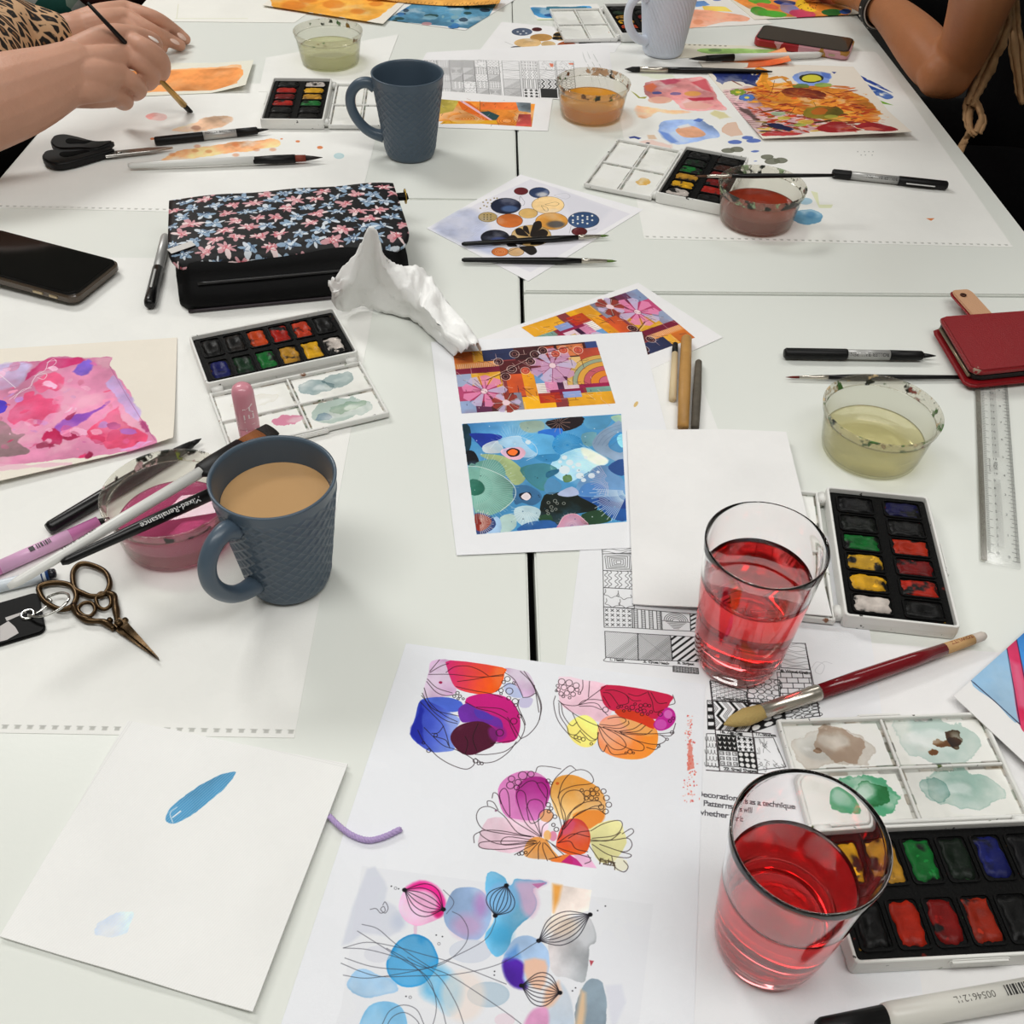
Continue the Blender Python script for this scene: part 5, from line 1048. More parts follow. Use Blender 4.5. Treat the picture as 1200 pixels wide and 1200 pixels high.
def collage(c):
    mosaic(c, [(531, 414), (698, 400), (721, 473), (541, 485)], 3)
    z = Z(535, 480, 5.854); q = z(38, 100, 1128, 32, 1166, 770, 138, 858)
    c.poly(q, '4a92c4', tex=.2)
    save = c.a.copy()
    def b(pts, col, **k):
        k.setdefault('a', .95); k.setdefault('tex', .3); k.setdefault('smooth', 3); k.setdefault('edge', .15); c.poly(z(*pts), col, **k)
    b((38, 100, 600, 60, 640, 140, 560, 200, 300, 230, 100, 220, 60, 160), '3a7ab4', col2='7ab4d4', dirn=(1, 0)); b((40, 110, 90, 120, 100, 240, 60, 300), '16323e'); b((80, 160, 260, 170, 320, 190, 200, 280, 150, 260, 110, 220), '2038a0', wob=1); b((440, 90, 580, 80, 600, 130, 520, 160, 450, 140), 'a4bcae')
    b((620, 80, 860, 50, 850, 110, 740, 150, 650, 130), '20181c'); b((560, 150, 720, 130, 700, 190, 600, 200), '2c6cc8'); b((880, 60, 1060, 45, 1020, 130, 900, 130), '5a9cc4'); b((1060, 50, 1130, 40, 1130, 100, 1080, 80), 'a8c4a0')
    b((180, 250, 280, 215, 320, 290, 200, 300), 'd8e4ec'); b((290, 220, 420, 180, 540, 240, 550, 310, 460, 330, 330, 260), '9cc4e0'); b((440, 180, 660, 180, 680, 300, 560, 310), '5aa6d6')
    b((655, 250, 690, 180, 760, 165, 850, 200, 860, 260, 800, 310, 700, 305), '2f82ba', edge=.4); b((860, 170, 960, 160, 930, 250, 870, 240), '7ab4c4'); b((930, 230, 980, 160, 1060, 110, 1132, 90, 1145, 350, 1040, 330, 960, 290), '90a8c4', edge=.3); b((1040, 240, 1080, 180, 1138, 160, 1142, 290, 1070, 280), '3a86be'); b((1100, 190, 1140, 170, 1142, 260, 1110, 240), '8ad0e4')
    b((700, 320, 870, 260, 1000, 320, 1040, 360, 1000, 390, 880, 440, 780, 500, 690, 470, 640, 400), 'a4cfe6'); b((860, 265, 960, 300, 1040, 350, 980, 385, 880, 330), 'e2ead8', soft=4); b((530, 320, 700, 305, 690, 350, 600, 360), '3f94cc')
    b((160, 310, 320, 320, 440, 400, 470, 480, 400, 520, 330, 440, 240, 360), 'a9bc86'); b((440, 400, 600, 370, 700, 420, 620, 480, 600, 560, 520, 520, 470, 470), '3f7c7e'); b((620, 430, 700, 410, 690, 440, 620, 470), '2a6a92')
    b((65, 290, 120, 290, 155, 360, 130, 385, 75, 380), '0f1218'); b((130, 370, 260, 345, 330, 410, 320, 470, 200, 450), '5a8a82'); b((80, 390, 180, 400, 320, 460, 400, 540, 390, 620, 300, 700, 130, 715), '6fa194', edge=.1); b((92, 485, 160, 490, 195, 540, 170, 580, 100, 585), '2a6a58')
    b((390, 540, 480, 520, 570, 570, 580, 620, 520, 660, 450, 640, 400, 650), '3f72a0'); b((430, 580, 500, 570, 510, 610, 450, 620), '0f1420'); b((440, 600, 480, 570, 510, 600, 480, 625), 'f0e4e8', tex=0)
    b((600, 590, 720, 570, 900, 600, 950, 640, 960, 690, 860, 710, 760, 730, 700, 790, 640, 790, 570, 740), '121a16'); b((560, 740, 640, 720, 660, 780, 600, 800), '203c28'); b((860, 720, 1000, 690, 1060, 760, 940, 790, 860, 780), '2a4a32'); b((820, 580, 950, 560, 1160, 600, 1165, 760, 1050, 740, 960, 660), '2a5aa4'); b((980, 600, 1100, 640, 1165, 620, 1165, 680, 1000, 650), '1a2a6a', soft=4)
    b((890, 450, 960, 390, 1040, 390, 1080, 440, 1140, 480, 1150, 580, 1000, 600, 830, 590, 830, 510), '6a94c2'); b((1040, 390, 1140, 340, 1150, 450, 1080, 440), '2a4a84'); b((850, 540, 900, 505, 1000, 520, 1020, 590, 850, 590), '4a7cb8'); b((600, 520, 650, 470, 720, 520, 690, 570, 620, 580), '5a90bc'); b((730, 460, 780, 450, 790, 490, 740, 500), '5a7c4a'); b((690, 580, 790, 530, 840, 580, 760, 600), 'a8b4d4')
    b((400, 680, 480, 660, 560, 680, 575, 720, 520, 800, 440, 790, 400, 740), 'a8c0c8'); b((300, 740, 390, 720, 410, 800, 340, 850, 300, 840), '9cb4b0'); b((260, 740, 300, 760, 300, 840, 200, 850), '98b8d8'); b((120, 715, 230, 730, 270, 790, 220, 840, 140, 855), '3a4a80'); b((125, 720, 210, 735, 240, 770, 200, 820, 140, 830), '8a2a20'); b((700, 790, 740, 730, 820, 718, 890, 770, 890, 800, 700, 815), 'c07a94'); b((480, 780, 640, 760, 680, 815, 420, 835), '2a5a9a')
    b((300, 290, 350, 260, 440, 260, 480, 300, 440, 345, 360, 340), 'd8a8bc', wob=.6); b((340, 290, 380, 265, 430, 280, 425, 315, 370, 325), '1a1018'); b((350, 292, 385, 272, 420, 288, 400, 315, 365, 312), 'e0682a')
    for x, y, rx in ((775, 365, 26), (835, 380, 20), (740, 415, 38), (845, 455, 28), (925, 455, 24), (740, 330, 20), (800, 395, 12), (870, 485, 18), (710, 360, 14), (970, 430, 12), (885, 330, 14), (490, 225, 20), (835, 420, 14)): c.ell(*z(x, y)[0], rx / 5.85, rx / 7.5, 'e6f0f6', a=.9, n=12)
    for x, y, n_, r0, r1, a0, a1, col, w_ in ((130, 540, 44, 60, 265, -1.3, 1.6, 'd8e8e2', .22), (390, 250, 20, 20, 150, 3.3, 6.2, 'd4e4f0', .2), (760, 245, 44, 12, 95, 0, 6.28, 'a8d0e8', .16), (1010, 350, 16, 20, 190, 2.4, 3.9, 'f0f4ec', .25), (1040, 480, 18, 25, 120, 1.6, 4.2, 'd8c0d4', .4), (1180, 560, 22, 40, 240, 2.0, 3.2, 'e4eef4', .5), (790, 800, 34, 15, 95, 3.1, 6.28, 'f0d4e0', .2), (480, 690, 14, 20, 110, .6, 3.3, 'e8f2f2', .35), (700, 90, 14, 10, 80, 0, 6.28, 'e0b0a0', .35), (160, 780, 18, 14, 90, -1.5, 1.5, 'f0e0d4', .45)):
        for k in range(n_):
            t = a0 + (a1 - a0) * k / max(1, n_ - 1); rr = r1 * (1 + .12 * math.sin(k * 2.4)); s0 = r0 if k % 2 else r0 * 2
            c.line(z(x + s0 * math.cos(t), y + s0 * math.sin(t) * .9, x + rr * math.cos(t), y + rr * math.sin(t) * .9), w_, col, .85)
    c.line(z(80, 390, 180, 400, 320, 460, 400, 540, 390, 620, 300, 700), .5, 'e8f0ec'); c.line(z(230, 270, 290, 210, 420, 185, 530, 240, 550, 310, 480, 350), .4, 'e0ecf4'); c.line(z(700, 790, 740, 730, 820, 718, 900, 780), .4, 'f0dce4')
    for k in range(5): c.line(z(940 + k * 28, 240 + k * 4, 985 + k * 22, 170 + k * 18, 1060 + k * 12, 125 + k * 22, 1130, 105 + k * 26), .25, '4a6a90', .7)
    bubbles(c, z, [(630, 640, 10), (675, 628, 12), (650, 670, 11), (690, 645, 9), (735, 645, 10), (628, 715, 9), (680, 685, 9), (655, 695, 8), (620, 695, 7)], .35, 'c8ccc4')
    rnd = random.Random(2)
    for k in range(60):
        x, y = rnd.uniform(60, 1150), rnd.uniform(90, 800); c.ell(*z(x, y)[0], rnd.uniform(.4, 1.2), rnd.uniform(.3, .9), rnd.choice(['e4eef2', '10202c', '8ac0dc', '1c4a70']), a=.7, n=6)
    # keep the print inside its frame
    A = c.pts(q); Yg, Xg = np.mgrid[0:c.hh, 0:c.w]; m = np.ones((c.hh, c.w), bool)
    ar = sum(A[i][0] * A[(i + 1) % 4][1] - A[(i + 1) % 4][0] * A[i][1] for i in range(4)); s_ = 1 if ar > 0 else -1
    for i in range(4):
        e = A[(i + 1) % 4] - A[i]; m &= ((Xg + .5 - A[i][0]) * e[1] - (Yg + .5 - A[i][1]) * e[0]) * s_ <= 0
    c.a = np.where(m[..., None], c.a, save); c.ell(745, 474, 2, 4, 'd8b060', a=.8, rot=.6, n=8)
PT['collage'] = collage
PT['collage2'] = lambda c: mosaic(c, [(814, 396), (690, 441), (611, 384), (746, 339)], 3, False)

def tile(c, at, kind, seed=1):
    """one hand drawn pattern in a cell; at(u, v) gives photo points"""
    rnd = random.Random(seed); K = '1b1b1b'; L = lambda pts, w=.3, a=.9, s=4, cl=False: c.line([at(u, v) for u, v in pts], w, K, a, s, cl)
    B = lambda pts, **k: c.poly([at(u, v) for u, v in pts], K, **k)
    if kind == 'frame': return
    if kind == 'hatch':
        for k in range(34): o = k / 34; L([(max(0, o * 2 - 1), min(1, o * 2)), (min(1, o * 2), max(0, o * 2 - 1))], .22, .6)
        for k in range(14): o = .5 + k / 28; L([(max(0, o * 2 - 1), min(1, o * 2)), (min(1, o * 2), max(0, o * 2 - 1))], .3, .5)
    elif kind == 'cross': tile(c, at, 'hatch', seed); [L([(0, k / 16), (1 - k / 16, 1)], .22, .5) for k in range(16)]; [L([(k / 16, 0), (1, 1 - k / 16)], .22, .5) for k in range(16)]
    elif kind == 'stripes':
        for k in range(8): o = (k + .5) / 8; o2 = o + .045; f = lambda o: ((max(0, o * 2 - 1), min(1, o * 2)), (min(1, o * 2), max(0, o * 2 - 1))); a, b = f(o); d, e = f(o2); B([a, b, e, d])
    elif kind == 'waves':
        for k in range(5): L([(u, .1 + k * .2 + .09 * math.sin(u * 8 + k)) for u in np.linspace(0, 1, 12)], .35)
    elif kind == 'vwaves':
        for k in range(6): L([(.1 + k // 2 * .33 + (k % 2) * .12 + .05 * math.sin(v * 18), v) for v in np.linspace(.02, .98, 18)], .4)
    elif kind == 'spiral':
        for k in range(6): r = .08 + k * .07; L([(.5 - r, .5 - r * .85), (.5 + r, .5 - r), (.5 + r * .95, .5 + r), (.5 - r * .9, .5 + r * .9)], .4, s=0, cl=True)
    elif kind == 'clouds':
        for cx, cy in ((.27, .25), (.68, .3), (.3, .74), (.74, .74)): L([(cx + (.2 + .07 * (k % 2)) * math.cos(k * .55), cy + (.2 + .07 * (k % 2)) * math.sin(k * .55)) for k in range(8)], .35)
    elif kind == 'xs':
        for i in range(5):
            for j in range(4): u, v = .1 + i * .2, .14 + j * .24; L([(u - .05, v - .06), (u + .05, v + .06)], .5, s=0); L([(u - .05, v + .06), (u + .05, v - .06)], .5, s=0)
    elif kind == 'ladders':
        for k in range(4):
            for s_ in (0, .12): L([(.06 + k * .26 + s_, 0), (.06 + k * .26 + s_, 1)], .45, s=0)
            for j in range(12): L([(.06 + k * .26, j / 12), (.18 + k * .26, j / 12)], .35, s=0)
    elif kind == 'sun':
        for r in (.42, .35, .28, .21, .14): L([(.5 + r * math.cos(t), .5 - r * 1.1 * math.sin(t)) for t in np.linspace(0, PI, 9)], .4)
        for k in range(6): L([(.15 + k * .05, .55 + k * .07), (.85 - k * .05, .55 + k * .07)], .35, s=0)
        L([(0, .5), (1, .5)], .4, s=0)
    elif kind == 'bricks':
        for j in range(5): L([(0, j / 5), (1, j / 5)], .55, s=0)
        for j in range(5):
            for i in range(3): u = i / 3 + (j % 2) / 6 + .1; L([(u, j / 5), (u, (j + 1) / 5)], .5, s=0)
    elif kind == 'stones':
        for k in range(16):
            u, v = .12 + (k % 4) * .26 + rnd.uniform(-.04, .04), .12 + k // 4 * .26; r = rnd.uniform(.1, .14)
            L([(u + r * math.cos(t), v + r * rnd.uniform(.8, 1.1) * math.sin(t)) for t in np.linspace(0, 2 * PI, 7, endpoint=False)], .45, cl=True)
    elif kind == 'wood':
        for k in range(9): L([(u, k / 9 + .06 + .05 * math.sin(u * 6 + k * k)) for u in np.linspace(0, 1, 8)], .22, .7)
    elif kind == 'zig':
        for k in range(6):
            u0 = -.15 + k * .2; pts = [(u0 + (.17 if j % 2 else 0), j / 4) for j in range(5)]
            if k % 2: B([(u, v) for u, v in pts] + [(u + .09, v) for u, v in pts[::-1]])
            else: [L([(u + o, v) for u, v in pts], .3, s=0) for o in (0, .05, .1)]
    elif kind == 'cells':
        B([(0, 0), (1, 0), (1, 1), (0, 1)])
        for k in range(12):
            u, v = .14 + (k % 3) * .34 + rnd.uniform(-.04, .04), .13 + k // 3 * .25
            c.poly([at(u + .14 * math.cos(t), v + .10 * math.sin(t)) for t in np.linspace(0, 2 * PI, 7, endpoint=False) + rnd.random()], 'efeeee')
    elif kind == 'hearts':
        B([(0, 0), (1, 0), (1, 1), (0, 1)])
        for k in range(12): u, v = .12 + (k % 4) * .25, .18 + k // 4 * .32; c.poly([at(u - .09, v - .1), at(u, v - .03), at(u + .09, v - .1), at(u, v + .12)], 'f2f1f1')
    elif kind == 'stars':
        for k in range(9):
            u, v = .17 + (k % 3) * .33, .17 + k // 3 * .33; B([(u + (.15 if j % 2 == 0 else .06) * math.sin(j * PI / 5), v - (.17 if j % 2 == 0 else .07) * math.cos(j * PI / 5)) for j in range(10)])
    elif kind == 'squares':
        for k in range(9): u, v = .17 + (k % 3) * .33, .17 + k // 3 * .33; L([(u - .1, v - .1), (u + .1, v - .1), (u + .1, v + .1), (u - .1, v + .1)], .35, s=0, cl=True); L([(u - .05, v + .02), (u + .06, v - .04), (u + .06, v + .05)], .3, s=0)
    elif kind == 'dots':
        B([(0, 0), (1, 0), (1, 1), (0, 1)])
        for k in range(9): u, v = .17 + (k % 3) * .33, .17 + k // 3 * .33; c.poly([at(u + .13 * math.cos(t), v + .13 * math.sin(t)) for t in np.linspace(0, 2 * PI, 10, endpoint=False)], 'e6e5e5')
    elif kind == 'scales':
        for k in range(20): u, v = (k % 4) * .3 + (.15 if k // 4 % 2 else 0), .1 + k // 4 * .2; L([(u + .15 * math.cos(t), v + .13 * math.sin(t)) for t in np.linspace(0, PI, 6)], .25, .8)
    elif kind == 'check':
        for k in range(8): (B([(0, k / 8), (1, k / 8), (1, (k + 1) / 8), (0, (k + 1) / 8)]) if k % 2 else None)
    elif kind == 'scribble':
        for k in range(26): u, v = rnd.random(), rnd.random(); L([(u, v), (u + rnd.uniform(-.15, .15), v + rnd.uniform(-.15, .15)), (u + rnd.uniform(-.2, .2), v + rnd.uniform(-.2, .2))], .22, .7)
    elif kind == 'maze':
        for k in range(9):
            for j in range(9): u, v = k / 9, j / 9; L([(u + .02, v + .09), (u + .02, v + .02), (u + .09, v + .02)] if (k + j) % 2 else [(u + .02, v + .05), (u + .1, v + .05)], .35, s=0)
    elif kind == 'black': B([(0, 0), (1, 0), (1, 1), (0, 1)], a=.9)
def cell(c, q, kind, seed=1, frame=.45):
    A = [np.array(p, float) for p in q]
    at = lambda u, v: tuple((A[0] * (1 - u) + A[1] * u) * (1 - v) + (A[3] * (1 - u) + A[2] * u) * v)
    tile(c, at, kind, seed)
    if frame: c.line([at(0, 0), at(1, 0), at(1, 1), at(0, 1)], frame, '1b1b1b', .95, 0, True)
def pattern(c):
    z = Z(690, 630, 7.5)
    for q, k in (((110, 40, 400, 10, 400, 140, 120, 145), 'waves'), ((120, 145, 400, 135, 400, 300, 125, 290), 'spiral'), ((125, 292, 400, 300, 400, 455, 128, 440), 'vwaves'), ((128, 442, 400, 455, 400, 625, 130, 610), 'clouds'), ((130, 612, 380, 628, 385, 795, 135, 790), 'xs'), ((380, 628, 635, 650, 645, 812, 385, 795), 'ladders'), ((635, 650, 890, 670, 895, 825, 645, 812), 'sun'), ((890, 670, 1150, 690, 1155, 845, 895, 825), 'stripes')): cell(c, z(*q), k, 3)
    for q, k in (((140, 825, 430, 845, 435, 1080, 148, 1055), 'hatch'), ((430, 845, 718, 862, 735, 1085, 435, 1080), 'cross'), ((718, 862, 1010, 880, 1030, 1095, 735, 1085), 'stripes'), ((1010, 880, 1300, 900, 1320, 1110, 1030, 1095), 'scribble')): cell(c, z(*q), k, 4)
    for q, k in (((740, 1130, 960, 1150, 965, 1200, 740, 1180), 'maze'),): cell(c, z(*q), k)
    c.line(z(148, 1060, 150, 1090, 440, 1110, 740, 1135), .35)
    for t, x, y in (('1.  Hatch', 180, 1080), ('2.  Cross Hatch', 480, 1100), ('3.  Stripes', 780, 1112)): c.text(t, *z(x, y)[0], 1.9, '2a2a2a', to=z(x + 100, y + 8)[0])
    z = Z(810, 740, 6.667)
    R1 = ((150, 380, 435, 475, 440, 560, 165, 540), 'maze'), ((435, 360, 690, 380, 700, 545, 440, 520), 'stones'), ((690, 90, 890, 95, 925, 300, 700, 285), 'wood'), ((670, 320, 930, 325, 960, 530, 690, 525), 'bricks'), ((170, 545, 440, 560, 475, 790, 190, 770), 'zig'), ((445, 560, 720, 580, 740, 700, 475, 790), 'cells'), ((720, 590, 985, 560, 1005, 660, 730, 700), 'stones'), ((125, 540, 160, 542, 188, 765, 130, 765), 'check'), ((120, 800, 190, 800, 215, 1060, 118, 1050), 'scales'), ((200, 805, 345, 815, 362, 940, 212, 925), 'hearts'), ((345, 815, 480, 830, 495, 945, 362, 940), 'stars'), ((212, 930, 362, 940, 375, 1060, 222, 1050), 'squares'), ((362, 940, 495, 945, 515, 1080, 375, 1060), 'dots'), ((490, 830, 640, 830, 740, 1060, 520, 1085), 'scribble'), ((400, 80, 690, 90, 690, 300, 420, 330), 'wood')
    for q, k in R1: cell(c, z(*q), k, 5)
    lines(c, z, (145, 390, 222, 1090), (435, 480, 520, 1110), (890, 95, 1005, 665), (118, 1085, 300, 1098, 520, 1112, 700, 1120), (160, 540, 700, 570), (190, 770, 620, 800), wd=.6)
    for t, x, y in (('10. Speed Squares', 190, 530), ('11. Rocks', 480, 552), ('8. Wood Grain', 700, 318), ('16. Zig-Zag', 220, 795), ('17. Stones', 500, 812), ('22. Small Shapes', 255, 1085)): c.text(t, *z(x, y)[0], 2.2, '2a2a2a', to=z(x + 100, y + 8)[0])
    z = Z(810, 880, 8)
    for t, x, y in (('Decorations as a technique', 50, 424), ('Patterns will', 112, 512), ('whether it', 62, 597)): c.text(t, *z(x, y)[0], 3.7, '3c3a40', to=z(x + 300, y + 36)[0], stretch=1.02)
    c.line([(951, 783), (957, 776), (966, 780), (962, 790), (955, 786), (965, 776), (975, 778)], .25, '9a9aa0', .6)
PT['pattern'] = pattern
def pattern_far(c):
    z = Z(510, 50, 5.714); rnd = random.Random(6); kinds = ['maze', 'scales', 'waves', 'vwaves', 'sun', 'squares', 'scribble', 'xs', 'spiral', 'stones', 'hatch', 'stripes']
    def col(x0, x1, y0, y1, n, dx):
        for k in range(n):
            a, b = y0 + (y1 - y0) * k / n, y0 + (y1 - y0) * (k + 1) / n; cell(c, z(x0 + dx * k / n, a, x1 + dx * k / n, a + 3, x1 + dx * (k + 1) / n, b + 3, x0 + dx * (k + 1) / n, b), rnd.choice(kinds), rnd.randrange(99), .3)
    for i in range(-1, 5): col(10 + i * 83, 92 + i * 83, 118, 352, 5, 22)
    for i, (x0, x1) in enumerate(((445, 560), (572, 680), (690, 800), (808, 925))):
        for k, kk in enumerate((('wood', 'wood', 'hatch', 'cross'), ('squares', 'vwaves', 'ladders', 'stars'), ('scribble', 'waves', 'zig', 'black'), ('scribble', 'maze', 'stones', 'cells'))[i]):
            a, b = 122 + k * 62, 182 + k * 62; cell(c, z(x0 + k * 5, a, x1 + k * 5, a + 4, x1 + 5 + k * 5, b + 4, x0 + 5 + k * 5, b), kk, k, .35)
    c.poly(z(765, 140, 790, 142, 792, 165, 770, 165), 'e06a48', a=.8, wob=.5); c.poly(z(890, 138, 925, 138, 925, 150, 900, 148), 'e06a48', a=.8)
    for k in range(3): c.stroke(z(985 + k * 32, 60, 1000 + k * 38, 110, 1030 + k * 40, 170, 1060 + k * 50, 300), 1.3, 'c2c4c2', .8)
    c.poly([(492, 57), (497, 54), (503, 53), (498, 57)], '3a6aa8', a=.7); c.ell(507, 50, 3, 1.6, 'c8703c', a=.8, n=6)
PT['pattern_far'] = pattern_far
def orange_print(c):
    z = Z(510, 50, 5.714); rnd = random.Random(4)
    c.poly([(430, 114), (627, 122), (623, 149), (428, 137)], 'd8822e', tex=.4)
    c.poly(z(40, 380, 160, 390, 120, 460, 30, 480), '9a8a3a', tex=.5); c.poly(z(150, 395, 230, 400, 360, 500, 400, 545, 330, 520, 180, 450), 'e06a1e'); c.poly(z(160, 390, 190, 392, 420, 540, 400, 542), 'e8b8c4'); c.poly(z(300, 465, 360, 460, 430, 490, 400, 530), '2a4a4c'); c.poly(z(30, 545, 420, 545, 410, 520, 60, 525), 'e6a828'); c.poly(z(300, 400, 560, 400, 560, 450, 300, 450), 'd86a2e', tex=.4); c.poly(z(540, 400, 640, 405, 640, 470, 560, 460), '8a98a0', tex=.6); c.poly(z(560, 480, 640, 480, 645, 560, 540, 560), 'c8504a', tex=.5)
    for r in range(9): c.line([(z(150 + 20 * r * .4, 510)[0][0] + (4 + r * 2.1) * math.cos(t), z(150, 510)[0][1] + (1 + r * .55) * math.sin(t)) for t in np.linspace(0, 2 * PI, 14, endpoint=False)], .35, 'f4e0cc', .9, 3, True)
    for r in (2, 4, 6, 9, 12): c.ring(z(480, 525)[0][0], z(480, 525)[0][1], r, r * .4, .4, 'f4e0d0' if r % 3 else '8a2a1c')
    for k in range(50): x, y = rnd.uniform(40, 640), rnd.uniform(385, 550); c.line(z(x, y, x + rnd.uniform(-30, 30), y + rnd.uniform(-16, 16)), .4, rnd.choice(['1c1c1c', 'f0e4d8', '8a2a1a', '2a3a3a']), .8)
    c.line(z(300, 390, 300, 465), .4); c.line([(439, 140), (433, 175), (425, 214)], .3, '8a8a80', .7)
    for k in range(6): c.line([(430 + k * 1.5, 117), (428 + k * 1.5, 136)], .5, 'e8572a' if k % 2 else 'f6e6da')
PT['orange_print'] = orange_print
def circ_art(c, z, S):
    c.poly(z(30, 315, 270, 180, 560, 48, 700, 95, 1100, 235, 560, 550, 330, 450), 'e4e2ea', a=.9, soft=2); c.poly(z(30, 315, 220, 205, 330, 300, 380, 430, 330, 450), 'aab0c8', a=.75, soft=16, tex=.3); c.poly(z(700, 95, 1000, 210, 900, 320, 760, 220), 'd4d4e0', a=.5, soft=12)
    for x, y in ((290, 205), (310, 190), (330, 175), (305, 172), (345, 160), (325, 195), (350, 178), (365, 150), (380, 150), (408, 155), (322, 160)): c.ell(*z(x, y)[0], 1.1, .9, '9a8a60', n=6)
    for k in range(10): c.line(z(240 + k * 8, 358 - k * 17, 420 + k * 14, 215 - k * 11), .22, '8a8c98', .7)
    for x, y, r, col, hi in ((510, 112, 38, '5a1a20', None), (608, 120, 55, '2a3a5c', 'e8e4e0'), (428, 192, 82, '141a30', '5a78a8'), (655, 187, 88, 'd8b884', None), (330, 252, 51, 'a8905c', None), (548, 232, 51, 'd8b06a', None), (448, 272, 71, 'c0662a', None), (675, 275, 88, 'd49440', '2a3a54'), (848, 268, 84, '2c4468', None), (370, 362, 78, '10121e', '3a4a88'), (565, 352, 108, 'c8a468', None), (825, 330, 42, '5a1418', None), (397, 440, 45, 'c06a34', None), (482, 440, 44, 'd0a878', None)):
        p = z(x, y)[0]; rx = r / S; ry = rx * .53
        c.ell(p[0], p[1], rx, ry, col, a=.96, tex=.3, edge=.3, wob=.15); c.ring(p[0], p[1], rx, ry, .4, '2a2018', .8)
        if hi: c.ell(p[0] + rx * .25, p[1] + ry * .35, rx * .55, ry * .4, hi, a=.7, soft=6)
    for k in range(14): c.ell(*z(790 + (k % 5) * 26, 245 + (k // 5) * 18 + (k % 2) * 6)[0], 1.4, 1.1, 'e6e6e2', n=6)
    for k in range(9): c.ell(*z(310 + (k % 3) * 18, 240 + (k // 3) * 12)[0], .8, .7, '3a3020', n=6)
    for b, t in (((560, 350), (615, 275)), ((555, 345), (525, 300)), ((550, 355), (480, 320)), ((560, 355), (655, 335)), ((520, 400), (440, 360)), ((560, 400), (640, 370)), ((490, 410), (430, 390)), ((500, 415), (595, 440))): c.petal(z(*b)[0], z(*t)[0], .28, .2, '120d0c', '16100e', fa=.95)
    c.line(z(440, 440, 500, 410, 560, 350, 600, 290), .5); c.petal(z(620, 190)[0], z(655, 218)[0], .25, .3); c.petal(z(640, 185)[0], z(715, 180)[0], .15, .3); c.petal(z(690, 135)[0], z(775, 140)[0], .2, .25, '8a8a90'); c.petal(z(505, 140)[0], z(520, 190)[0], .3, .25, '4a4a50')
    for r in (14, 26): p = z(397, 440)[0]; c.ring(p[0], p[1], r / S, r / S * .5, .35, 'e8b890')
    lines(c, z, (770, 340, 780, 300), (800, 345, 900, 320, 920, 314), (600, 160, 610, 130), wd=.25, a=.6)
PT['circles'] = lambda c: circ_art(c, Z(500, 200, 4.615), 4.615)
def circles_far(c):
    z = Z(580, 0, 6)
    for x, y, rx, ry, col in ((190, 225, 72, 27, '4a5468'), (295, 208, 35, 14, '4a1c1c'), (325, 265, 78, 26, 'c09050'), (460, 255, 52, 32, '9a7c4c'), (230, 303, 95, 31, 'd0ac78'), (375, 312, 50, 22, 'c8a878'), (505, 320, 66, 27, '9a4c26'), (665, 300, 78, 22, '1e2230'), (150, 338, 40, 12, '2a2c34'), (410, 346, 80, 12, '4a4a50')): p = z(x, y)[0]; c.ell(p[0], p[1], rx / 6, ry / 6, col, a=.95, tex=.3, edge=.3)
    for x, y in ((430, 270), (480, 270), (490, 240), (440, 245)): c.ell(*z(x, y)[0], 5, 2, '16120e', n=8)
    for x, y in ((160, 225), (180, 240), (200, 220), (220, 235)): c.ell(*z(x, y)[0], 1.5, .8, 'c8ccd4', n=6)
    lines(c, z, (70, 295, 125, 318), (200, 300, 270, 290), wd=.3)
PT['circles_far'] = circles_far
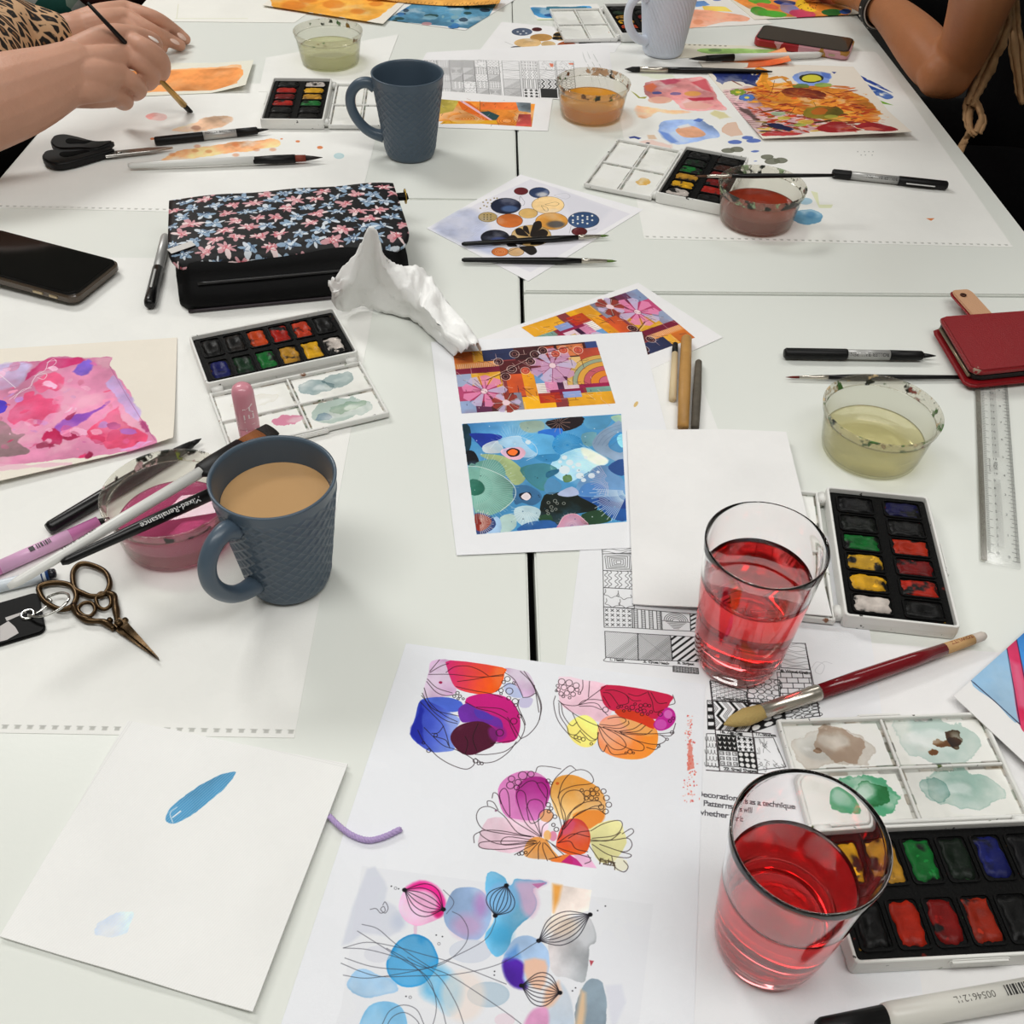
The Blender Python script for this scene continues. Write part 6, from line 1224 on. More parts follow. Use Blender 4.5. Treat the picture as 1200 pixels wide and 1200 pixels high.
def pink(c):
    z = Z(0, 390, 5.4545)
    c.poly(z(-220, 230, 0, 215, 140, 190, 260, 180, 330, 160, 620, 155, 720, 160, 715, 215, 780, 310, 830, 420, 920, 560, 1000, 720, 960, 760, 780, 790, 560, 820, 400, 825, 200, 850, 0, 870, -220, 890), 'dc8aae', a=.95, tex=.25, wob=1.2, edge=.2)
    c.poly(z(-220, 240, 140, 200, 200, 250, 120, 350, 0, 370, -220, 380), 'c8b8e0', a=.75, soft=6, tex=.4, wob=2)
    for pts, col, a in (((150, 320, 200, 240, 300, 170, 520, 165, 520, 200, 380, 240, 260, 250, 180, 300), 'b42a62', .85), ((470, 250, 530, 175, 590, 190, 580, 240, 520, 265), '7a5ac4', .85), ((220, 330, 300, 270, 390, 265, 410, 330, 360, 390, 310, 370, 240, 400), 'd8567e', .8), ((120, 440, 200, 390, 300, 420, 360, 430, 370, 510, 320, 530, 290, 580, 220, 610, 140, 560, 90, 590, 60, 500), 'd24a74', .8), ((330, 640, 420, 560, 500, 520, 620, 490, 700, 440, 560, 560, 440, 620, 370, 670), '8a4ab0', .8), ((300, 650, 350, 620, 400, 680, 390, 740, 350, 720, 320, 760, 300, 720), 'b41f52', .85), ((410, 550, 470, 510, 500, 500, 450, 560), 'b4285a', .7), ((400, 660, 480, 620, 520, 660, 500, 680, 420, 690), 'b82a5c', .8), ((560, 640, 640, 560, 760, 470, 800, 580, 900, 640, 940, 680, 900, 740, 760, 750, 680, 770, 640, 700, 580, 690), 'd6496e', .75), ((580, 670, 640, 660, 680, 700, 620, 710), 'b8244f', .7), ((860, 730, 870, 700, 910, 700, 900, 730), 'c42a50', .7), ((760, 620, 830, 610, 880, 650, 780, 660), 'a86ac4', .6), ((500, 820, 545, 790, 545, 825), 'b82a58', .85), ((560, 820, 575, 775, 600, 800, 590, 820), 'a81f50', .85), ((660, 380, 740, 350, 740, 370, 680, 385), 'cc4a6a', .7), ((690, 330, 720, 260, 780, 330, 850, 460, 900, 580, 800, 520, 740, 420), 'c0a8dc', .65), ((900, 590, 930, 580, 960, 640, 930, 650), 'a03a6c', .8), ((960, 700, 1000, 730, 800, 780, 780, 760), 'd4a0d4', .7)):
        c.poly(z(*pts), col, a=a, soft=2.5, tex=.35, wob=1.5, edge=.2, smooth=2)
    c.poly(z(-220, 600, 0, 570, 60, 590, 100, 640, 170, 650, 120, 700, 180, 760, 140, 785, 0, 800, -220, 810), '9c7c82', a=.9, tex=.35, soft=2, wob=1.2, edge=.2); c.poly(z(-60, 440, 20, 435, 48, 465, 20, 510, -60, 520), '4a34b0', a=.9, wob=.6, tex=.3); c.poly(z(-220, 830, 200, 850, 470, 850, 470, 870, 130, 900, -220, 920), 'e8b4c8', a=.7, soft=2, wob=1.2)
    rnd = random.Random(12)
    for k in range(90):
        u, v = rnd.random(), rnd.random(); x = -220 + u * (900 + 250 * v); y = 190 + v * 630
        if x > 700 + v * 260: continue
        c.ell(*z(x, y)[0], rnd.uniform(2, 8), rnd.uniform(1.2, 4), rnd.choice(['d24a74', 'b8305c', 'eab0c8', 'e48aa8', 'c05a94', 'd87a9c', 'f0c4d4', 'b48ad0']), rot=rnd.uniform(-.6, .3), a=rnd.uniform(.4, .75), soft=rnd.uniform(.6, 3), wob=2.2, tex=.4, edge=.15, n=12)
    c.poly(z(380, 330, 500, 360, 560, 380, 440, 480, 380, 580, 260, 640, 160, 690, 340, 560, 400, 430), 'eaa8c2', a=.7, soft=6); c.line(z(0, 235, 350, 170, 720, 160), .4, 'a03a6a', .5); c.line(z(700, 215, 800, 390, 1000, 720), .4, '8a3a6a', .6)
    for l in ((60, 430, 110, 395, 190, 350, 210, 310, 240, 270, 290, 240, 310, 190, 360, 180), (90, 425, 140, 370, 200, 355), (240, 290, 280, 300, 300, 270, 270, 265, 220, 280), (290, 235, 330, 220, 360, 190, 340, 170, 300, 195), (0, 270, 100, 355)): c.line(z(*l), .6, 'f4e8f0', .9)
PT['pink'] = pink
def abstract(c):
    z = Z(820, 70, 4.8)
    S_ = lambda pts, w_, col, a=.9, **k: c.stroke(z(*pts), w_, col, a, **k)
    c.poly(z(140, 170, 330, 160, 520, 230, 700, 400, 360, 440, 250, 360, 170, 260), 'c89aa0', a=.7, wob=3, soft=5, tex=.4); c.poly(z(320, 60, 380, 60, 420, 130, 560, 140, 900, 190, 1030, 350, 850, 380, 500, 300, 320, 240), 'e08a2e', a=.85, wob=3, soft=2, tex=.4)
    rnd = random.Random(11)
    for k in range(330):
        v = rnd.random(); y = 150 + v * 275; x = rnd.uniform(210 + v * 110, 820 + v * 180); l = rnd.uniform(25, 110)
        cols = (['c8641c', 'd8842a', 'e09a34', 'b84a18', '8a2a1a', 'c85a22'] if v < .5 else ['a83018', '7a1e18', 'c8501c', '8a2a1c', 'b86a24', '4a3a1c', '9a7a2a', 'c83a2a', 'd8b050'])
        S_((x, y, x + l, y + rnd.uniform(-22, 26)), rnd.uniform(2.0, 6.5), rnd.choice(cols), .85, streak=.8, tex=.3)
    for k in range(26): y = 160 + k * 8; x = 820 + k * 6; S_((x - 60, y, x + rnd.uniform(10, 90), y + rnd.uniform(-4, 12)), 2.2, rnd.choice(['d8641e', 'c8501c', 'e08a3a']), .85)
    for k in range(20): y = 180 + k * 11; x = 150 + k * 6; S_((x - 20, y + 6, x + rnd.uniform(60, 130), y + rnd.uniform(-4, 8)), 2.6, rnd.choice(['b07a88', '6a4a4a', 'c08a98', '8a5a5c']), .7)
    c.poly(z(70, 70, 120, 72, 210, 75, 240, 65, 300, 90, 340, 80, 320, 120, 340, 155, 290, 150, 220, 120, 160, 130, 130, 150, 90, 120), '1c2c6c', a=.95, wob=2, tex=.4); [S_((240 + k * 26, 120, 262 + k * 28, 66), 3.4, '1a2a70') for k in range(4)]; S_((160, 110, 240, 150), 3, '7a3a30')
    for x, y, col, cc in ((215, 185, '7a9a2a', 'e0d040'), (265, 215, '4a78c8', 'e8d860')):
        for k in range(7): c.ell(*(lambda p: (p[0] + 6.5 * math.cos(k * .9), p[1] + 2.6 * math.sin(k * .9)))(z(x, y)[0]), 3.6, 1.6, col, a=.9, n=10, wob=.4)
        c.ell(*z(x, y)[0], 3, 1.4, cc, n=8); c.ring(*z(x, y)[0], 9, 4, .4, '1a2a1c')
    S_((380, 65, 360, 120, 400, 180), 8, 'e09428'); S_((330, 130, 460, 100, 520, 150), 9, 'd8882a'); S_((340, 190, 440, 230, 480, 170), 8, 'e0922a')
    for l in ((330, 190, 400, 215, 470, 170), (420, 120, 400, 190, 360, 220), (460, 110, 520, 140), (400, 270, 480, 300, 620, 340, 880, 390), (640, 240, 655, 270), (500, 320, 540, 260), (560, 170, 700, 180, 780, 210)): c.line(z(*l), .7, '4a2416', .75)
    c.poly(z(510, 100, 560, 75, 660, 68, 735, 85, 730, 130, 640, 150, 560, 140), '7a94d0', a=.92, wob=1, tex=.3, edge=.2, smooth=2); c.ell(*z(630, 108)[0], 14, 5.5, '2a2c1c', wob=1.2); c.ell(*z(630, 107)[0], 11, 4.2, 'd8d040', wob=.8); c.poly(z(680, 70, 735, 80, 730, 110, 690, 100), '4a6ac0', a=.7, soft=3)
    c.poly(z(450, 170, 580, 165, 700, 190, 690, 230, 560, 215, 480, 210), '6a2014', a=.8, wob=2, tex=.4); c.ell(*z(690, 300)[0], 24, 9, '7a6a1e', a=.8, wob=2, tex=.4); c.ell(*z(670, 295)[0], 12, 5, 'c8641e', a=.8, wob=1.5)
    c.poly(z(200, 250, 290, 290, 350, 350, 300, 350, 230, 300), '4a3a38', a=.8, soft=4, wob=2); c.poly(z(360, 365, 440, 370, 530, 405, 500, 420, 420, 400), '161c44', a=.95, wob=1.5); c.poly(z(345, 430, 420, 415, 560, 430, 540, 442, 370, 445), 'b8383a', a=.85, wob=1.2, tex=.4)
    c.poly(z(650, 400, 740, 360, 850, 390, 880, 430, 700, 430), '8a1a1c', a=.9, wob=1, tex=.3); c.poly(z(860, 400, 940, 370, 1040, 390, 1110, 432, 980, 435), '8e1c22', a=.92, wob=1, tex=.3); c.poly(z(900, 410, 960, 400, 1040, 425, 960, 428), 'd8705c', a=.85, wob=.6)
    for x, y, col in ((440, 310, '9cc4a0'), (480, 335, 'c8c048'), (560, 380, '9ab04a'), (740, 330, 'b0b048'), (600, 360, 'd8c04a'), (700, 145, '8aa83a'), (560, 150, '5a7a34')): c.ell(*z(x, y)[0], 10, 3, col, a=.8, wob=1.5, n=10)
    c.poly(z(740, 70, 768, 72, 755, 82), '2a3c8a')
PT['abstract'] = abstract
def far_right(c):
    perforated(0, 0)(c); z = Z(720, 60, 6)
    c.poly(z(130, 150, 420, 160, 440, 190, 300, 200, 180, 170), 'd8e0c0', a=.6, wob=2, soft=4)
    c.poly(z(205, 245, 240, 215, 330, 200, 480, 190, 640, 190, 720, 330, 800, 410, 700, 415, 600, 420, 470, 410, 410, 350, 340, 375, 260, 350), 'dc9090', a=.85, wob=1.5, tex=.4, edge=.25); c.poly(z(210, 245, 270, 225, 300, 250, 260, 290, 225, 280), 'd86a40', a=.8, soft=2); c.poly(z(320, 210, 420, 190, 480, 210, 440, 230, 360, 240), 'b83a58', a=.7, soft=3, wob=1); c.poly(z(540, 220, 640, 195, 690, 290, 620, 270), 'cc3a48', a=.7, soft=3); c.poly(z(500, 330, 600, 325, 700, 320, 710, 345, 560, 355), 'b81f38', a=.8, soft=2, wob=1); c.ell(*z(300, 295)[0], 6, 2, '3a4a8a', a=.85, wob=.8); c.ell(*z(430, 300)[0], 6, 1.6, '5a5a98', a=.7, wob=.8); c.ell(*z(550, 300)[0], 10, 3, 'e0a048', a=.8, soft=2); c.poly(z(480, 370, 560, 350, 700, 380, 640, 410, 500, 405), 'ecb4a4', a=.8, soft=2); c.ell(*z(320, 345)[0], 14, 4, 'e8b49a', a=.8, edge=.2)
    c.poly(z(115, 280, 150, 300, 180, 325, 230, 320, 215, 335, 170, 332), '9a9a3a', a=.9); c.poly(z(150, 380, 220, 390, 380, 410, 540, 430, 400, 445, 300, 430, 220, 470, 150, 440), 'e8b088', a=.8, wob=1.5, soft=3, tex=.4)
    c.poly(z(660, 440, 700, 410, 780, 430, 830, 470, 740, 480), 'd8cc88', a=.7, soft=3, wob=1.2); c.poly(z(750, 540, 790, 505, 850, 500, 910, 590, 820, 600, 760, 570), 'e0b8a0', a=.8, edge=.2, wob=.8)
    c.poly(z(310, 555, 330, 500, 420, 480, 530, 480, 600, 475, 660, 510, 715, 545, 740, 600, 660, 620, 560, 640, 460, 660, 390, 645, 340, 600), '9ab4e4', a=.92, tex=.35, wob=1, edge=.25); c.poly(z(310, 560, 380, 580, 450, 640, 400, 650, 340, 610), '5a80d0', a=.7, soft=4); c.poly(z(550, 490, 590, 472, 630, 480, 600, 500), '4a6cc0', a=.8, wob=.6); c.poly(z(430, 560, 470, 535, 560, 530, 640, 580, 600, 605, 490, 605), 'e0a684', a=.95, tex=.3, edge=.2); c.poly(z(440, 530, 520, 510, 540, 530, 460, 545), 'f0eeea', a=.8, soft=2)
    c.poly(z(100, 605, 140, 598, 190, 612, 170, 622, 140, 612, 110, 615), '2a3c88', a=.9); c.poly(z(160, 650, 260, 625, 400, 660, 440, 710, 300, 700), 'ecc8bc', a=.75, wob=1.5, soft=3); c.poly(z(230, 590, 280, 590, 300, 620, 240, 620), 'd8b08c', a=.7, soft=2); c.ell(*z(235, 648)[0], 2.6, .9, '3a3a48', n=7)
    for x, y, rx in ((800, 700, 8), (860, 690, 8), (1075, 745, 8), (1110, 775, 10), (1170, 770, 9)): p = z(x, y)[0]; c.ell(p[0], p[1], rx, rx * .4, '6a6c5c', a=.85, wob=.6, edge=.2)
    for x, y, rx in ((850, 640, 9), (940, 610, 7), (980, 630, 9), (985, 705, 6), (990, 775, 3)): p = z(x, y)[0]; c.ell(p[0], p[1], rx, rx * .32, '4a66b8', a=.85, wob=.8)
    z = Z(900, 60, 6.667)
    c.poly(z(570, 205, 620, 180, 700, 210, 740, 245, 970, 345, 930, 378, 860, 350, 790, 340, 720, 335, 640, 270), '2450a8', a=.95, streak=.5, tex=.2); c.poly(z(660, 178, 700, 180, 860, 260, 980, 330, 900, 300, 760, 235), '1c3c96', a=.95, streak=.5); c.poly(z(740, 368, 780, 366, 850, 378, 980, 424, 850, 405, 830, 418, 780, 415), '72ac28', a=.95); c.poly(z(498, 162, 528, 164, 515, 176), '24408a'); c.poly(z(245, 135, 300, 133, 290, 142, 250, 143), '2a4a8a', a=.8); c.ell(*z(325, 120)[0], 4, 1.6, '8a9aa0', a=.8)
    c.ell(946, 254, 18, 9, '6ea6c8', a=.9, wob=1.2, tex=.35, edge=.3); c.ell(950, 252, 6, 4, '3a7aa8', a=.6, soft=4); c.ell(944, 236, 8, 4, '8cb8d0', a=.7); c.poly([(950, 224), (958, 226), (960, 240), (976, 240), (974, 244), (960, 244), (955, 234)], 'dce0b4', a=.8)
    c.poly([(1085, 256), (1095, 256), (1091, 259)], 'd8783c', a=.9)
    for k in range(7): c.ell(1005 + k * 3 + (k % 3), 178 + (k % 2) * 4, .6, .5, '5a5a5a', n=5)
PT['far_right'] = far_right
def far_left(c):
    perforated(0, 0)(c); rnd = random.Random(3)
    c.poly([(170, 136), (180, 132), (193, 135), (192, 141), (176, 141)], 'dc9a94', a=.8, wob=.8, tex=.4); c.poly([(200, 152), (222, 146), (240, 137), (268, 136), (272, 140), (260, 148), (235, 155), (205, 155)], 'e4bc9c', a=.85, smooth=4, wob=2.2, tex=.4, soft=2); c.ell(230, 150, 7, 3, 'a87a64', a=.7, soft=2, wob=.8)
    c.poly([(190, 186), (215, 176), (260, 168), (300, 164), (325, 164), (328, 172), (300, 176), (240, 184), (195, 189)], 'e8a878', a=.9, wob=1.5, tex=.6); [c.ell(rnd.uniform(200, 320), rnd.uniform(168, 184), 4, 2, 'd87a48', a=.5, soft=2) for _ in range(9)]
    for x, y, r in ((375, 173, 4), (349, 166, 3), (330, 163, 2), (178, 163, 3)): c.ell(x, y, r, r * .5, 'd8743c', a=.85, wob=.6, n=8)
    c.ell(397, 183, 6, 3.4, 'b8d4d8', a=.8, edge=.4); c.poly([(0, 243), (80, 241), (120, 247), (60, 249)], 'dcdcd6', a=.6, soft=2)
PT['far_left'] = far_left
PT['near_left'] = perforated(0, 0)
def swatch(c):
    c.poly([(100, 76), (160, 84), (250, 79), (281, 80), (280, 100), (265, 104), (170, 109), (100, 112)], 'f0b078', a=.9, wob=1.2, tex=.2, edge=.15); c.poly([(120, 84), (180, 84), (278, 82), (270, 104), (180, 107), (110, 108)], 'e09050', a=.9, tex=.3, edge=.25)
PT['swatch'] = swatch
def greenline(c): c.line([(205, 22), (225, 22), (290, 22)], .7, 'a8b060', .8); c.line([(209, 5), (207, 22)], .6, 'b8b888', .7)
PT['greenline'] = greenline
PT['orange'] = lambda c: (c.poly([(340, -25), (480, -25), (440, 24), (400, 22), (350, 15), (318, 9)], 'e69a34', a=.95, tex=.25, wob=1.2, edge=.15, col2='f0b04a', dirn=(1, 0)), [c.ell(x, y, r, r * .4, 'd8701e', a=.55, soft=6, wob=2) for x, y, r in ((345, 8, 16), (390, 6, 14), (420, 15, 10), (360, 0, 12), (440, 5, 8))])
def bluesmall(c):
    c.poly([(500, -12), (592, -12), (563, 35), (452, 24)], '4a7c98', tex=.5); rnd = random.Random(7)
    for k in range(60): c.ell(rnd.uniform(455, 590), rnd.uniform(-8, 34), rnd.uniform(3, 9), rnd.uniform(1, 3), rnd.choice(['16202c', '2a5a8a', '7aa8bc', '1c3a34', '3a7ab8', '8ab0b8', '24384a']), a=.8, wob=1, n=8)
    c.ell(500, 28, 6, 2, 'c88a8c', a=.8); c.poly([(500, -12), (440, 22), (452, 24), (510, -12)], 'e8e8e4'); c.poly([(592, -12), (563, 35), (600, 40), (640, -12)], 'ecebea')
PT['bluesmall'] = bluesmall
def strip(c):
    rnd = random.Random(5); c.poly([(425, -3), (588, 4), (585, 14), (425, 3)], 'e8a850', tex=.4)
    for k in range(34): x = 432 + k * 4.4; y = 1 + (x - 425) * .045 + rnd.uniform(-1, 3); c.line([(x, y), (x + 2, y + 2), (x + 5, y - 1)], .6, rnd.choice(['4a2010', '7a3412', '2a1410']), .85)
PT['strip'] = strip
def bluescrap(c):
    c.poly([(622, 9), (650, 9), (690, 7), (690, 12), (660, 14), (655, 21), (630, 20)], '4a94c8', a=.9, wob=1, tex=.4); c.poly([(640, 8), (688, 8), (686, 12), (640, 12)], '2a6a80', a=.8, wob=.8); c.ell(645, 18, 8, 2, '1c4a8a', a=.8, wob=.8); c.poly([(628, 22), (680, 22), (680, 25), (630, 25)], 'd8e4b8', a=.7)
PT['bluescrap'] = bluescrap
def bands(c):
    c.poly([(812, 2), (825, 1), (832, 6), (815, 9)], '6a94cc', a=.9, wob=.8, tex=.3); c.poly([(822, 7), (850, 8), (858, 14), (826, 13)], 'f0cc60', a=.9, wob=.6, tex=.2); c.poly([(808, 12), (850, 15), (877, 20), (875, 25), (850, 26), (820, 32), (795, 32)], 'eba486', a=.92, wob=.8, tex=.25, edge=.2); c.ell(818, 26, 6, 3, 'e08a60', a=.6, soft=3); c.ell(840, 0, 5, 1.4, '4a6ab8', a=.8)
PT['bands'] = bands
def leaves(c):
    q = [(850, -14), (975, -14), (997, 16), (960, 20), (900, 20), (880, 12)]; c.poly(q, 'd8843a', tex=.4); rnd = random.Random(9)
    for x, y, rx, ry, col, r in ((890, 14, 12, 5, '3c8a28', .2), (905, 17, 18, 4, '4a9a30', .1), (920, 4, 14, 3, '22306c', .1), (890, 2, 14, 4, '5a9a30', .1), (925, 11, 12, 6, '8a88b8', .3), (940, 17, 16, 5, 'c84060', .1), (945, 8, 14, 6, 'e8b828', .3), (960, 10, 14, 5, 'e0842a', .3), (975, 16, 12, 4, '2c6a2c', 0), (990, 15, 7, 3, '28488c', 0), (900, 8, 14, 3, 'c85a3a', .2), (970, 2, 14, 4, 'd86a3a', .2), (880, -4, 14, 5, 'd8a030', .1), (950, -4, 14, 4, '4a8a8a', .1)): c.ell(x, y, rx, ry, col, rot=r, a=.93, wob=.8, tex=.25, n=12)
    for k in range(14): c.ell(rnd.uniform(935, 965), rnd.uniform(4, 13), .8, .5, '2a2018', n=5)
PT['leaves'] = leaves
PT['greenstrip'] = lambda c: (c.poly([(822, 57), (900, 58), (920, 61), (900, 62), (830, 63)], '94b86a', a=.9, wob=.6, tex=.4), c.ell(838, 59, 8, 2, '5a7a48', a=.7, soft=3), [c.ell(802 + k * 6, 52.5 + k * .2, 1.8, .7, '6a6a5c', a=.7, n=6) for k in range(9)])
PT['orangestrip'] = lambda c: (c.poly([(835, 75), (918, 62), (926, 78), (838, 83)], 'ea9a68', tex=.3), c.poly([(838, 78), (880, 72), (926, 74), (926, 79), (838, 83)], 'd85a2c', a=.7, soft=4, tex=.3))
def bluecard(c):
    z = Z(1110, 730, 7.5); c.poly(z(195, 535, 440, 300, 505, 235, 540, 420, 610, 905, 400, 720), '94bcdc', a=.97, tex=.15, edge=.1); c.poly(z(575, 165, 700, 40, 900, -100, 1000, 500, 800, 760, 690, 700, 640, 420), '3a7cc0', a=.97, tex=.3); c.poly(z(510, 225, 580, 165, 620, 300, 680, 620, 700, 960, 640, 975, 590, 800, 545, 430), 'd0406c', a=.97, tex=.3, col2='c8204a', dirn=(0, -1)); c.poly(z(545, 370, 620, 400, 660, 560, 690, 800, 600, 760, 570, 560), 'e07a98', a=.7, soft=6)
    for l in ((195, 535, 400, 720, 620, 920), (215, 550, 430, 745, 625, 930), (505, 235, 560, 560, 620, 920), (590, 150, 640, 420, 690, 700)): c.line(z(*l), .55, '1c1c3a', .9)
    c.poly(z(700, 760, 900, 700, 900, 1000, 720, 960), 'c8305a', a=.8)
PT['bluecard'] = bluecard
def napkin(c):
    c.poly([(196, 962), (205, 945), (235, 922), (262, 908), (277, 905), (276, 912), (262, 928), (235, 950), (208, 966)], '4a92c0', a=.95, tex=.25, edge=.3, wob=.5); c.line([(203, 966), (200, 955), (208, 948)], .4, 'eef2f4'); c.line([(203, 960), (212, 953)], .9, 'eef2f4')
    c.poly([(110, 1096), (118, 1082), (140, 1068), (160, 1068), (158, 1085), (148, 1100), (120, 1102)], 'b2c4e0', a=.75, wob=1, tex=.7)
    c.fixed = 1
    for k in range(170): c.line([(k * 1.6 - 60, 0), (k * 1.6, c.H)], .28, 'e6e6e4', .55, 0)
    for i in (1.5, 3): c.line([(i, 0), (i, c.H)], .4, 'dedddb', .8); c.line([(0, c.H - i), (c.W, c.H - i)], .4, 'dedddb', .8)
PT['napkin'] = napkin
def nolift(u, v): return 0
paper('drawing_sheet', 'large perforated drawing sheet under the pink tub and mug of tea', 'paper', [P(-110, 300), P(448, 305), P(345, 865), P(345, 865) + (P(0, 859) - P(345, 865)).normalized() * .424], .1, 'eeeeea', 1.6, PT.get('near_left'))
paper('drawing_sheet', 'large perforated drawing sheet under the black scissors and far brush', 'paper', [P(455, 102) + (P(0, 244) - P(418, 253)).normalized() * .424, P(455, 102), P(418, 253), P(418, 253) + (P(0, 244) - P(418, 253)).normalized() * .424], .1, 'eeeeea', 1.6, PT.get('far_left'))
paper('drawing_sheet', 'large perforated sheet under the tub of red-brown water and flower sketches', 'paper', [P(1027, 61) + (P(755, 280) - P(1187, 290)).normalized() * .424, P(1027, 61), P(1187, 290), P(755, 280)], .1, 'eeeeea', 1.8, PT.get('far_right'))
paper('pattern_sheet', 'black and white pattern sheet under the second glass and red brush', 'paper', from_top((686, 596), (709.7, 771), (788, 781), .215, .420), .4, 'ecedf0', 3.2, PT.get('pattern'))
paper('blank_sheet', 'blank white sheet under the near paint box and red-handled brush', 'paper', from_top((905, 745), (845, 1150), (960, 1160), .24, .34), .2, 'eeeded', 1.0)
_tl, _tr = P(476, 755), P(826, 803)
paper('art_print', 'near print of four watercolours with pink, orange and blue circles', 'paper', [_tl, _tr, _tr + (P(813, 1197) - _tr).normalized() * .297, _tl + (P(330, 1200) - _tl).normalized() * .297], .8, 'eceef3', 3.2, PT.get('nearprint'))
paper('art_print', 'small upper print of a bright collage, tilted beneath the tall collage print', 'paper', quad((560, 398), (748, 332), (847, 396), (680, 470)), .5, 'efeeef', 2.4, PT.get('collage2'))
paper('art_print', 'tall print of a bright collage above a blue sea picture', 'paper', quad((505, 402), (752, 390), (815, 640), (535, 652)), 1.0, 'eeeff2', 3.2, PT.get('collage'))
paper('blank_sheet', 'blank white sheet under the three wooden brush handles', 'paper', quad((700, 400), (800, 392), (862, 560), (770, 570)), .3, 'efefec', 1.0)
paper('blank_card', 'blank white card between the sea picture and the glass', 'card', quad((735, 503, ), (920, 511), (973, 727), (742, 707), h=.004), 2.6, 'f0efee', 1.4, None, .9, lambda u, v: 5.4 * min(1, max(0, (u - .05) / .55)) , .02)
paper('art_print', 'print of dark blue and orange circles with two brushes lying on it', 'paper', quad((610, 205), (754, 246), (619, 330), (500, 268)), .3, 'f0eff2', 3.0, PT.get('circles'))
paper('watercolour_card', 'cream card with pink and violet watercolour wash at the left edge', 'card', quad((-40, 413), (208, 397), (205, 521), (-40, 580)), 1.0, 'ece5d8', 2.6, PT.get('pink'), .5, lambda u, v: 5 * (max(0, .3 - v) / .3) ** 2 * (1 - .5 * u) + 4 * max(0, u - .8) / .2 * (1 - v))
paper('watercolour_sheet', 'cream sheet with a vivid orange and red flower painting', 'painting', quad((818, 73), (1000, 79), (1066, 163), (893, 166)), .6, 'ebe3d6', 2.2, PT.get('abstract'), .5, lambda u, v: 9 * max(0, .35 - v) / .35 * (.35 + .65 * u) + 2.5 * max(0, v - .7) * (1 - u))
paper('watercolour_sheet', 'cream sheet with an orange wash under the painting hand', 'painting', quad((90, 74), (298, 75), (289, 108), (90, 117)), .8, 'e9e7d8', 2.0, PT.get('swatch'), .4, lambda u, v: 9 * max(0, u - .8) / .2 * (1 - .5 * v))
paper('white_sheet', 'white sheet under the tub of cloudy green water', 'paper', quad((312, 68), (467, 41), (440, 112), (303, 108)), .5, 'eeeeea', 1.0, None)
paper('white_sheet', 'white sheet behind the resting hand with a thin green edge line', 'paper', quad((172, 0), (390, -5), (345, 27), (150, 25)), .3, 'ecebe4', 1.2, PT.get('greenline'))
paper('watercolour_card', 'cream card with an orange wash at the top edge', 'card', quad((345, -22), (492, -14), (449, 31), (308, 9)), 1.2, 'ece6da', 2.0, PT.get('orange'), .5, lambda u, v: 5 * max(0, .5 - v))
paper('art_print', 'small dark blue flower print under the curled orange strip', 'paper', quad((492, -12), (620, -10), (545, 36), (440, 22)), .5, 'ecebea', 2.0, PT.get('bluesmall'))
paper('paper_strip', 'curled orange strip with black scrolls across the blue print', 'paper', quad((425, -3), (588, 4), (585, 13), (428, 2)), 1.8, 'e2a040', 2.4, PT.get('strip'), .4, lambda u, v: 16 * abs(u - .45) ** 2 * 2)
paper('pattern_sheet', 'grey and white pattern sheet beside the far blue mug', 'paper', quad((500, 62), (713, 50), (722, 122), (478, 104)), .6, 'efeeef', 2.4, PT.get('pattern_far'))
paper('art_print', 'narrow orange and green print under the far blue mug', 'paper', quad((425, 96), (650, 100), (642, 154), (395, 146)), .4, 'efeeee', 2.4, PT.get('orange_print'))
paper('art_print', 'print of small brown and blue circles under the far palette lid', 'paper', quad((588, 26), (735, 40), (720, 62), (560, 62)), .4, 'efeeee', 2.4, PT.get('circles_far'))
paper('paper_scrap', 'narrow blue and green painted scrap above the far circles print', 'paper', quad((620, 7), (700, 5), (712, 22), (630, 24)), .4, 'efeeea', 2.2, PT.get('bluescrap'))
paper('watercolour_sheet', 'white sheet with yellow, blue and salmon bands right of the pale mug', 'painting', quad((790, -12), (848, -10), (905, 28), (760, 36)), .5, 'eeeae4', 2.0, PT.get('bands'))
paper('watercolour_card', 'cream card with colourful leaves at the top edge near the bent arm', 'card', quad((838, -14), (984, -16), (1019, 18), (884, 24)), 1.0, 'e9e2d2', 2.2, PT.get('leaves'), .6, lambda u, v: 2 * u)
paper('paper_strip', 'narrow strip with a green wash beside the pale blue mug', 'paper', quad((800, 52), (925, 56), (935, 63), (790, 69)), .8, 'dfd9c8', 2.2, PT.get('greenstrip'))
paper('paper_strip', 'orange painted strip under the white brush, curled at its right end', 'paper', quad((835, 75), (918, 62), (926, 78), (838, 83)), 1.2, 'e8905c', 2.2, PT.get('orangestrip'), .3, lambda u, v: 7 * max(0, u - .4) ** 2 / .36)
paper('watercolour_card', 'white card with a blue and crimson painting at the right edge', 'card', quad((1113, 824), (1262, 690), (1330, 830), (1215, 920)), 4.5, 'eeedec', 2.6, PT.get('bluecard'), .6, lambda u, v: 3 + 5 * (1 - v) * u)
paper('paper_napkin', 'white paper napkin with a blue paint stroke', 'napkin', quad((150, 845), (408, 898), (297, 1188), (0, 1098), h=.002), 1.0, 'f2f2f0', 2.6, PT.get('napkin'), 1.4, lambda u, v: .5 * math.sin(u * 9 + v * 4) * math.sin(v * 7 - u * 3) + .5 + 2.2 * max(0, u - .75) / .25 + .8 * max(0, .2 - abs(u - .45 - .1 * v)) , .015, n=48)
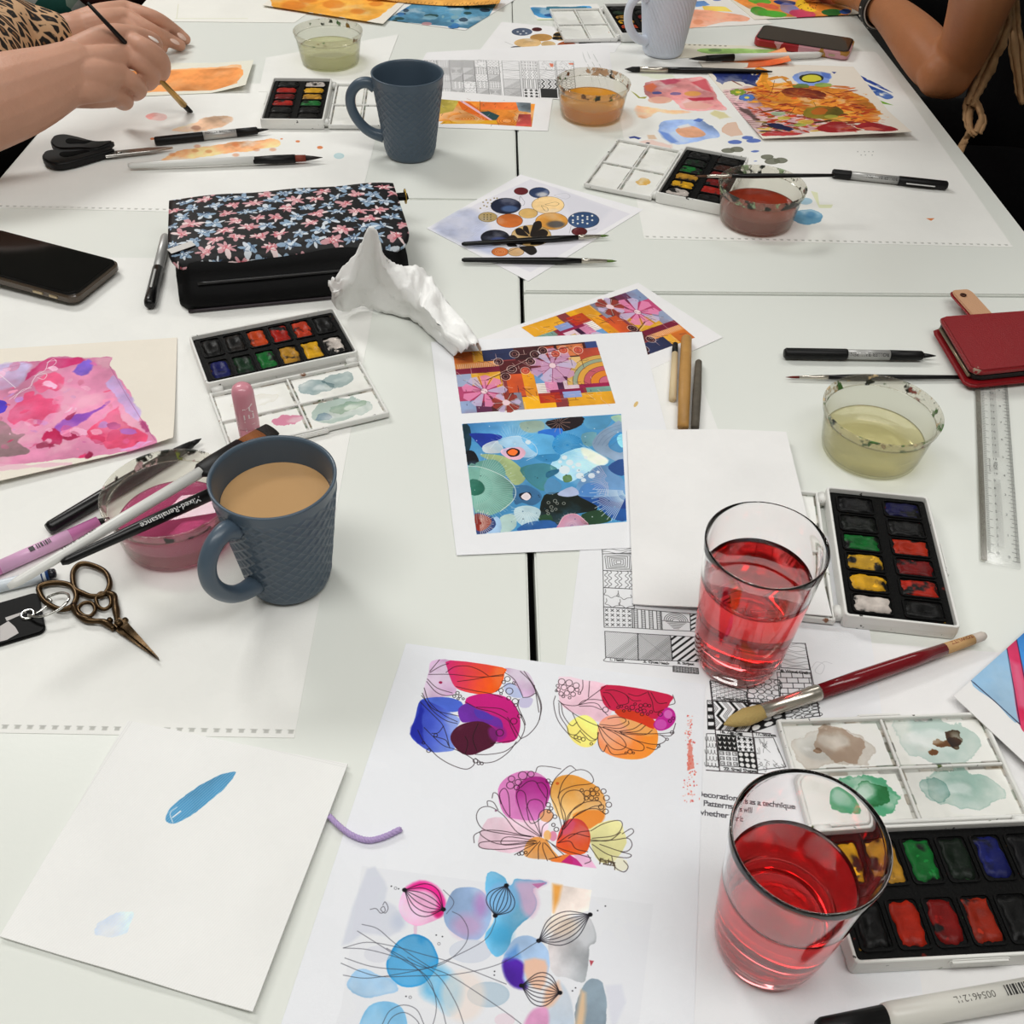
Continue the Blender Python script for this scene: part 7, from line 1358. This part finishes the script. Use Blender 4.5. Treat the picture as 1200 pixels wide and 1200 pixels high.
# ------------------------------------------------------------------ crumpled tissue
G = [[(388, 355, .010), (384, 338, .030), (386, 345, .036), (392, 356, .020)], [(400, 356, .012), (397, 330, .048), (402, 340, .044), (404, 366, .005)], [(420, 354, .010), (416, 304, .072), (419, 326, .050), (424, 361, .002)],
     [(440, 351, .010), (437, 270, .104), (436, 316, .052), (440, 365, .002)], [(455, 347, .005), (450, 299, .076), (449, 336, .034), (455, 368, .002)], [(468, 340, .010), (464, 318, .044), (470, 342, .038), (470, 373, .002)],
     [(492, 326, .010), (489, 321, .030), (488, 346, .034), (486, 379, .002)], [(508, 345, .010), (507, 342, .025), (501, 362, .029), (498, 388, .002)], [(536, 378, .005), (534, 376, .018), (524, 390, .021), (514, 402, .002)], [(562, 412, .004), (560, 410, .012), (548, 413, .016), (532, 419, .002)]]
cols = [spline([tuple(P(*p)) for p in c], 10) for c in G]
rows = [spline([cols[i][j] for i in range(len(cols))], 9) for j in range(len(cols[0]))]
base = P(460, 365, 0); base.z = TZ + .0008; V = []; F = []; rnd = random.Random(3); nj, ni = len(rows), len(rows[0])
for j in range(nj):
    for i in range(ni):
        p = Vector(rows[j][i]) - base
        e = math.sin(j / (nj - 1) * PI) ** .5
        k = NZ[(i * 9 + j * 3) % 512, (j * 14 + i * 2) % 512] - .5; k2 = abs(NZ[(i * 17) % 512, (j * 23 + 90) % 512] - .5)
        k3 = abs(NZ[(i * 11 + j * 17 + 40) % 512, (j * 9 - i * 13) % 512] - .5)
        p += Vector((k * .010, k * .006, (.3 - k2) * .022 + (.25 - k3) * .014)) * (.35 + .65 * e); p.z = max(p.z, .0006)
        V.append(p)
for j in range(nj - 1):
    for i in range(ni - 1): a = j * ni + i; F.append((a, a + 1, a + ni + 1, a + ni))
t = obj('tissue', mesh('tissue', V, F), mat('white tissue paper', 'f8f8f6', .95, spec=.02, bump=1.0, bscale=110), None, base)
tag(t, 'crumpled white tissue against the front of the patterned pencil case', 'tissue')
md = t.modifiers.new('thickness', 'SOLIDIFY'); md.thickness = .0005; md.offset = 0

# ------------------------------------------------------------------ people
def limb(pts, n=18, flat=None):
    """closed tapering limb; pts = (point, radius) or (point, radius, flatten)"""
    A = spline([tuple(p[0]) + (p[1],) for p in pts], 6); A = [np.array(a) for a in A]
    c = [Vector(a[:3]) for a in A]; r = [max(.002, a[3]) for a in A]
    d0 = (c[0] - c[1]).normalized(); d1 = (c[-1] - c[-2]).normalized()
    pre = [(c[0] + d0 * r[0] * math.sin(a), r[0] * math.cos(a)) for a in (1.4, 1.0, .5)]; post = [(c[-1] + d1 * r[-1] * math.sin(a), r[-1] * math.cos(a)) for a in (.5, 1.0, 1.4)]
    q = pre + list(zip(c, r)) + post
    return tube([p for p, _ in q], [k for _, k in q], n)
def fuse(meshes, voxel, smooth=6):
    me = join(meshes); o = bpy.data.objects.new('tmp', me); C.objects.link(o)
    m = o.modifiers.new('r', 'REMESH'); m.mode = 'VOXEL'; m.voxel_size = voxel
    s_ = o.modifiers.new('s', 'SMOOTH'); s_.factor = .5; s_.iterations = smooth
    out = bpy.data.meshes.new_from_object(o.evaluated_get(bpy.context.evaluated_depsgraph_get()))
    bpy.data.objects.remove(o)
    out.polygons.foreach_set('use_smooth', [True] * len(out.polygons))
    return out
def skin(key, col):
    m = mat(key, col, .5, spec=.35, bump=.35, bscale=260, var=.10, vscale=45)
    b = m.node_tree.nodes['Principled BSDF']; b.inputs['Subsurface Weight'].default_value = .12; b.inputs['Subsurface Radius'].default_value = (.008, .003, .002); b.inputs['Subsurface Scale'].default_value = .5
    return m
def leopard():
    m = mat('leopard print cloth', 'c39a72', .8, bump=.3, bscale=500); nt = m.node_tree; b = nt.nodes['Principled BSDF']; tc = nt.nodes.new('ShaderNodeTexCoord')
    mp = nt.nodes.new('ShaderNodeMapping'); mp.inputs['Scale'].default_value = (40, 92, 40); mp.inputs['Rotation'].default_value = (0, .5, .75)
    v = nt.nodes.new('ShaderNodeTexVoronoi'); v.inputs['Scale'].default_value = 1.0; v.feature = 'DISTANCE_TO_EDGE'
    n = nt.nodes.new('ShaderNodeTexNoise'); n.inputs['Scale'].default_value = 60; ad = nt.nodes.new('ShaderNodeMath'); ad.operation = 'MULTIPLY_ADD'; ad.inputs[1].default_value = .22
    r = nt.nodes.new('ShaderNodeValToRGB'); r.color_ramp.elements[0].position = .20; r.color_ramp.elements[0].color = lin('c7a07a'); r.color_ramp.elements[1].position = .24; r.color_ramp.elements[1].color = lin('120d0a')
    e = r.color_ramp.elements.new(.42); e.color = lin('150f0b'); e = r.color_ramp.elements.new(.47); e.color = lin('7a5636')
    nt.links.new(tc.outputs['Object'], mp.inputs[0]); nt.links.new(mp.outputs[0], v.inputs['Vector']); nt.links.new(tc.outputs['Object'], n.inputs['Vector']); nt.links.new(n.outputs[0], ad.inputs[0]); nt.links.new(v.outputs['Distance'], ad.inputs[2]); nt.links.new(ad.outputs[0], r.inputs[0]); nt.links.new(r.outputs[0], b.inputs['Base Color'])
    return m
M_cloth = mat('black cloth', '0a090a', .9, spec=.1, bump=.5, bscale=300)
W3 = lambda x, y, h: Vector((x, y, TZ + h))
def person(label, base):
    t = thing('person', label, 'person', base); t['off'] = 0; del t['off']
    return t
def put(name, me, m, t, label=None):
    me.transform(Matrix.Translation(-t.location)); return obj(name, me, m, t, label=label)
def nail(t, p, d, up, w=.0052, l=.0075, col='e6cfc4'):
    x = d.normalized(); z = (up - x * up.dot(x)).normalized(); y = z.cross(x)
    M = Matrix(((x.x, y.x, z.x, p.x), (x.y, y.y, z.y, p.y), (x.z, y.z, z.z, p.z), (0, 0, 0, 1)))
    me = lathe([(.0002, .0012), (.7, .001), (.95, .0004), (1, 0), (.9, -.0008)], 14); me.transform(Matrix.Diagonal((l, w, 1, 1))); me.transform(M); put('fingernail', me, mat('fingernail ' + col, col, .25), t)
# the painter on the left: both hands, leopard top, black trousers
t = person('person in a leopard print top holding a thin brush in the right hand', Vector((-.98, 1.40, 0)))
R_ = [[(P(-150, 165, .05), .050), (P(-70, 140, .075), .0520), (P(0, 117, .088), .0480), (P(36, 104, .092), .0435), (P(66, 92, .095), .0370), (P(84, 84, .096), .0340)],
      [(P(76, 74, .100), .022), (P(112, 56, .105), .0190), (P(144, 47, .102), .0145)], [(P(78, 84, .098), .024), (P(116, 72, .102), .0185), (P(148, 66, .096), .0140)], [(P(78, 94, .093), .023), (P(112, 88, .095), .0180), (P(139, 87, .086), .0135)], [(P(80, 102, .085), .021), (P(106, 103, .084), .0175), (P(127, 105, .072), .0130)], [(P(84, 108, .074), .018), (P(112, 112, .066), .0150), (P(134, 115, .055), .0110)],
      [(P(144, 47, .102), .0135), (P(166, 55, .106), .0122), (P(186, 69, .088), .0118), (P(190, 83, .066), .0104), (P(185, 92, .050), .0084)], [(P(148, 66, .096), .0130), (P(164, 74, .090), .0112), (P(177, 88, .070), .0108), (P(175, 97, .052), .0094), (P(168, 100, .046), .0078)], [(P(139, 87, .086), .0124), (P(154, 95, .076), .0104), (P(163, 104, .058), .0100), (P(159, 110, .044), .0088), (P(151, 111, .040), .0074)], [(P(127, 105, .072), .0118), (P(142, 113, .058), .0096), (P(148, 119, .044), .0090), (P(145, 122, .034), .0080), (P(139, 121, .030), .0068)],
      [(P(90, 64, .104), .020), (P(124, 44, .116), .0150), (P(152, 41, .112), .0118), (P(176, 47, .098), .0108), (P(184, 52, .090), .0080)]]
L_ = [[(P(-60, 70, .06), .040), (P(10, 52, .05), .034), (P(62, 43, .046), .0265), (P(88, 37, .048), .0250)], [(P(86, 32, .050), .019), (P(118, 20, .058), .0180), (P(146, 11, .056), .0130)], [(P(86, 36, .048), .019), (P(118, 27, .056), .0175), (P(147, 20, .054), .0128)], [(P(86, 40, .044), .019), (P(116, 34, .050), .0165), (P(144, 30, .048), .0124)], [(P(86, 44, .038), .018), (P(112, 42, .042), .0150), (P(138, 40, .040), .0114)],
      [(P(146, 11, .056), .0128), (P(182, 22, .046), .0110), (P(204, 36, .022), .0098), (P(217, 46, .0095), .0082)], [(P(147, 20, .054), .0126), (P(176, 36, .040), .0112), (P(196, 46, .020), .0100), (P(211, 53, .0095), .0084)], [(P(144, 30, .048), .0122), (P(166, 44, .034), .0108), (P(180, 52, .018), .0096), (P(190, 57, .0095), .0080)], [(P(138, 40, .040), .0110), (P(155, 50, .026), .0096), (P(168, 57, .0095), .0078)], [(P(92, 48, .036), .016), (P(118, 54, .028), .0125), (P(138, 58, .016), .0100), (P(150, 60, .010), .0080)]]
sh_R, sh_L = W3(-1.00, 1.20, .36), W3(-1.02, 1.62, .36)
arms = [limb([(W3(-1.0, 1.40, .30), .07), (sh_R, .06), (W3(-.93, 1.10, .16), .05), (P(-150, 165, .05), .050)]), limb([(W3(-1.0, 1.40, .30), .07), (sh_L, .055), (W3(-.95, 1.63, .14), .046), (P(-60, 70, .06), .040)])]
put('body', fuse([limb(a) for a in R_] + [limb(a) for a in L_] + arms, .0020, 3), skin('pink skin', 'c8977f'), t)
top = [limb([(W3(-1.0, 1.41, -.18), .15), (W3(-1.02, 1.41, .05), .155), (W3(-1.03, 1.41, .25), .15), (W3(-1.02, 1.41, .36), .09)]), limb([(W3(-1.02, 1.45, .33), .085), (sh_L + Vector((0, 0, -.01)), .078), (W3(-.95, 1.63, .14), .066), (P(-60, 70, .06), .062), (P(5, 42, .058), .0500), (P(34, 41, .052), .0430), (P(56, 42, .050), .0350)]), limb([(W3(-1.02, 1.36, .33), .085), (sh_R + Vector((0, 0, -.01)), .080), (W3(-.95, 1.13, .20), .066)])]
put('leopard_top', fuse(top, .006, 4), leopard(), t, 'leopard print top with long sleeve')
def legs(cx, cy, dx):
    return [limb([(Vector((cx, cy + s_ * .09, .52)), .10), (Vector((cx + dx * .25, cy + s_ * .10, .54)), .085), (Vector((cx + dx * .45, cy + s_ * .10, .53)), .068), (Vector((cx + dx * .47, cy + s_ * .10, .30)), .055), (Vector((cx + dx * .46, cy + s_ * .10, .06)), .048)]) for s_ in (-1, 1)]
put('trousers', fuse(legs(-1.02, 1.40, 1) + [limb([(P(-80, 200, -.03), .07), (P(-20, 176, -.05), .06), (P(24, 158, -.07), .05)])], .008, 3), M_cloth, t)
wc = P(63, 43, .047); wd_ = (P(88, 37, .048) - P(40, 48, .047)).normalized(); u1 = wd_.orthogonal().normalized(); u2 = wd_.cross(u1)
put('bracelet', tube([wc + (u1 * math.cos(a) + u2 * math.sin(a)) * .0295 for a in np.linspace(0, 2 * PI, 32, endpoint=False)], .0040, 8, True), mat('black strap', '15120f', .5), t)
put('bracelet', tube([wc + wd_ * .008 + (u1 * math.cos(a) + u2 * math.sin(a)) * .0285 for a in np.linspace(0, 2 * PI, 32, endpoint=False)], .0018, 8, True), mat('brass', ''), t, 'thin gold bracelet')
nail(t, P(180, 46, .107), P(184, 49, .098) - P(172, 43, .108), Vector((0, -.5, 1)), .0058, .0080, 'f0e4dc')
nail(t, P(213, 43, .0195), P(217, 46, .0095) - P(204, 36, .022), Vector((.2, -.3, 1)), col='d8b8a8'); nail(t, P(205, 49, .0215), P(211, 53, .0095) - P(196, 46, .020), Vector((.2, -.3, 1)), col='d8b8a8')
a, b = P(222, 130, .003), P(103, 4, .165); x = (b - a).normalized(); y = Vector((0, 0, 1)).cross(x).normalized(); z = x.cross(y)
tb = thing('paintbrush', 'thin flat brush with brass ferrule held by the painting hand', 'paintbrush', group=BR, mtx=Matrix(((x.x, y.x, z.x, a.x), (x.y, y.y, z.y, a.y), (x.z, y.z, z.z, a.z), (0, 0, 0, 1)))); L = (b - a).length
for nm, m_, prof, sq in (('bristles', bris('14110e'), [(0, 6.4), (.008, 6.6), (.014, 6.0)], .4), ('ferrule', mat('brass ferrule', 'c09a58', .3, .7), [(.013, 5.9), (.04, 5.0), (.075, 3.7)], .7), ('handle', M_bk, [(.074, 3.7), (.10, 3.9), (L * .6, 3.2), (L, 2.0)], 1)):
    obj(nm, lathe([(r / 1000, u) for u, r in prof], 16, axis='x', sq=sq), m_, tb)
# second person, further along on the left
t = person('person in a white and green patterned top beyond the leopard sleeve', Vector((-1.05, 2.0, 0)))
def patterned():
    m = mat('white and green print', 'c9cac4', .8); nt = m.node_tree; b = nt.nodes['Principled BSDF']; tc = nt.nodes.new('ShaderNodeTexCoord'); v = nt.nodes.new('ShaderNodeTexVoronoi'); v.inputs['Scale'].default_value = 17; v.distance = 'CHEBYCHEV'
    r = nt.nodes.new('ShaderNodeValToRGB'); r.color_ramp.interpolation = 'CONSTANT'; r.color_ramp.elements[0].color = lin('c4c6c0'); r.color_ramp.elements[1].position = .42; r.color_ramp.elements[1].color = lin('1f5b50')
    for p_, c_ in ((.55, 'b9b6a8'), (.68, '15231f'), (.76, '93a898'), (.88, 'd0d0cc')): e = r.color_ramp.elements.new(p_); e.color = lin(c_)
    nt.links.new(tc.outputs['Object'], v.inputs['Vector']); nt.links.new(v.outputs['Color'], r.inputs[0]); nt.links.new(r.outputs[0], b.inputs['Base Color'])
    return m
put('patterned_top', fuse([limb([(P(10, -14, -.03), .045), (P(56, -2, -.035), .036), (P(96, 2, -.04), .030)]), limb([(W3(-1.08, 2.0, -.15), .15), (W3(-1.1, 2.0, .15), .15), (W3(-1.1, 2.0, .33), .10)])], .007, 4), patterned(), t)
put('trousers', fuse(legs(-1.42, 2.0, 1) + [limb([(P(20, 46, -.05), .034), (P(72, 36, -.05), .026), (P(116, 22, -.06), .022), (P(146, 2, -.06), .020)])], .008, 3), M_cloth, t)
put('body', fuse([limb([(P(170, -30, .03), .02), (P(120, -40, .03), .036), (W3(-1.0, 1.85, .15), .045), (W3(-1.08, 1.9, .3), .05)])], .004, 3), skin('pink skin', ''), t)
put('sleeve', fuse([limb([(P(112, -14, .0), .034), (P(140, -16, .0), .034), (P(172, -20, .01), .030)])], .005, 3), mat('maroon knit', '3c1413', .9), t)
# the person on the right: bent bare arm, black top, beige scarf
t = person('person in black with a bent bare arm and a beige scarf', Vector((.88, 1.75, 0)))
arm = [[(P(1168, -70, .27), .048), (P(1156, -20, .18), .0425), (P(1142, 22, .115), .0375), (P(1128, 60, .060), .0350), (P(1113, 84, .030), .0330), (P(1102, 88, .028), .0325)],
       [(P(1112, 88, .026), .0335), (P(1096, 74, .034), .0370), (P(1076, 50, .044), .0360), (P(1056, 28, .048), .0310), (P(1038, 12, .048), .0260), (P(1020, -2, .044), .0250)],
       [(P(1020, 0, .040), .022), (P(996, -10, .036), .0170), (P(972, -16, .030), .0120)], [(P(1020, -4, .044), .022), (P(994, -18, .042), .0170), (P(966, -24, .032), .0120)], [(P(1018, 4, .034), .018), (P(998, 0, .026), .0120), (P(980, -2, .016), .0095)],
       [(P(972, -16, .030), .0112), (P(954, -14, .020), .0098), (P(940, -8, .010), .0080)], [(P(966, -24, .032), .0112), (P(944, -22, .022), .0098), (P(930, -16, .010), .0080)], [(P(970, -10, .026), .0105), (P(956, -6, .016), .009), (P(946, -2, .0095), .0078)], [(P(1168, -70, .27), .050), (W3(.86, 1.72, .30), .07)]]
put('body', fuse([limb(a) for a in arm], .0028, 22), skin('tanned skin', 'ac7049'), t)
put('black_top', fuse([limb([(W3(.90, 1.74, -.2), .17), (W3(.92, 1.76, .05), .17), (W3(.92, 1.78, .25), .15), (W3(.92, 1.78, .34), .08)]), limb([(P(1120, 10, -.06), .06), (P(1080, -20, -.04), .07), (P(1100, -70, .0), .08)]), limb([(W3(.9, 1.74, .30), .09), (P(1176, -95, .30), .068)])], .008, 3), M_cloth, t)
put('trousers', fuse(legs(.92, 1.70, -1), .008, 3), M_cloth, t)
wc = P(1031, 8, .047); wd_ = (P(1056, 28, .048) - P(1020, -2, .044)).normalized(); u1 = wd_.orthogonal().normalized(); u2 = wd_.cross(u1)
for off, r_, nm, m_ in ((-.004, .0280, 'watch_strap', mat('black strap', '')), (.002, .0282, 'watch_strap', mat('black strap', '')), (.008, .0284, 'watch_strap', mat('black strap', '')), (.0135, .0286, 'strap_edge', mat('silver edge', 'b9b2aa', .3, .8))):
    put(nm, tube([wc + wd_ * off + (u1 * math.cos(a) + u2 * math.sin(a)) * r_ for a in np.linspace(0, 2 * PI, 36, endpoint=False)], .0042 if nm == 'watch_strap' else .0012, 8, True), m_, t)
for k, a in enumerate(np.linspace(0, 2 * PI, 16, endpoint=False)):
    q = wc + wd_ * .003 + (u1 * math.cos(a) + u2 * math.sin(a)) * .0322; put('stud', lathe([(.0001, -.0012), (.0017, -.0006), (.0020, 0), (.0017, .0006), (.0001, .0012)], 8).copy() if 0 else xform(lathe([(.0001, -.0014), (.0020, -.0006), (.0024, 0), (.0020, .0006), (.0001, .0014)], 8), Matrix.Translation(q)), mat('silver stud', 'c9c4bc', .3, .6), t)
sc = mat('beige crinkled scarf', 'b08a62', .85, bump=.8, bscale=120, var=.2, vscale=60)
def strip(pts, folds=3, seed=1):
    """length of crinkled cloth: centre line (px, py, h, half width in px), pleated across its width"""
    A = spline(pts, 8); nu = 14; V = []; F = []; rnd = random.Random(seed); ph = rnd.random() * 6
    for i, (x, y, h, hw) in enumerate(A):
        x2, y2 = A[min(i + 1, len(A) - 1)][:2]; x1, y1 = A[max(i - 1, 0)][:2]; d = math.hypot(x2 - x1, y2 - y1) + 1e-6; nx_, ny_ = (y2 - y1) / d, -(x2 - x1) / d
        hw *= 1 + .10 * math.sin(i * .7 + ph) + .06 * math.sin(i * 1.9)
        for k in range(nu + 1):
            u = k / nu * 2 - 1; q = P(x + nx_ * u * hw, y + ny_ * u * hw, h); to = (cam.location - q).normalized()
            dp = .0055 * math.sin(u * folds * 2.4 + ph + i * .09) + .0028 * math.sin(u * 9 + i * .31 + ph) + .002 * math.sin(i * .9 + u * 2)
            V.append(q + to * dp * min(1, hw / 6) - to * .006 * u * u)
    for i in range(len(A) - 1):
        for k in range(nu): a_ = i * (nu + 1) + k; F.append((a_, a_ + 1, a_ + nu + 2, a_ + nu + 1))
    return mesh('strip', V, F)
for pts, fo, sd in ((((1180, -60, .23, 12), (1176, -10, .15, 8), (1178, 16, .12, 6.5), (1172, 40, .095, 9), (1163, 63, .062, 10), (1152, 88, .032, 8.5), (1143, 108, .012, 7.5), (1137, 124, 0, 6.5)), 3, 1), (((1137, 116, .002, 6.5), (1134, 135, -.008, 5), (1136, 151, -.013, 4.5), (1144, 159, -.018, 4)), 2, 2), (((1139, 114, .006, 5), (1147, 126, .0, 4.2), (1151, 141, -.008, 3.8), (1145, 156, -.014, 5)), 2, 3), (((1188, -50, .22, 9), (1187, 10, .12, 6), (1190, 50, .08, 8.5), (1196, 95, .035, 8.5), (1200, 122, .012, 6)), 3, 4), (((1137, 155, -.015, 3.2), (1130, 166, -.028, 3), (1124, 178, -.038, 3)), 1, 5)):
    o = put('scarf', strip(pts, fo, sd), sc, t); md = o.modifiers.new('thickness', 'SOLIDIFY'); md.thickness = .0022; md.offset = -1
